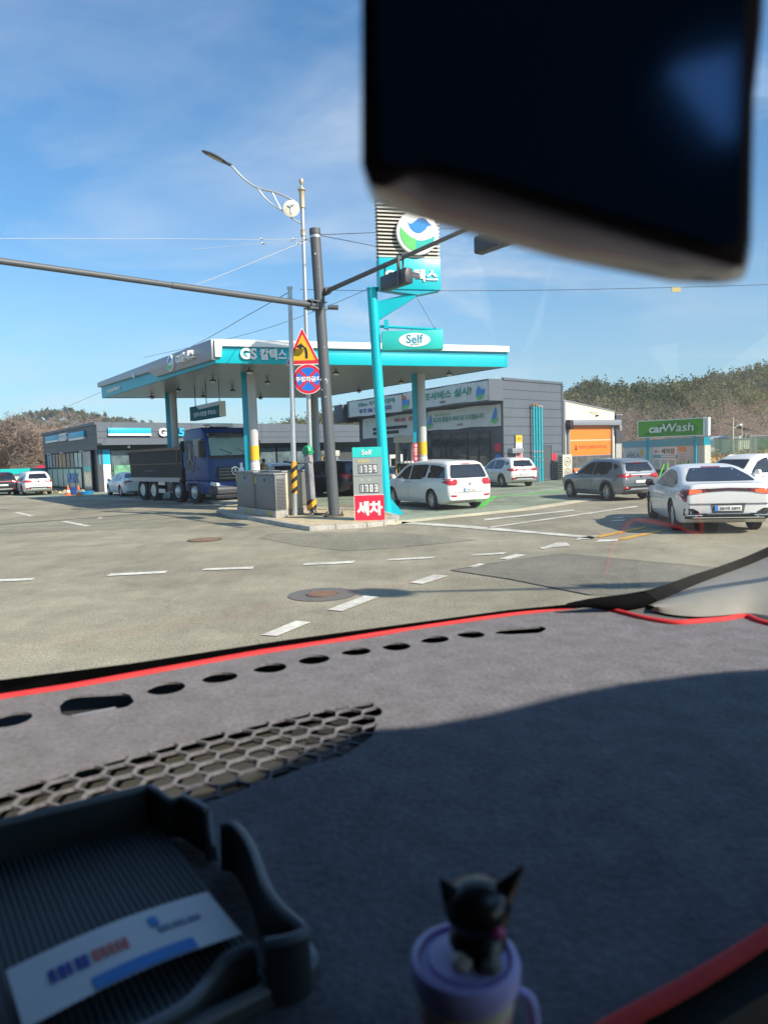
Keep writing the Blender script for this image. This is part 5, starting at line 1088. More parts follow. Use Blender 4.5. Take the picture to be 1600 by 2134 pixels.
b = MB(); b.tube([tuple(gt * ((1082 - 1027) / 482)), tuple(gt * ((1082 - 960) / 482))], .094, 18); b.build('hazard_sleeve', hz, gp, smooth=True)
# lower sleeve of the street lamp
l0 = gz(651, 1078, 0); ls = thing('pole_guard', 'grey padded sleeve with a green cap round the street lamp foot', 'pole guard', l0 + Vector((.02, -.25, 0)))
b = MB(); b.tube([(0, 0, .25), (-.06, 0, 2.12)], [.15, .145], 16); b.build('sleeve', mat('grey_sleeve', (.24, .25, .27), .8, var=.25, scale=6, dirt=.2), ls, smooth=True)
b = MB(); b.tube([(-.06, 0, 2.10), (-.065, 0, 2.28), (-.07, 0, 2.38)], [.18, .17, .10], 16); b.tube([(-.06, 0, 2.16), (-.06, 0, 2.2)], .20, 16); b.build('cap', mat('green_cap', (.01, .30, .12), .45), ls, smooth=True)
b = MB(); b.box(-.19, -.02, -.17, -.15, 1.82, 2.02); b.box(.0, .12, -.16, -.14, 1.84, 2.02); b.build('flyer', mat('paper_flyer', (.45, .38, .38), .8, var=.5, scale=20), ls)
b = MB(); b.tube([(0, 0, .28), (0, 0, .62)], .165, 18); b.build('hazard_wrap', hz, ls, smooth=True)
b = MB(); b.tube([(.12, -.1, .3), (.18, -.15, .05), (.3, -.2, .14)], .03, 6); b.tube([(.0, -.15, .3), (.1, -.3, .16), (.5, -.35, .15)], .03, 6); b.build('cable', BLACK, ls)
# road signs on the lamp post
ts = at(631, 730, 23.75); r = thing('warning_sign', 'red edged yellow triangle sign with a left bend arrow', 'road sign', ts)
def tri(s, y0, y1, m, nm, par, rr=.06):
    pts = rounded([(-.545 * s, -.44 * s), (.545 * s, -.44 * s), (0, .70 * s)], rr * s, 4); b = MB(); b.prism(pts, y0, y1, 'y'); return b.build(nm, m, par)
pl = tri(1.06, 0, .02, WHITE, 'sign_plate', r); tri(1.0, -.003, 0, REDP, 'red_border', r); tri(.74, -.006, -.003, YEL, 'yellow_field', r)
q = MB(); ar = cr([(.11, -.27), (.11, -.1), (.08, .06), (-.02, .13)], 4); q.prism([(x + .045, z) for x, z in ar[:-1]] + [(.0, .19), (-.03, .17)] + [(-.03, .09)] + [(x - .045, z) for x, z in ar[::-1][3:]], -.009, -.006, 'y'); q.prism([(-.03, .24), (-.22, .12), (-.03, .02)], -.010, -.007, 'y'); q.build('arrow', INK, r)
cs_ = at(642, 790, 23.70); r = thing('no_parking_sign', 'round blue and red no stopping sign below the yellow triangle', 'road sign', cs_)
R_ = .47
def disc(rr, y0, y1, m, nm): b = MB(); b.lathe([(rr, y0), (rr, y1)], 40, (0, 0, 0), 'y'); return b.build(nm, m, r)
disc(R_ * 1.04, 0, .02, WHITE, 'sign_plate'); disc(R_, -.003, 0, REDP, 'red_border'); disc(R_ * .80, -.006, -.003, BLUEP, 'blue_field')
for a in (pi / 4, -pi / 4):
    b = MB().at(Matrix.Rotation(a, 4, 'Y')); b.box(-R_ * .8, R_ * .8, -.008, -.006, -.045, .045); b.build('red_bar', REDP, r)
text('주정차금지', T(0, -.009, 0), .17, WHITE, r, width=.82, depth=.004, bold=.04)
for nm, zc in (('a', 0.25), ('b', -.2)): b = MB(); b.box(-.1, .28, .02, .06, zc - .02, zc + .02); b.build('sign_clamp', STEEL, r)

# ------------------------------------------------------------------ tall teal brand sign
t0 = gz(806, 1072, 0); TY = t0.y; py_ = thing('brand_sign', 'tall teal column with the louvred brand sign and hanging Self box', 'sign', t0)
tt = at(775, 602, TY) - t0
b = MB(); b.tube([(0, 0, 0), tuple(tt * .5), tuple(tt)], .165, 24); b.build('column', TEAL, py_, smooth=True)
b = MB(); b.tube([tuple(tt * .998), tuple(tt * 1.004)], .185, 24); b.tube([tuple(tt * .815), tuple(tt * .819)], .172, 24); b.build('column_band', TEAL, py_)
b = MB(); b.prism([(.15, .0), (.52, .0), (.52, .06), (.15, .55)], -.02, .02, 'y'); b.prism([(-.15, .0), (-.42, .0), (-.42, .06), (-.15, .45)], -.02, .02, 'y'); b.box(-.45, .55, -.35, .35, -.0, .03); b.build('base_gusset', TEAL, py_)
def rl(px, py, dy=0): return at(px, py, TY + dy) - t0
# triangular bracket plate
b = MB(); q = [rl(787, 628), rl(856, 612), rl(868, 618), rl(787, 669)]; b.add([tuple(p + Vector((0, y, 0))) for y in (-.05, .05) for p in q], [(0, 1, 2, 3), (7, 6, 5, 4), (0, 4, 5, 1), (1, 5, 6, 2), (2, 6, 7, 3), (3, 7, 4, 0)]); b.build('bracket', TEAL, py_)
# panels
SL0, SR0 = rl(791, 603, -.35), rl(919, 621, .10); lvM = FM((SL0.x, SL0.y), (SR0.x, SR0.y)); lw = Vector((SR0.x - SL0.x, SR0.y - SL0.y)).length
zb0 = rl(793, 602, -.35).z; zt0 = rl(791, 536, -.35).z; ztop = rl(791, 380, -.35).z
b = MB().at(lvM); b.box(0, lw, -.02, .42, zb0, zt0); nb = b.build('name_panel', TEAL, py_, bevel=.012)
b = MB().at(lvM); b.prism([(0, zb0), (lw, zb0), (lw * .62, zb0 - .16)], 0.02, .40, 'y'); b.build('panel_keel', TEALD, py_)
LOUV = mat('cream_louvre', (.58, .55, .48), .5, var=.05)
b = MB().at(lvM); b.box(.03, lw - .03, .14, .28, zt0, ztop); b.build('louvre_back', mat('louvre_back', (.16, .15, .13), .8), py_)
b = MB().at(lvM); z = zt0 + .03
while z < ztop:
    b.add([(0, -.0, z + .035), (lw, 0, z + .045), (lw, .13, z + .085), (0, .13, z + .085), (0, 0, z - .012), (lw, 0, z - .012), (lw, .13, z + .05), (0, .13, z + .05)], [(0, 1, 2, 3), (4, 7, 6, 5), (0, 4, 5, 1), (1, 5, 6, 2), (2, 6, 7, 3), (3, 7, 4, 0)])
    b.add([(0, .42, z + .035), (lw, .42, z + .035), (lw, .29, z + .085), (0, .29, z + .085)], [(0, 1, 2, 3)]); z += .118
b.build('louvre', LOUV, py_)
text('GS칼텍스', lvM @ T(lw * .52, -.02, (zb0 + zt0) / 2 - .05), .40, WHITE, nb, width=lw * .86, depth=.04, bold=.03)
lc_ = rl(871, 487, -.1); logo(lvM @ T((Vector((lc_.x - SL0.x, lc_.y - SL0.y))).length - .05, -.0, lc_.z), .70, py_, depth=.16, name='round_emblem')
# Self box
s0, s1_ = rl(796, 709, -.12), rl(923, 711, -.02); sM = FM((s0.x, s0.y), (s1_.x, s1_.y)); sw = Vector((s1_.x - s0.x, s1_.y - s0.y)).length; zc = s0.z - .02
b = MB().at(sM); b.box(0, sw, -.05, .35, zc - .31, zc + .31); sb = b.build('self_box', mat('self_box_teal', (.03, .50, .46), .35, var=.2, scale=.6), py_, bevel=.01)
b = MB().at(sM @ T(sw * .53, -.055, zc)); b.prism([(.52 * cos(t), .225 * sin(t)) for t in np.linspace(0, 2 * pi, 33)[:-1]], -.006, 0, 'y'); b.build('white_oval', WHITE, sb)
text('Self', sM @ T(sw * .53, -.064, zc + .03), .28, mat('self_teal_ink', (.0, .26, .36), .5), sb, depth=.004, bold=.015)
text('셀프주유소', sM @ T(sw * .53, -.064, zc - .15), .06, MATS['self_teal_ink'], sb, depth=.003)
b = MB(); b.tube([tuple(rl(786, 680)), tuple(rl(918, 687, .05))], .045, 10); b.build('hanging_rail', TEAL, py_, smooth=True)
b = MB(); [b.tube([tuple(rl(x, 683, .02)), tuple(rl(x, 692, .02))], .02, 6) for x in (808, 858, 907)]; b.build('hooks', DPOLE, py_)
b = MB(); b.box(.10, .24, -.12, .12, tt.z * .825, tt.z * .862); b.build('rail_bracket', TEAL, py_)
b = MB(); b.tube([tuple(rl(868, 620)), tuple(rl(905, 684))], .006, 4); b.build('stay_wire', SEAM, py_)

# price board
r0, r1_ = gz(739, 1084, 0.13), gz(801, 1082.5, 0.13); pM = FM((0, 0), (r1_.x - r0.x, r1_.y - r0.y)); pw = Vector((r1_.x - r0.x, r1_.y - r0.y)).length
pb_ = thing('price_board', 'grey and teal Self fuel price board with a red panel', 'price sign', (r0.x, r0.y, .12)); ph = 2.12
b = MB().at(pM); b.box(0, pw * .97, 0, .30, 0, ph); b.build('cabinet', TEAL, pb_, bevel=.01)
b = MB().at(pM); b.box(.0, pw * .97, -.012, 0, .74, ph - .30); pg = b.build('price_panel', mat('price_grey', (.33, .35, .34), .5, var=.03), pb_)
b = MB().at(pM); b.box(.0, pw * .97, -.014, 0, ph - .29, ph); b.build('header', mat('bright_teal', (.03, .62, .56), .35), pb_)
text('Self', pM @ T(pw * .48, -.015, ph - .15), .15, WHITE, pb_, depth=.01, bold=.02, width=.30)
b = MB().at(pM); b.box(0, pw * .97, -.016, -.01, 1.285, 1.292); b.build('panel_joint', SEAM, pg)
SEGD = {'0': 'abcdef', '1': 'bc', '2': 'abged', '3': 'abgcd', '4': 'fgbc', '5': 'afgcd', '6': 'afgedc', '7': 'abc', '8': 'abcdefg', '9': 'abfgc'}
def digits(s, xc, zc, w, h, par):
    b = MB().at(pM); b.box(xc - w / 2, xc + w / 2, -.018, -.012, zc - h / 2, zc + h / 2); dp_ = b.build('digit_window', mat('digit_back', (.10, .105, .105), .5), par)
    cw_ = w / 4
    for i, ch in enumerate(s):
        cx = xc - w / 2 + cw_ * (i + .5); hw, hh, t = cw_ * .34, h * .40, .034
        sg = {'a': (cx - hw, cx + hw, zc + hh - t, zc + hh), 'd': (cx - hw, cx + hw, zc - hh, zc - hh + t), 'g': (cx - hw, cx + hw, zc - t / 2, zc + t / 2), 'f': (cx - hw, cx - hw + t, zc, zc + hh), 'b': (cx + hw - t, cx + hw, zc, zc + hh), 'e': (cx - hw, cx - hw + t, zc - hh, zc), 'c': (cx + hw - t, cx + hw, zc - hh, zc)}
        on = MB().at(pM); of_ = MB().at(pM)
        for k, (a, c, d, e) in sg.items():
            if k in SEGD[ch]: on.box(a, c, -.030 - (.001 if k in 'bcef' else 0), -.018, d, e)
            else: of_.box(a, c, -.022 - (.001 if k in 'bcef' else 0), -.018, d, e)
        on.build('digit', WHITE, dp_); of_.build('blank_segment', mat('blank_segment', (.36, .37, .37), .5), dp_)
digits('1739', pw * .50, 1.49, pw * .64, .26, pg); digits('1703', pw * .52, .93, pw * .64, .26, pg)
text('휘발유', pM @ T(pw * .36, -.014, 1.72), .085, mat('pale_yellow_ink', (.75, .62, .20), .5), pg, depth=.004, bold=.02, width=.36); text('경   유', pM @ T(pw * .40, -.014, 1.17), .085, mat('pale_green_ink', (.6, .62, .40), .5), pg, depth=.004, bold=.02, width=.36)
b = MB().at(pM); b.box(.02, pw * 1.01, -.030, -.014, .0, .73); rp = b.build('red_panel', mat('bright_red_panel', (.78, .02, .06), .4), pb_); b = MB().at(pM); b.box(.01, pw * 1.02, -.032, -.012, .73, .745); b.box(.005, .018, -.032, -.012, 0, .74); b.build('panel_edge', WHITE, rp)
text('세차', pM @ T(pw * .52, -.032, .35), .42, WHITE, rp, width=pw * .86, depth=.008, bold=.05)

# utility cabinets
CG = mat('cabinet_grey', (.15, .155, .155), .5, var=.06, scale=5, dirt=.1); CT = mat('cabinet_top', (.26, .265, .26), .5, var=.06); CC = mat('cabinet_cream', (.60, .54, .38), .55, var=.05, dirt=.06)
def cabinet(pxl, pxr, yl, yr, dpt, h, m, label, vent=False, flyer=False):
    a, c = gz(pxl, yl, .12), gz(pxr, yr, .12); M = FM((0, 0), (c.x - a.x, c.y - a.y)); l = Vector((c.x - a.x, c.y - a.y)).length
    r = thing('utility_cabinet', label, 'utility cabinet', (a.x, a.y, .12), 0, 'utility cabinets on the corner')
    b = MB().at(M); b.box(-.02, l + .02, -.02, dpt + .02, 0, .22); b.build('plinth', CONC, r, bevel=.01)
    b = MB().at(M); b.box(0, l, 0, dpt, .22, h); bd_ = b.build('body', m, r, bevel=.012)
    b = MB().at(M); b.box(-.03, l + .03, -.04, dpt + .03, h, h + .05); b.build('lid', CT if m is CG else m, r, bevel=.01)
    b = MB().at(M); b.box(.04, l - .04, -.012, 0, .30, h - .05); dr = b.build('door', m, r, bevel=.006); b = MB().at(M); b.box(l * .5 - .02, l * .5 + .04, -.03, -.012, h - .22, h - .12); b.build('handle', BLACK, dr)
    b = MB().at(M); b.box(.0, l, -.004, .003, .22, .25); b.build('base_joint', SEAM, r)
    if vent:
        b = MB().at(M); [b.box(l, l + .006, .05, dpt - .05, h - .15 - .045 * k, h - .13 - .045 * k) for k in range(22)]; b.build('vent_slats', SEAM, r)
    q = MB().at(M); q.lathe([(.10, -.024), (.10, -.021)], 14, (l * .7, 0, .12), 'y'); q.build('yellow_mark', mat('faded_yellow', (.55, .42, .03), .7, var=.4, scale=20), r)
    if flyer: q = MB().at(M); q.box(.0, .10, -.016, -.012, h - .30, h - .06); q.build('yellow_sticker', mat('faded_yellow', (.55, .42, .03)), r)
    return r, M, l
cabinet(496, 533, 1067, 1073, .9, 1.42, CG, 'leftmost dark grey utility cabinet on the corner', flyer=True)
cabinet(535, 576, 1073, 1079, .38, 1.36, CG, 'dark grey utility cabinet second from the left with louvred side', True, True)
a = gz(592, 1076, .12); r = thing('utility_cabinet', 'cream utility cabinet in sunlight behind the hazard striped pole', 'utility cabinet', (a.x + .02, a.y + .15, .12), radians(40), 'utility cabinets on the corner')
b = MB(); b.box(-.05, .72, 0, .8, 0, .22); b.build('plinth', CONC, r); b = MB(); b.box(-.05, .70, 0, .75, .22, 1.42); b.build('body', CC, r, bevel=.012); b = MB(); b.box(-.08, .73, -.03, .78, 1.42, 1.47); b.build('lid', CT, r, bevel=.01); b = MB(); b.box(.0, .66, -.012, 0, .3, 1.36); b.build('door', CC, r, bevel=.006)
a = gz(620, 1070, .12); r = thing('utility_cabinet', 'rear grey utility cabinet right of the hazard striped pole', 'utility cabinet', (a.x, a.y + .5, .12), radians(20), 'utility cabinets on the corner')
b = MB(); b.box(0, .48, 0, .5, 0, .22); b.build('plinth', CONC, r); b = MB(); b.box(0, .46, 0, .5, .22, 1.40); b.build('body', CG, r, bevel=.012); b = MB(); b.box(-.03, .49, -.03, .5, 1.40, 1.45); b.build('lid', CT, r, bevel=.01)
b = MB(); b.box(.03, .43, -.01, 0, .28, 1.36); b.build('door', CG, r)
# small white bottle left on the cabinet
q = at(504, 985, 25.9); r = thing('bottle', 'small white bottle standing on the left grey cabinet', 'bottle', (q.x, q.y, 1.59)); b = MB(); b.lathe([(.10, 0), (.10, .06), (.05, .12), (.045, .24), (.02, .26)], 12); b.build('bottle_body', WHITE, r, smooth=True); b = MB(); b.lathe([(.05, .26), (.05, .29)], 10); b.build('cap', WHITE, r)

# ------------------------------------------------------------------ left wall, clutter
w0, w1 = at(-80, 978, 58), at(113, 976, 66); wM = FM((0, 0), (w1.x - w0.x, w1.y - w0.y)); wl_ = Vector((w1.x - w0.x, w1.y - w0.y)).length
lw_ = thing('boundary_wall', 'white wall with a bright teal top band behind the left cars', 'wall', (w0.x, w0.y, 0))
b = MB().at(wM); b.box(0, wl_, 0, .2, 0, 1.35); b.build('wall_panel', mat('cream_wall', (.60, .60, .50), .7, dirt=.08), lw_); b = MB().at(wM); b.box(0, wl_, -.08, .25, 1.35, 1.8); b.build('top_band', mat('bright_teal_band', (.01, .45, .45), .4), lw_)
p = at(100, 974, 78); r = thing('red_tarpaulin', 'red tarpaulin covered load showing over the left wall', 'tarpaulin', (p.x, 78, 0)); b = MB(); b.prism([(-1.2, 0), (-1.1, 1.75), (-.6, 2.0), (.6, 2.02), (1.2, 1.8), (1.25, 0)], -1, 1, 'y'); b.build('cover', REDP, r, bevel=.1)
p = at(62, 985, 55); r = thing('tent', 'small dark grey tent roof between the left wall and white car', 'tent', (p.x, 55, 0)); b = MB(); b.add([(-1.0, -1.0, 1.25), (1.1, -1.0, 1.25), (1.1, 1, 1.25), (-1, 1, 1.25), (-.3, 0, 1.62), (.4, 0, 1.62)], [(0, 1, 5, 4), (1, 2, 5), (2, 3, 4, 5), (3, 0, 4), (0, 3, 2, 1)]); b.build('tent_roof', mat('slate_cloth', (.10, .13, .18), .7), r); b = MB(); [b.tube([(x, y, 0), (x, y, 1.25)], .03, 6) for x in (-.95, 1.05) for y in (-.95, .95)]; b.build('tent_poles', STEEL, r)
CONEM = mat('cone_orange', (.85, .14, .02), .5)
for px, lab in ((143.5, 'left orange traffic cone by the shop corner'), (165, 'right orange traffic cone beside the blue crate')):
    p = gz(px, 1033, 0); r = thing('traffic_cone', lab, 'traffic cone', p, 0, 'traffic cones by the shop'); b = MB(); b.box(-.19, .19, -.19, .19, 0, .04); b.lathe([(.15, .04), (.03, .68)], 16); b.build('cone', CONEM, r)
    b = MB(); b.lathe([(.122, .22), (.090, .36)], 16); b.build('reflective_band', WHITE, r)
p = gz(155, 1031, 0); r = thing('crate', 'dark blue plastic crate between the orange cones', 'crate', p); b = MB(); b.box(-.2, .25, -.2, .2, 0, .5); b.build('box', mat('dark_blue_plastic', (.02, .07, .25), .4), r, bevel=.02); b = MB(); b.box(-.22, .27, -.22, .22, .42, .47); b.build('rim', mat('dark_blue_plastic', (.02, .07, .25)), r)
p = gz(181, 1031, 0); r = thing('basin', 'low bright blue basin right of the orange cones', 'basin', p); b = MB(); b.lathe([(.35, 0), (.45, .2), (.48, .2), (.40, .03)], 20); b.build('basin_body', mat('bright_blue_plastic', (.02, .30, .62), .4), r, smooth=True); b = MB(); b.lathe([(.44, .19), (.50, .19), (.50, .22), (.44, .22)], 20, closed=True); b.build('rim', mat('bright_blue_plastic', (.02, .30, .62)), r)
# rubble at the shop corner
q = MB(); c = gz(125, 1028, 0)
for i in range(60):
    s = rnd.uniform(.05, .16); x, y = c.x + rnd.uniform(-1.5, 1.7), c.y + rnd.uniform(-.4, .6); q.at(Matrix.Translation((x, y, s * .5)) @ Euler((rnd.random() * 3, rnd.random() * 3, rnd.random() * 3)).to_matrix().to_4x4()); q.box(-s, s, -s * .7, s * .7, -s * .5, s * .5)
o = q.build('rubble', mat('rubble', (.36, .30, .20), .9, var=.3, island=.3)); tag(o, 'low heap of broken stone and rubbish by the shop corner', 'rubble', kind='stuff')

# ------------------------------------------------------------------ vehicles
make_truck((-11.75, 38.9, 0), -50, 1.05)
r_, t_r = make_car('mpv', CARW, 'parked_car', 'long white people carrier in front of the pumps, right of the teal column', 'car', (2.55, 25.9, 0), 116, 1.0, '74바 5411')
make_car('suv', CARW, 'parked_car', 'white suv standing at the grey office wall by the teal pipes', 'car', (7.4, 40.2, 0), 109, 1.0, '')
make_car('suv', CARG, 'parked_car', 'metallic grey suv pulling out in front of the car wash', 'car', (9.3, 27.6, 0), 107, .97, '')
r_, t_r = make_car('sedan', CARW, 'parked_car', 'white fastback saloon with lit tail lamps nearest on the road', 'car', (7.78, 16.9, 0), 79, 1.06, '281버 5893'); sedan_rear(r_, t_r)
make_car('suv', CARW, 'parked_car', 'white suv facing us at the right frame edge behind the fastback', 'car', (13.6, 25.4, 0), 206, 1.0)
make_car('sedan', CARW, 'parked_car', 'white saloon half hidden behind the tipper truck', 'car', (-14.9, 43.4, 0), 124, 1.0)
make_car('suv', CARW, 'parked_car', 'white suv seen from behind at the left by the boundary wall', 'car', (-23.7, 49.3, 0), 125, 1.0)
make_car('suv', CARB, 'parked_car', 'black suv cut by the left frame edge', 'car', (-26.6, 50.4, 0), 125, 1.0)
make_car('suv', CARW, 'parked_car', 'white hatchback behind the utility cabinets near the beige coat', 'car', (-6.3, 44.0, 0), 118, 1.05)
make_car('mpv', CARB, 'parked_car', 'black people carrier behind the dark signal pole', 'car', (-1.9, 36.4, 0), 133, 1.04)
make_car('suv', CARW, 'parked_car', 'white suv with roof rails mostly hidden behind the white people carrier', 'car', (2.9, 35.0, 0), 118, 1.04)
make_car('sedan', CARB, 'parked_car', 'black saloon being refuelled behind the teal column', 'car', (0.5, 36.0, 0), 112, 1.0)
# pump island, pumps, kiosk
c3 = cols[3] + Vector((A_.x, A_.y)); c0_ = cols[0] + Vector((A_.x, A_.y))
for c_, lab in ((c3, 'a'), (c0_, 'b')):
    q = MB(); d = lc.normalized(); M = FM((c_.x - d.x * .6, c_.y - d.y * .6), (c_.x + d.x * 8, c_.y + d.y * 8)); q.at(M); q.prism(rounded([(0, -.5), (8.6, -.5), (8.6, .5), (0, .5)], .4), 0, .16, 'z'); struct(q.build('pump_island', CONC, bevel=.02))
def pump(px, Y, label, h=2.4):
    p = at(px, 990, Y); r = thing('fuel_pump', label, 'fuel pump', (p.x, p.y, .16), radians(-20), 'fuel pumps under the canopy')
    b = MB(); b.box(-.45, .45, -.28, .28, 0, 1.5); b.build('body', WHITE, r, bevel=.03); b = MB(); b.box(-.5, .5, -.3, .3, h - .35, h); b.build('header', mat('pump_header', (.5, .5, .47), .5), r, bevel=.03)
    b = MB(); b.box(-.45, -.30, -.15, .15, 1.5, h - .35); b.box(.30, .45, -.15, .15, 1.5, h - .35); b.build('pillar', SILVER, r)
    b = MB(); b.box(-.35, .35, -.30, -.28, .95, 1.4); b.build('screen', BLACK, r); b = MB(); b.box(-.35, .35, -.30, -.28, .2, .8); b.build('door', TEALD, r)
    for k, x in enumerate((-.38, -.2, .2, .38)):
        b = MB(); b.tube(cr([(x, -.2, h - .35), (x + .02, -.42, 1.7), (x + .05, -.45, .7), (x - .02, -.36, 1.1)], 5), .022, 6); b.build('hose', [YEL, BLACK, RUST, BLACK][k], r, smooth=True)
        b = MB(); b.tube([(x - .02, -.36, 1.1), (x - .02, -.34, 1.3)], .035, 6); b.build('nozzle', mat('green_nozzle', (.02, .35, .10), .4) if k % 2 else BLACK, r)
pump(846, 35.2, 'tall cream fuel pump with yellow hoses right behind the office side column', 2.75)
pump(690, 44, 'grey fuel pump farther back near the dark signal pole', 2.2)
p = at(826, 990, 38.5); r = thing('payment_kiosk', 'white payment kiosk with screen beside the man in black', 'kiosk', (p.x, p.y, .1)); b = MB(); b.box(-.35, .35, -.2, .2, 0, 1.9); b.build('body', WHITE, r, bevel=.03); b = MB(); b.box(-.25, .25, -.22, -.2, 1.3, 1.7); b.build('screen', GLASSD, r)
# ------------------------------------------------------------------ people
def skinmesh(name, joints, edges, m, parent, sub=1):
    me = bpy.data.meshes.new(name); me.from_pydata([j[:3] for j in joints], edges, []); o = bpy.data.objects.new(name, me); COL.objects.link(o)
    md = o.modifiers.new('s', 'SKIN'); 
    if not me.skin_vertices: 
        bpy.context.view_layer.objects.active = o
    for i, j in enumerate(joints): sv = me.skin_vertices[0].data[i]; rr = j[3]; sv.radius = (rr, rr) if not hasattr(rr, '__len__') else rr; sv.use_root = (i == 0)
    s2 = o.modifiers.new('u', 'SUBSURF'); s2.levels = s2.render_levels = sub
    e = bpy.data.meshes.new_from_object(o.evaluated_get(bpy.context.evaluated_depsgraph_get())); o.modifiers.clear(); o.data = e; e.materials.clear(); e.materials.append(m)
    e.polygons.foreach_set('use_smooth', [True] * len(e.polygons)); o.parent = parent; return o
SKIN = mat('skin', (.45, .27, .18), .6)
def person(loc, rz, label, coat, trousers, hair, hood=False, bend=.0):
    r = thing('person', label, 'person', loc, rz); B = bend
    def P(x, y, z): return (x + B * max(0, z - .95) * 1.0, y, z - B * max(0, z - .95) * .25)
    J = [(*P(0, 0, .98), .13), (*P(.01, 0, 1.18), .12), (*P(0, 0, 1.40), .14), (*P(0, 0, 1.50), .06), (*P(.03, 0, 1.60), .085), (*P(.03, 0, 1.70), .08)]
    Ed = [(0, 1), (1, 2), (2, 3), (3, 4), (4, 5)]
    for s in (-1, 1):
        k = len(J); J += [(*P(0, .18 * s, 1.42), .06), (*P(.02, .25 * s, 1.15), .045), (*P(.22, .22 * s, 1.02), .036), (*P(.30, .20 * s, 1.02), .03)]
        Ed += [(2, k), (k, k + 1), (k + 1, k + 2), (k + 2, k + 3)]
        for f in range(4): J.append((*P(.37 + .01 * f, .20 * s + (f - 1.5) * .018, 1.00), .010)); Ed.append((k + 3, len(J) - 1))
        J.append((*P(.32, .20 * s - .05 * s, 1.01), .011)); Ed.append((k + 3, len(J) - 1))
        k = len(J); J += [(0, .10 * s, .90, .095), (.03, .11 * s, .50, .062), (-.01, .11 * s, .10, .045), (.12, .12 * s, .04, .04)]; Ed += [(0, k), (k, k + 1), (k + 1, k + 2), (k + 2, k + 3)]
    body = skinmesh('body', J, Ed, SKIN, r)
    b = MB(); b.lathe([(.012, -.02), (.018, 0), (.006, .02)], 8, P(.125, 0, 1.645)); b.build('nose', SKIN, body, smooth=True)
    for s in (-1, 1): b = MB(); b.lathe([(.010, -.01), (.012, 0), (.004, .01)], 8, P(.112, .032 * s, 1.675)); b.build('eye', INK, body)
    K = [(*P(0, 0, .92), .165), (*P(.0, 0, 1.18), .155), (*P(0, 0, 1.40), .16), (*P(0, 0, 1.49), .085)]; E2 = [(0, 1), (1, 2), (2, 3)]
    for s in (-1, 1): k = len(K); K += [(*P(0, .19 * s, 1.41), .08), (*P(.02, .26 * s, 1.15), .065), (*P(.21, .22 * s, 1.02), .052)]; E2 += [(2, k), (k, k + 1), (k + 1, k + 2)]
    skinmesh('jacket', K, E2, coat, r)
    K = [(0, 0, .98, .15)]; E2 = []
    for s in (-1, 1): k = len(K); K += [(0, .10 * s, .88, .11), (.03, .11 * s, .50, .08), (-.01, .11 * s, .10, .065)]; E2 += [(0, k), (k, k + 1), (k + 1, k + 2)]
    skinmesh('trousers', K, E2, trousers, r)
    for s in (-1, 1): b = MB(); b.prism(rounded([(-.08, -.045), (.19, -.045), (.19, .045), (-.08, .045)], .04), 0, .09, 'z'); q = b.build('shoe', INK, r, bevel=.015); q.location = (0, .115 * s, 0)
    hc = P(.01, 0, 1.69); b = MB(); b.lathe([(.03, .095), (.07, .075), (.098, .03), (.10, -.03), (.085, -.06)], 16, hc); b.build('hair', hair, r, smooth=True)
    if hood: hc = P(-.05, 0, 1.50); b = MB(); b.lathe([(.05, -.08), (.13, -.03), (.12, .04), (.05, .07)], 14, hc); b.build('hood', coat, r, smooth=True)
BEIGE = mat('beige_fleece', (.68, .47, .28), .9, var=.1, scale=20); DCOAT = mat('black_coat', (.02, .022, .026), .8); HAIR = mat('dark_hair', (.03, .022, .018), .7)
p = at(551, 1000, 36.5); person((p.x, p.y, .22), radians(80), 'person in a beige hooded jacket standing behind the cabinets', BEIGE, DCOAT, mat('grey_cap', (.12, .11, .11), .8), True)
p = at(838, 1000, 37.0); person((p.x, p.y, .16), radians(200), 'person in a black coat refuelling a car beside the pump', DCOAT, DCOAT, HAIR, False, .35)

# ------------------------------------------------------------------ overhead wires
WIRE = mat('wire', (.05, .05, .055), .6); WIREL = mat('pale_wire', (.45, .45, .45), .5)
def wire(name, pp, m, r, label):
    P_ = [at(px, py, Y) for px, py, Y in pp]; o0 = P_[0]; root = None; b = MB(); b.tube(cr([tuple(p - o0) for p in P_], 8), r, 5); o = b.build(name, m); o.location = o0; tag(o, label, 'wire', 'overhead wires'); return o
pt = (660, 488, PY)
wire('overhead_wire', [(668, 489, PY), (790, 484, 27), (1000, 472, 34)], WIRE, .012, 'wire running right from the top of the dark signal pole')
wire('overhead_wire', [(668, 491, PY), (785, 514, 28), (900, 540, 34)], WIRE, .012, 'wire sagging right towards the louvred brand sign')
wire('overhead_wire', [(646, 497, PY), (545, 499, 22), (300, 497, 20), (-80, 497, 17)], WIREL, .006, 'thin pale wire running level to the left from the signal pole')
wire('overhead_wire', [(646, 500, PY), (545, 507, 22.5), (400, 520, 22)], WIREL, .006, 'short pale wire dropping gently left from the signal pole')
wire('overhead_wire', [(646, 503, PY), (610, 513, 22.4), (500, 558, 21.6), (395, 599, 20.9)], WIREL, .010, 'steel stay from the signal pole top down to its left mast arm')
wire('overhead_wire', [(625, 603, 30), (790, 606, 30), (1100, 605, 31), (1400, 599, 32), (1700, 590, 33)], WIRE, .012, 'long level wire crossing the sky below the mirror')
wire('overhead_wire', [(604, 608, 23.5), (520, 655, 30), (400, 722, 40), (200, 822, 60), (-60, 930, 90)], WIRE, .013, 'wire falling steeply left from the galvanised pole behind the canopy')
wire('overhead_wire', [(765, 603, 30), (640, 655, 34), (500, 700, 38), (300, 745, 46)], WIRE, .011, 'faint wire falling left behind the canopy fascia')
for k, (px, py) in enumerate([(612, 512), (560, 534), (520, 550)]): pass
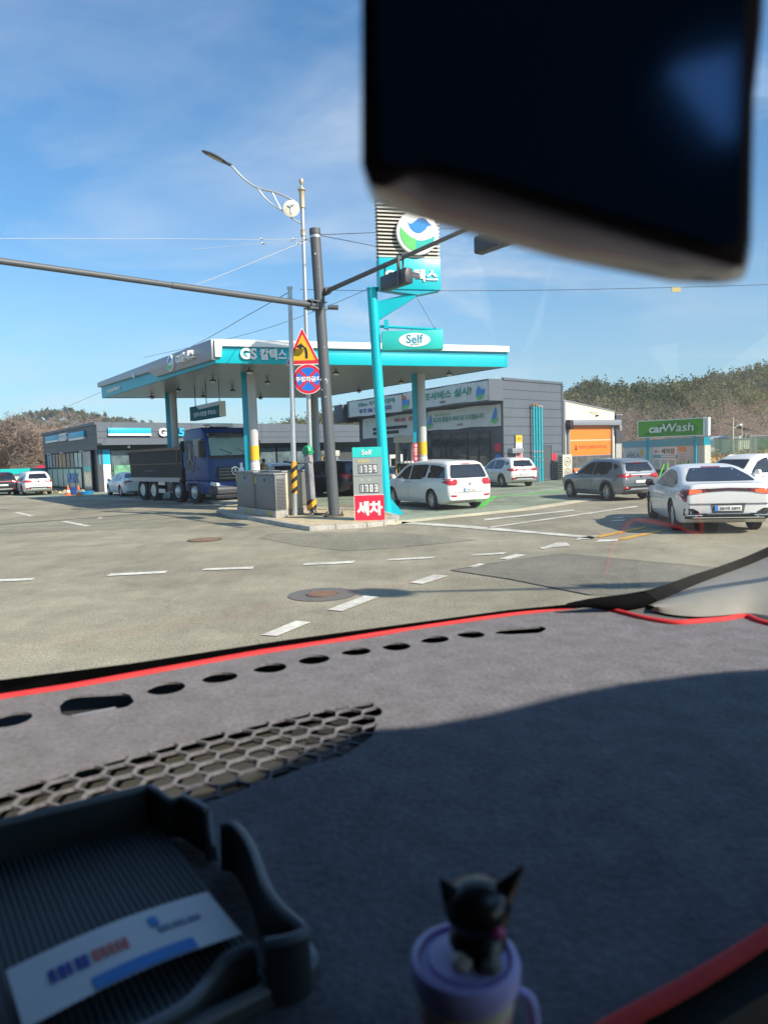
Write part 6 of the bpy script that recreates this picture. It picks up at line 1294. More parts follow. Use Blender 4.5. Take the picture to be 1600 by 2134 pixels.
p = at(1408, 600, 32); r = thing('wire_tag', 'small yellowish tag hung on the level wire below the mirror', 'tag', p); b = MB(); b.box(-.2, .2, -.02, .02, -.18, .02); b.build('plate', mat('faded_tag', (.55, .45, .22), .7), r); b = MB(); b.tube([(-.15, 0, .02), (-.15, 0, .07)], .01, 4); b.build('clip', STEEL, r)
ins = MB()
for px, py, Y in [(637, 499, 22.8), (630, 502, 22.7), (620, 508, 22.5), (612, 498, 22.6), (545, 498, 22.0), (548, 507, 22.2)]:
    c = at(px, py, Y); ins = MB(); ins.lathe([(.02, -.05), (.045, -.03), (.02, 0), (.045, .03), (.02, .05)], 8, (0, 0, 0), 'x'); o = ins.build('wire_clamp', STEEL); o.location = c; tag(o, 'small steel clamp on the pale wires left of the signal pole', 'wire clamp', 'wire clamps beside the signal pole')

# ------------------------------------------------------------------ far right background
def bgbox(name, lab, cat, pxl, pxr, yt, yb, Y, m, dp=4, parts=None):
    a = at(pxl, yt, Y); c = at(pxr, yt, Y); z1 = a.z; r = thing(name, lab, cat, (a.x, Y, 0)); b = MB(); b.box(0, c.x - a.x, 0, dp, 0, z1 - .15); b.build('wall', m, r); b = MB(); b.box(-.1, c.x - a.x + .1, -.1, dp + .1, z1 - .15, z1); b.build('roof', SILVER, r); return r, c.x - a.x, z1
r, w_, h_ = bgbox('cabin', 'small cream cabin with a door behind the straw grass', 'cabin', 1538, 1561, 913, 940, 84, mat('cream_cabin', (.66, .64, .50), .6)); b = MB(); b.box(w_ * .38, w_ * .42, -.02, 0, .1, h_ - .5); b.build('door', GREENP, r)
r, w_, h_ = bgbox('grey_shed', 'grey shed left of the cream cabin', 'shed', 1521, 1537, 911, 930, 86, mat('shed_grey', (.16, .16, .17), .7)); b = MB(); b.box(w_ * .3, w_ * .6, -.02, 0, h_ - .7, h_ - .35); b.build('window', BLACK, r)
p = at(1478, 924, 92); r = thing('low_building', 'long low white roofed building with a turquoise sign', 'building', (p.x, 92, 0)); b = MB(); b.prism([(0, 0), (0, 1.9), (1.6, 2.7), (2.5, 3.1), (4.0, 3.1), (4.0, 0)], 0, 5, 'y'); b.build('hall', mat('pale_roof', (.62, .66, .64), .5), r); b = MB(); b.box(2.3, 3.3, -.04, 0, 2.3, 2.8); b.build('sign', TEAL, r)
p = at(1543, 912, 90); r = thing('solar_roof', 'tilted dark blue solar panel roof behind the cream cabin', 'solar panel', (p.x - 1.2, 90, 0)); b = MB(); b.add([(-.2, 0, 4.6), (2.6, 0, 3.6), (3.0, 3, 3.7), (.3, 3, 4.7)], [(0, 1, 2, 3)]); b.build('solar_panel', mat('solar_blue', (.05, .09, .17), .2), r); b = MB(); [b.tube([(x, 1, 0), (x, 1, 3.9)], .06, 6) for x in (.5, 2.3)]; b.build('posts', STEEL, r)
for px, yt, Y, rr, lab, lamp_ in ((1526, 870, 80, .14, 'tall concrete utility pole with a lamp on a bracket at the right', True), (1545, 881, 88, .07, 'thin pole right of the tall concrete one', False), (1475, 885, 60, .07, 'thin pole at the end of the white car wash wall', False), (1493, 912, 82, .05, 'short pole behind the low white building', False), (1553, 905, 86, .05, 'short pole above the cream cabin', False), (1565, 905, 88, .05, 'short pole right of the cream cabin', False)):
    t_p = at(px, yt, Y); r = thing('utility_pole', lab, 'pole', (t_p.x, Y, 0), 0, 'poles in the right background'); b = MB(); b.tube([(0, 0, 0), (0, 0, t_p.z)], [rr, rr * .75], 10); b.build('pole', mat('concrete_pole', (.50, .42, .28), .8, var=.1), r, smooth=True)
    b = MB(); b.tube([(0, 0, t_p.z - .05), (0, 0, t_p.z + .03)], rr, 8); b.build('cap', STEEL, r)
    if lamp_: b = MB(); b.tube([(0, 0, t_p.z - 1.2), (.7, 0, t_p.z - .85)], .03, 6); b.lathe([(.03, 0), (.13, .1), (.10, .35), (.02, .4)], 10, (.65, 0, t_p.z - .85), 'x'); b.build('lamp', WHITE, r)
MESHF = mat('green_mesh_fence', (.10, .19, .14), .7, var=.15, scale=3)
a, c = at(1476, 925, 78), at(1720, 918, 78); r = thing('mesh_fence', 'dull green mesh fence across the right background', 'fence', (a.x, 78, 0)); l = c.x - a.x; b = MB()
z = .3
while z < 2.6: b.box(0, l, -.01, .01, z, z + .05); z += .11
x = 0
while x < l: b.box(x, x + .03, -.012, .012, .3, 2.6); x += .22
b.build('mesh', MESHF, r); b = MB(); x = 0
while x < l: b.tube([(x, .04, 0), (x, .04, 2.75)], .04, 6); x += 2.4
b.build('fence_posts', MESHF, r)
p = at(1595, 925, 82); r = thing('greenhouse', 'bright green sheeted frame at the right frame edge', 'greenhouse', (p.x - .5, 80, 0)); b = MB(); b.box(0, 3, 0, 3, 0, 2.6); b.build('sheet', mat('bright_green_sheet', (.08, .30, .04), .6, var=.3), r); b = MB(); b.tube([(0.1, -.05, 0), (0.1, -.05, 3.1)], .06, 6); b.build('frame_post', MATS['bright_green'], r)
r, w_, h_ = bgbox('long_roof', 'long grey roofed building at the foot of the right hill', 'building', 1560, 1760, 908, 925, 100, mat('shed_grey', (.16, .16, .17)), 8); b = MB(); b.box(2, 3, -.05, 0, h_ - 1.2, h_ - .6); b.build('window', WHITE, r)
# ------------------------------------------------------------------ truck cab we look out of
FELT = mat('charcoal_felt', (.158, .156, .176), 1.0, var=.28, scale=160, dirt=.17, bump=.35, spec=.1)
FELT.node_tree.nodes['Principled BSDF'].inputs['Sheen Weight'].default_value = .08
RED = mat('red_piping', (.62, .028, .032), .75, var=.1, scale=50)
DASHM = mat('dark_dash_plastic', (.035, .037, .040), .6, var=.1, scale=30)
ZM = 1.73
def gm(px, py, z=ZM): p = gz(px, py, z); return (p.x, p.y)
far = [(-140, 1483), (0, 1456), (150, 1433), (330, 1400), (540, 1362), (700, 1338), (900, 1306), (1060, 1283), (1225, 1264), (1246, 1267), (1293, 1278), (1343, 1291), (1403, 1300), (1442, 1299), (1508, 1292), (1534, 1287), (1558, 1287), (1580, 1296), (1620, 1306)]
near = [(1760, 1340), (1790, 1830), (1600, 1950), (1450, 2040), (1290, 2134), (1200, 2190), (900, 2330), (400, 2420), (-200, 2420)]
outl = [gm(*p) for p in far + near]
holes = []
def circ(px, py, w):
    c = gz(px, py, ZM); r = w / 2 / FPX * c.y * 1.02; return [(c.x + r * cos(t), c.y + r * sin(t)) for t in np.linspace(0, 2 * pi, 21)[:-1]]
for px, py, w in ((22, 1500, 84), (346, 1434, 79), (458, 1412, 74), (562, 1391, 70), (654, 1374, 66), (741, 1358, 63), (825, 1346, 60), (905, 1333, 60), (980, 1322, 59)): holes.append(circ(px, py, w))
holes.append(rounded([gm(*p) for p in ((1026, 1319), (1036, 1311), (1128, 1305), (1139, 1310), (1125, 1318), (1060, 1322))], .006))
holes.append(rounded([gm(*p) for p in ((124, 1468), (138, 1455), (160, 1450), (254, 1442), (270, 1446), (281, 1461), (266, 1472), (212, 1483), (147, 1494), (128, 1489))], .004))
# honeycomb
reg = [gm(*p) for p in ((-140, 1694), (0, 1650), (240, 1580), (400, 1538), (550, 1504), (670, 1477), (780, 1462), (797, 1482), (775, 1534), (705, 1584), (568, 1633), (440, 1668), (330, 1705), (100, 1765), (-140, 1825))][::-1]
def clip(poly, reg):
    ar = sum(reg[i][0] * reg[(i + 1) % len(reg)][1] - reg[(i + 1) % len(reg)][0] * reg[i][1] for i in range(len(reg)))
    R2 = reg if ar > 0 else reg[::-1]; outp = poly
    for i in range(len(R2)):
        a, b_ = R2[i], R2[(i + 1) % len(R2)]; inp = outp; outp = []
        def sd(p): return (b_[0] - a[0]) * (p[1] - a[1]) - (b_[1] - a[1]) * (p[0] - a[0])
        for j in range(len(inp)):
            p, q = inp[j - 1], inp[j]; sp_, sq = sd(p), sd(q)
            if (sp_ >= 0) != (sq >= 0): t = sp_ / (sp_ - sq); outp.append((p[0] + (q[0] - p[0]) * t, p[1] + (q[1] - p[1]) * t))
            if sq >= 0: outp.append(q)
        if len(outp) < 3: return []
    return outp
A2 = Vector(gm(0, 1668)); B2 = Vector(gm(780, 1472)); ax_ = (B2 - A2).normalized(); ay_ = Vector((-ax_.y, ax_.x)); HR = .0156
for i in range(-30, 46):
    for j in range(-20, 8):
        c = A2 + ax_ * (i * 1.5 * HR) + ay_ * ((j + (.5 if i % 2 else 0)) * 1.732 * HR)
        hx = [(c.x + (ax_.x * cos(t) + ay_.x * sin(t)) * HR * .91, c.y + (ax_.y * cos(t) + ay_.y * sin(t)) * HR * .91) for t in [pi / 3 * k for k in range(6)]]
        cl_ = clip(hx, reg)
        if len(cl_) >= 3:
            ar = abs(sum(cl_[k][0] * cl_[(k + 1) % len(cl_)][1] - cl_[(k + 1) % len(cl_)][0] * cl_[k][1] for k in range(len(cl_)))) / 2
            if ar > HR * HR * .35: holes.append([(c.x + (x - c.x) * 1.0, c.y + (y - c.y) * 1.0) for x, y in rounded(cl_, .0012, 2)])
V, tr = fillpoly(outl, .022, holes)
def zmat(x, y): return ZM + .0006 * sin(x * 31 + y * 17) + .0004 * sin(x * 73 - y * 41)
matth = thing('dashboard_mat', 'charcoal felt dashboard mat with red piping, round holes and honeycomb cutouts', 'dashboard mat', (0, .6, ZM))
b = MB(); vs = [(v.x, v.y - .6, zmat(v.x, v.y) - ZM) for v in V]; b.add(vs, tr); o = b.build('felt', FELT, matth, smooth=True)
bm = bmesh.new(); bm.from_mesh(o.data)
for f in bm.faces:
    if f.normal.z < 0: f.normal_flip()
g = bmesh.ops.extrude_face_region(bm, geom=bm.faces[:]); bmesh.ops.translate(bm, verts=[e for e in g['geom'] if isinstance(e, bmesh.types.BMVert)], vec=(0, 0, -.0028)); bmesh.ops.recalc_face_normals(bm, faces=bm.faces); bm.to_mesh(o.data); bm.free()
o.data.set_sharp_from_angle(angle=radians(40))
def piping(pp, r0, nm='piping', z=ZM, rr=None):
    pts_ = [(*gm(*p), 0) for p in pp]; pts_ = [(x, y - .6, zmat(x, y) - ZM + .001) for x, y, _ in pts_]; b = MB(); pts2 = cr(pts_, 5); b.tube(pts2, r0, 10); return b.build(nm, RED, matth, smooth=True)
piping(far[:9], .0034); piping(far[9:], .0050, z=ZM); piping([(1700, 1885), (1600, 1952), (1450, 2045), (1290, 2138), (1200, 2195)], .0044)
# red fabric flap standing along the far edge
b = MB(); ff = [gm(*p) for p in far[:9]]; vs = []
for x, y in ff: vs += [(x, y - .6 + .002, .002), (x - .003, y - .6 + .009, .003)]
b.add(vs, [(2 * i, 2 * i + 1, 2 * i + 3, 2 * i + 2) for i in range(len(ff) - 1)]); b.build('red_hem', RED, matth)
# dashboard under the mat
dash = thing('dashboard', 'dark plastic dashboard under the felt mat', 'dashboard', (0, .6, 1.2))
do = [gm(*p, z=1.71) for p in [(-300, 1425), (0, 1424), (270, 1388), (600, 1338), (860, 1303), (1060, 1277), (1235, 1253), (1300, 1262), (1450, 1262), (1700, 1270), (1830, 1300), (1850, 1900), (1500, 2110), (1300, 2240), (900, 2420), (300, 2500), (-400, 2500)]]
b = MB(); b.prism([(x, y - .6) for x, y in do], 0, .505, 'z'); b.build('dash_top', DASHM, dash)
GB = mat('grey_lit_duct', (.048, .048, .042), .7, var=.15, scale=60)
b = MB(); rr_ = [gm(*p, z=1.712) for p in ((-140, 1700), (0, 1660), (240, 1590), (560, 1515), (640, 1530), (600, 1600), (340, 1660), (-140, 1815))]; b.prism([(x, y - .6) for x, y in rr_], .506, .509, 'z'); b.build('lit_duct_patch', GB, dash)  # sunlight put into colour: paler patch under the lit honeycomb cells
b = MB(); lp = [gm(*p, z=1.716) for p in ((250, 1476), (180, 1492), (140, 1492), (150, 1483), (240, 1466))]; b.prism([(x, y - .6) for x, y in lp], .508, .512, 'z'); b.build('sensor_glass', mat('pale_sensor', (.30, .34, .42), .3), dash)
# windscreen frame: black seal, pillar trim
cabr = thing('truck_cab', 'dark interior of the truck cab: roof cut open for the sun, pillar trim and windscreen seal', 'truck cab', (0, 0, 1.2))
def cb(p): return (p.x, p.y, p.z - 1.2)
SEAL = mat('black_seal', (.004, .004, .005), .9, var=.05, spec=.06)
fr = [(-200, 1452), (0, 1418), (270, 1384), (600, 1334), (860, 1299), (1060, 1272), (1230, 1256)]
b = MB(); vs = []
for px, py in fr:
    c = gz(px, py + 6, 1.722); c2 = gz(px, py - 1, 1.722 + .018); vs += [cb(c), cb(Vector((c2.x, c2.y, c2.z))), (c2.x, c2.y + .03, .50)]
b.add(vs, [(3 * i, 3 * i + 1, 3 * i + 4, 3 * i + 3) for i in range(len(fr) - 1)] + [(3 * i + 1, 3 * i + 2, 3 * i + 5, 3 * i + 4) for i in range(len(fr) - 1)]); b.build('windscreen_seal', SEAL, cabr)
cur = [(1180, 1262, 1.17), (1230, 1257, 1.17), (1290, 1256, 1.18), (1345, 1248, 1.22), (1400, 1229, 1.27), (1450, 1208, 1.31), (1500, 1190, 1.34), (1560, 1168, 1.36), (1640, 1132, 1.38)]
b = MB(); b.tube(cr([cb(at(*p)) for p in cur], 4), [min(1, .25 + i / 9) * (.0075) + min(1, .1 + i / 9) * .006 * min(1, max(0, 1 - abs(i - 11) / 12)) + .0015 for i in range((len(cur) - 1) * 4 + 1)], 12); b.build('pillar_seal', SEAL, cabr, smooth=True)
top_ = [(1350, 1262, 1.20), (1400, 1238, 1.26), (1450, 1217, 1.30), (1500, 1199, 1.33), (1560, 1177, 1.35), (1620, 1150, 1.37), (1660, 1130, 1.38)]
low_ = [(1352, 1268, 1.08), (1400, 1277, .98), (1450, 1281, .92), (1500, 1279, .88), (1560, 1274, .84), (1620, 1284, .80), (1660, 1300, .78)]
b = MB(); vs = []; n = 7
tt_ = cr(top_, 4); ll_ = cr(low_, 4)
for a_, c_ in zip(tt_, ll_):
    pa, pc_ = at(*a_), gz(c_[0], c_[1] + 4, 1.732)
    for k in range(n): t = k / (n - 1); p = pa.lerp(pc_, t); p += Vector((.0, -.06, .02)) * sin(pi * t) * .5; vs.append(cb(p))
m_ = len(tt_); b.add(vs, [(i * n + k, (i + 1) * n + k, (i + 1) * n + k + 1, i * n + k + 1) for i in range(m_ - 1) for k in range(n - 1)]); b.build('pillar_trim', mat('grey_beige_trim', (.27, .265, .235), .7, var=.06, scale=40), cabr, smooth=True)
b = MB(); q = [gz(x, y, 1.728) for x, y in ((1260, 1268), (1352, 1262), (1470, 1278), (1560, 1284), (1600, 1300), (1508, 1294), (1430, 1302), (1390, 1300), (1330, 1288))]; b.add([cb(p) for p in q], [list(range(len(q)))]); b.build('dash_corner', mat('grey_corner', (.12, .125, .12), .7, var=.08), cabr)
# unseen roof, its openings shaped to lay sun and shade on the dash, rear wall, right door
DARKIN = mat('dark_cab_lining', (.05, .05, .055), .9)
ROOFZ = 2.52
def up(px, py): p = gz(px, py, ZM); k = (ROOFZ - ZM) / SUN_V.z; return (p.x + SUN_V.x * k, p.y + SUN_V.y * k)
edge = [up(-500, 1745), up(-100, 1725), up(200, 1690), up(400, 1640), up(560, 1600), up(640, 1560), up(740, 1522), up(880, 1513), up(1000, 1492), up(1150, 1454), up(1300, 1424), up(1450, 1405), up(1620, 1392), up(1900, 1370), up(2500, 1330)]
poly = [(-1.35, -1.6), (2.4, -1.6), (2.4, .80), (-1.35, .80)]
sun_gap = [up(-150, 1735)] + edge[1:-1] + [up(1950, 1120), up(1700, 1080), up(1500, 1150), up(1330, 1215), up(1230, 1235), up(900, 1270), up(600, 1310), up(300, 1355), up(0, 1395), up(-150, 1430)]  # made-up roof opening that lets sun onto the far dash only
def refl(px, py):
    p = at(px, py, Yg); d = p - Vector((0, 0, EYE)); k = (ROOFZ - p.z) / d.z; return (p.x + d.x * k, p.y - d.y * k)
Yg = .1835
rv, rt = fillpoly(poly, .5, [sun_gap, [refl(*p) for p in ((1385, 142), (1532, 106), (1534, 296), (1500, 290))]])  # second hole added so the mirror reflects a patch of sky
b = MB(); b.add([(v.x, v.y, ROOFZ - 1.2) for v in rv], rt); b.build('roof', DARKIN, cabr)
b = MB(); b.box(-1.3, 2.2, -1.62, -1.58, -.6, ROOFZ - 1.2); b.build('rear_wall', DARKIN, cabr)
b = MB(); b.box(-1.35, -1.3, -1.6, 1.7, -.6, ROOFZ - 1.2); b.build('left_wall', DARKIN, cabr)
b = MB(); b.box(1.15, 1.2, -1.6, .45, -.6, .42); b.build('door_trim', DARKIN, cabr)
b = MB(); b.box(-1.3, 1.2, -1.6, .25, -.62, -.58); b.build('cab_floor', DARKIN, cabr)
b = MB(); b.box(1.40, 1.45, .35, 2.2, -.2, .66); b.build('right_filler_panel', DARKIN, cabr)  # unseen dark filler added to keep bright ground out of windscreen reflections
b = MB(); b.box(-.9, 1.0, -1.3, -.35, -.4, .05); b.box(-.9, 1.0, -1.4, -1.2, .05, .75); b.build('seat', DARKIN, cabr, bevel=.06)

# windscreen pane
ga, gb_ = gz(1000, 1275, ZM), gz(1230, 1265, ZM); ge = (gb_ - ga).normalized(); gh = Vector((ge.y, -ge.x, 0))
if gh.y > 0: gh = -gh
gu = gh * cos(radians(53)) + Vector((0, 0, 1)) * sin(radians(53))
wm = bpy.data.materials.new('windscreen_glass'); wm.use_nodes = True; t = wm.node_tree; t.nodes.clear(); ou = t.nodes.new('ShaderNodeOutputMaterial'); tr_ = t.nodes.new('ShaderNodeBsdfTransparent'); tr_.inputs[0].default_value = (1, 1, 1, 1)
gl_ = t.nodes.new('ShaderNodeBsdfGlossy'); gl_.inputs['Roughness'].default_value = 0.0; lw = t.nodes.new('ShaderNodeLayerWeight'); lw.inputs[0].default_value = .5; p5 = t.nodes.new('ShaderNodeMath'); p5.operation = 'POWER'; p5.inputs[1].default_value = 5.0; t.links.new(lw.outputs['Facing'], p5.inputs[0])
mq = t.nodes.new('ShaderNodeMath'); mq.operation = 'MULTIPLY_ADD'; mq.inputs[1].default_value = .80; mq.inputs[2].default_value = .13; mq.use_clamp = True
mxs = t.nodes.new('ShaderNodeMixShader'); t.links.new(p5.outputs[0], mq.inputs[0]); tcw = t.nodes.new('ShaderNodeTexCoord'); sxw = t.nodes.new('ShaderNodeSeparateXYZ'); t.links.new(tcw.outputs['Object'], sxw.inputs[0]); mrw = t.nodes.new('ShaderNodeMapRange'); mrw.interpolation_type = 'SMOOTHSTEP'; mrw.inputs[1].default_value = -.12; mrw.inputs[2].default_value = .26; mrw.inputs[3].default_value = .25; mrw.inputs[4].default_value = 1.0; t.links.new(sxw.outputs[0], mrw.inputs[0])
mqw = t.nodes.new('ShaderNodeMath'); mqw.operation = 'MULTIPLY'; t.links.new(mq.outputs[0], mqw.inputs[0]); t.links.new(mrw.outputs[0], mqw.inputs[1]); t.links.new(mqw.outputs[0], mxs.inputs[0]); t.links.new(tr_.outputs[0], mxs.inputs[1]); t.links.new(gl_.outputs[0], mxs.inputs[2]); t.links.new(mxs.outputs[0], ou.inputs[0])  # reflectivity faded towards the left to weaken the reflections there
gbase = [(-700, 1560), (-300, 1488), (0, 1436), (300, 1384), (600, 1332), (850, 1293), (1000, 1274), (1120, 1268), (1230, 1264), (1400, 1257), (1700, 1245), (2100, 1232)]
gp_ = [Vector(p) for p in cr([tuple(gz(x, y, ZM)) for x, y in gbase], 5)]; vs = []; ng = len(gp_); ks = [-.02 + .024 * k for k in range(34)]; nk = len(ks)
for i, p in enumerate(gp_):
    d = gp_[min(i + 12, ng - 1)] - gp_[max(i - 12, 0)]; d.z = 0; d.normalize(); h_ = Vector((d.y, -d.x, 0)); w_ = min(1, max(0, (i / (ng - 1) - .42) / .16)); hh_ = (h_ * (1 - w_) + gh * w_).normalized()
    u_ = hh_ * cos(radians(53)) + Vector((0, 0, 1)) * sin(radians(53))
    for k_ in ks: vs.append(tuple(p + u_ * k_))
scx = [c[0] for c in cur]; scy = [c[1] for c in cur]; fs = []
def topx(v): d = Vector(v) - Vector((0, 0, EYE)); k = d.dot(_F); return (800 + FPX * d.dot(_R) / k, 1067 - FPX * d.dot(_U) / k)
for i in range(ng - 1):
    for k in range(nk - 1):
        q = [i * nk + k, (i + 1) * nk + k, (i + 1) * nk + k + 1, i * nk + k + 1]; pp = [topx(vs[a]) for a in q]
        if all(x > 1200 and y > float(np.interp(x, scx, scy)) for x, y in pp) or any(x > 1660 and y > 1100 for x, y in pp): continue
        fs.append(q)
b = MB(); b.add([cb(Vector(v)) for v in vs], fs); b.build('windscreen', wm, cabr, smooth=True)
# ------------------------------------------------------------------ tray
TR = mat('tray_plastic', (.04, .047, .050), .5, var=.1, scale=40); TRL = mat('tray_rim', (.15, .18, .21), .42, var=.06, scale=30)
tray = thing('tray', 'black ribbed plastic tray with a raised rim on the dashboard', 'tray', (-.15, .4, 1.732))
def tw(px, py, z): p = gz(px, py, z); return Vector((p.x + .15, p.y - .4, z - 1.732))
FZ = 1.737
fl = [(-160, 1800), (0, 1765), (150, 1725), (300, 1682), (380, 1780), (470, 1900), (545, 1985), (560, 2010), (440, 2090), (330, 2180), (100, 2300), (-200, 2420)]
q = [tw(*p, FZ) for p in fl]; b = MB(); b.prism([(p.x, p.y) for p in q], 0, FZ - 1.732, 'z'); b.build('floor', TR, tray)
# ribs parallel to the right wall
da = tw(300, 1682, FZ); db = tw(545, 1985, FZ); rd = (db - da); rd.z = 0; rl_ = rd.length; rd.normalize(); rn = Vector((-rd.y, rd.x, 0)); 
if rn.x > 0: rn = -rn
b = MB()
for i in range(1, 98):
    s = da + rn * (.0037 * i) ; s = s + rd * (.002)
    # start on the back wall line
    bl0, bl1 = tw(-160, 1800, FZ), tw(300, 1682, FZ); bd2 = bl1 - bl0
    den = rd.x * bd2.y - rd.y * bd2.x; w = bl0 - s; t = (w.x * bd2.y - w.y * bd2.x) / den; s0 = s + rd * (t + .006); e0 = s + rd * (rl_ - .0 + .02)
    hw = .0011; z0 = FZ - 1.732; b.add([tuple(s0 - rn * hw + Vector((0, 0, 0.0))), tuple(s0 + rn * hw), tuple(e0 + rn * hw), tuple(e0 - rn * hw)] + [tuple(p + Vector((0, 0, .0009))) for p in (s0 - rn * hw * .5, s0 + rn * hw * .5, e0 + rn * hw * .5, e0 - rn * hw * .5)], [(4, 5, 6, 7), (0, 4, 7, 3), (1, 2, 6, 5)])
o = b.build('floor_ribs', mat('tray_rib', (.085, .10, .11), .5, var=.1), tray)
for v in o.data.vertices: v.co.z += 0
def wallrib(pp, th, nm, m, rimm=None):
    """pp: (px, py, rim z); vertical wall with rounded rim"""
    top = [tw(a, c, z) for a, c, z in pp]; top = [Vector(p) for p in cr([tuple(p) for p in top], 4)]; b = MB(); vs = []
    for i, p in enumerate(top):
        d = top[min(i + 1, len(top) - 1)] - top[max(i - 1, 0)]; d.z = 0; d.normalize(); n_ = Vector((-d.y, d.x, 0)) * th / 2
        vs += [tuple(p + n_), tuple(p - n_), (p.x - n_.x * 1.6, p.y - n_.y * 1.6, 0), (p.x + n_.x * 1.6, p.y + n_.y * 1.6, 0)]
    b.add(vs, [[4 * i + k, 4 * i + (k + 1) % 4, 4 * i + 4 + (k + 1) % 4, 4 * i + 4 + k] for i in range(len(top) - 1) for k in range(4)] + [[0, 1, 2, 3], [4 * len(top) - 4 + k for k in range(4)]]); w_ = b.build(nm, m, tray)
    b = MB(); b.tube([tuple(p) for p in top], th * .62, 8); b.build('rim', rimm or TRL, w_, smooth=True)
wallrib([(-200, 1772, 1.762), (0, 1717, 1.762), (170, 1676, 1.762), (312, 1641, 1.762)], .005, 'back_wall', TR)
wallrib([(312, 1641, 1.762), (330, 1652, 1.762), (350, 1668, 1.758), (366, 1670, 1.757), (384, 1664, 1.760), (410, 1676, 1.761), (432, 1690, 1.761)], .0045, 'side_wall', TR)
wallrib([(434, 1692, 1.760), (438, 1740, 1.748), (442, 1765, 1.742)], .0045, 'side_wall_step', TR)
wallrib([(462, 1722, 1.760), (490, 1722, 1.762), (520, 1758, 1.763), (538, 1800, 1.763), (556, 1850, 1.763), (590, 1898, 1.763), (622, 1926, 1.763), (632, 1945, 1.762), (600, 1960, 1.762), (552, 1968, 1.761)], .0048, 'curved_wall', TR)
wallrib([(533, 1974, 1.757), (500, 1984, 1.755), (465, 2005, 1.752), (430, 2050, 1.747), (380, 2100, 1.747), (250, 2170, 1.747), (60, 2260, 1.747)], .0048, 'front_wall', TR)
wallrib([(636, 1975, 1.738), (650, 2000, 1.738), (620, 2030, 1.738), (520, 2080, 1.738), (400, 2140, 1.738), (200, 2250, 1.738)], .006, 'base_lip', TR)
# slip of paper
PAP = mat('white_paper', (.88, .91, .96), .7, var=.02)
pz = 1.7445; card = thing('paper_card', 'white printed paper slip with blue and red print lying in the tray', 'paper', (0, 0, pz))
def cp(px, py, dz=0): p = gz(px, py, pz); return (p.x, p.y, dz)
nx_ = 14; b = MB(); vs = []
TL_, TR_, BR_, BL_ = [Vector(cp(*p)) for p in ((13, 2022), (432, 1858), (504, 1946), (50, 2146))]
for i in range(nx_ + 1):
    t = i / nx_; bow = .0035 * sin(pi * t)
    for k in range(5): p = TL_.lerp(TR_, t).lerp(BL_.lerp(BR_, t), k / 4); vs.append((p.x, p.y, bow))
b.add(vs, [(i * 5 + k, (i + 1) * 5 + k, (i + 1) * 5 + k + 1, i * 5 + k + 1) for i in range(nx_) for k in range(4)]); b.build('sheet', PAP, card, smooth=True)
def onc(u, v, h=.0006): p = TL_.lerp(TR_, u).lerp(BL_.lerp(BR_, u), v); return (p.x, p.y, .0035 * sin(pi * u) + h)
def blob(u0, u1, v0, v1, m, nm, n=4):
    b = MB(); vs = [onc(u0 + (u1 - u0) * i / n, v, .0006) for i in range(n + 1) for v in (v0, v1)]; b.add(vs, [(2 * i, 2 * i + 2, 2 * i + 3, 2 * i + 1) for i in range(n)]); b.build(nm, m, card)
LB = mat('sky_blue_ink', (.02, .26, .75), .6); DB = mat('deep_blue_ink', (.02, .05, .40), .6); RI = mat('coral_ink', (.75, .16, .14), .6); GI = mat('grey_blue_ink', (.25, .32, .45), .6)
blob(.30, .78, .78, .985, LB, 'printed_band', 8)
for u0, u1 in ((.15, .18), (.19, .22), (.225, .25), (.265, .29), (.295, .325)): blob(u0, u1, .36, .58, DB, 'printed_letters')
for u0, u1 in ((.345, .375), (.385, .41), (.42, .445), (.455, .475), (.485, .51)): blob(u0, u1, .36, .56, RI, 'printed_letters')
for u0, u1 in ((.64, .685),): blob(u0, u1, .18, .36, LB, 'printed_mark')
for u0, u1 in ((.66, .72), (.73, .80), (.81, .88)): blob(u0, u1, .40, .50, GI, 'small_print')
# ------------------------------------------------------------------ cup with cat
cup = gz(968, 1992, 1.786); R0_ = .0225
cpo = thing('cup_ornament', 'small pink cup with a lavender lid and handle on the dashboard', 'cup', (cup.x, cup.y, 1.734))
LAV = mat('lavender_plastic', (.58, .52, .96), .30, var=.05, scale=30); PINK = mat('pink_ceramic', (.70, .30, .32), .35, var=.04); CRE = mat('cream_ceramic', (.72, .64, .52), .4)
z = .052
b = MB(); b.lathe([(.0175, 0), (.0195, .02), (.0205, z - .014), (.018, z - .013), (.016, .004)], 36, closed=False); b.build('cup_body', PINK, cpo, smooth=True)
b = MB(); b.lathe([(.0207, z - .019), (.0214, z - .012), (.0208, z - .012), (.0204, z - .019)], 36, closed=True); b.build('cream_band', CRE, cpo, smooth=True)
b = MB(); b.lathe([(.0215, z - .012), (.0232, z - .009), (.0236, z - .003), (.0225, z), (.0205, z + .0006), (.0190, z - .0014), (.0165, z - .0012), (.0155, z + .0004), (.004, z + .001)], 48); b.build('lid', LAV, cpo, smooth=True)
b = MB(); b.lathe([(.0192, z - .0012), (.0198, z - .0002), (.0186, z - .0004)], 48, closed=True); b.build('lid_ring', mat('violet_ring', (.22, .05, .35), .4), cpo, smooth=True)
b = MB(); b.tube(cr([(.020, -.002, z - .015), (.0265, -.004, z - .017), (.028, -.006, z - .028), (.025, -.006, z - .040), (.0195, -.003, z - .044)], 5), .0024, 10); b.build('handle', LAV, cpo, smooth=True)
CATM = mat('black_cat_vinyl', (.014, .014, .017), .28, var=.05)
cat = thing('cat_figure', 'tiny black cat figure with pointed ears and pink nose sitting on the lid', 'figurine', (cup.x + .006, cup.y + .002, 1.734 + z)); s = 1.0
b = MB(); b.lathe([(.002, -.0), (.010, .001), (.0125, .006), (.010, .012), (.005, .016)], 20, (0, 0, 0)); b.build('body', CATM, cat, smooth=True)
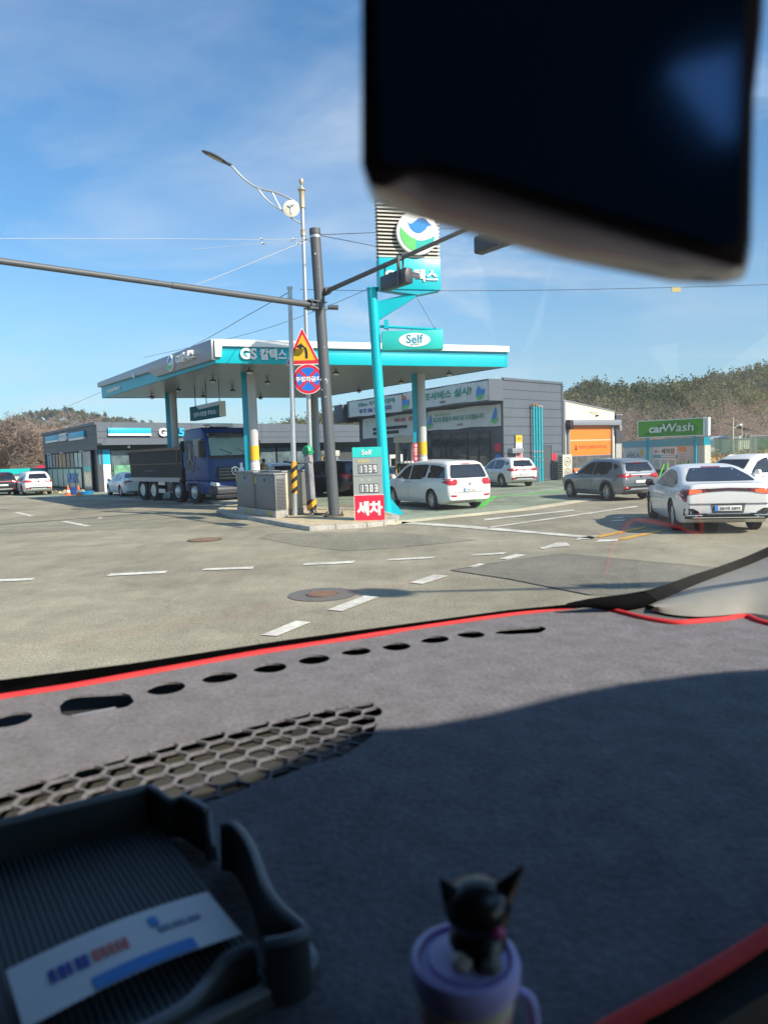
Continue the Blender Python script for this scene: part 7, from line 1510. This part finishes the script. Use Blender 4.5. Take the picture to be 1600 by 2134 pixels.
b = MB(); b.lathe([(.0015, -.0125), (.0085, -.0095), (.0135, -.003), (.0142, .003), (.0115, .0085), (.006, .0118), (.001, .0125)], 28, (0, -.001, .0200)); hd_ = b.build('head', CATM, cat, smooth=True)
for sx, tipx, tipz in ((-1, -.0165, .0350), (1, .0215, .0400)):
    b = MB(); bx = sx * .0085; zz = (.018, .0275) if sx < 0 else (.0285, .019); b.add([(bx - .0055, -.002, zz[0]), (bx + .0055, -.002, zz[1]), (bx, -.0065, .0235), (bx, .005, .0255), (tipx, .0, tipz)], [(0, 2, 4), (2, 1, 4), (1, 3, 4), (3, 0, 4), (0, 3, 1, 2)]); b.build('ear', CATM, hd_, bevel=.0006)
b = MB(); b.lathe([(.0005, -.003), (.0032, -.001), (.0035, .001), (.001, .003)], 12, (.0065, -.0135, .0175)); b.build('nose', mat('pink_nose', (.55, .08, .22), .5), hd_, smooth=True)
b = MB(); b.lathe([(.001, -.004), (.0045, -.001), (.0045, .002), (.001, .004)], 12, (-.008, -.010, .003)); b.build('paw', CRE, cat, smooth=True); b = MB(); b.lathe([(.001, -.004), (.0045, -.001), (.0045, .002), (.001, .004)], 12, (.004, -.0125, .003)); b.build('paw', mat('grey_paw', (.25, .25, .23), .6), cat, smooth=True)

# ------------------------------------------------------------------ rear view mirror
mir = thing('rear_view_mirror', 'large dark rear view mirror hanging into the top right of the view', 'mirror', at(1160, 250, .20))
mo = mir.location.copy()
f_out = [(752, -260), (752, 340), (768, 386), (800, 392), (850, 366), (890, 362), (960, 378), (1170, 443), (1400, 515), (1545, 560), (1562, 540), (1566, 500), (1572, 200), (1590, 40), (1600, -260)]
b_out = [(762, -260), (762, 395), (778, 425), (800, 436), (860, 458), (900, 470), (960, 486), (1170, 545), (1400, 590), (1500, 594), (1552, 582), (1560, 545), (1568, 200), (1588, 40), (1598, -260)]
Yf, Yb = .185, .215
b = MB(); nf = len(f_out); va = [at(x, y, Yf) - mo for x, y in f_out]; vb = [at(x, y, Yb) - mo for x, y in b_out]
b.add([tuple(p) for p in va + vb], [list(range(nf)), list(range(2 * nf - 1, nf - 1, -1))] + [[i, (i + 1) % nf, nf + (i + 1) % nf, nf + i] for i in range(nf)])
MIRB = mat('mirror_housing', (.12, .075, .08), .25, var=.05, coat=.4)  # reddish base colour stands in for the mat reflected underneath
b.build('housing', MIRB, mir, bevel=.0028, seg=4)
b = MB(); ins_ = [(782, -240), (786, 300), (800, 345), (840, 350), (900, 340), (1000, 362), (1300, 455), (1500, 512), (1536, 505), (1542, 470), (1546, 200), (1560, -240)]
ni = len(ins_); va = [at(x, y, Yf - .0015) - mo for x, y in ins_]; vb = [at(x, y, Yf + .001) - mo for x, y in ins_]
b.add([tuple(p) for p in va + vb], [list(range(ni)), list(range(2 * ni - 1, ni - 1, -1))] + [[i, (i + 1) % ni, ni + (i + 1) % ni, ni + i] for i in range(ni)])
b.build('mirror_glass', mat('dimmed_mirror_glass', (.03, .10, .24), .10, metal=.55, spec=.6, var=0), mir)
b = MB(); b.tube([tuple(at(1250, -260, .20) - mo), tuple(at(1230, -420, .26) - mo)], .009, 10); b.build('stem', BLACK, mir)

# ------------------------------------------------------------------ air between us and the hills
hm = bpy.data.materials.new('haze_air'); hm.use_nodes = True; t = hm.node_tree; t.nodes.clear(); ho = t.nodes.new('ShaderNodeOutputMaterial'); pv = t.nodes.new('ShaderNodeVolumePrincipled')
pv.inputs['Color'].default_value = (.80, .88, 1.0, 1); pv.inputs['Density'].default_value = .00032; pv.inputs['Anisotropy'].default_value = .2; t.links.new(pv.outputs[0], ho.inputs['Volume'])
b = MB(); b.box(-1450, 1450, -300, 1100, -2.2, 130); hz_ = b.build('haze', hm); hz_['kind'] = 'stuff'; tag(hz_, 'faint daylight haze over the whole scene', None)
S.cycles.volume_bounces = 0
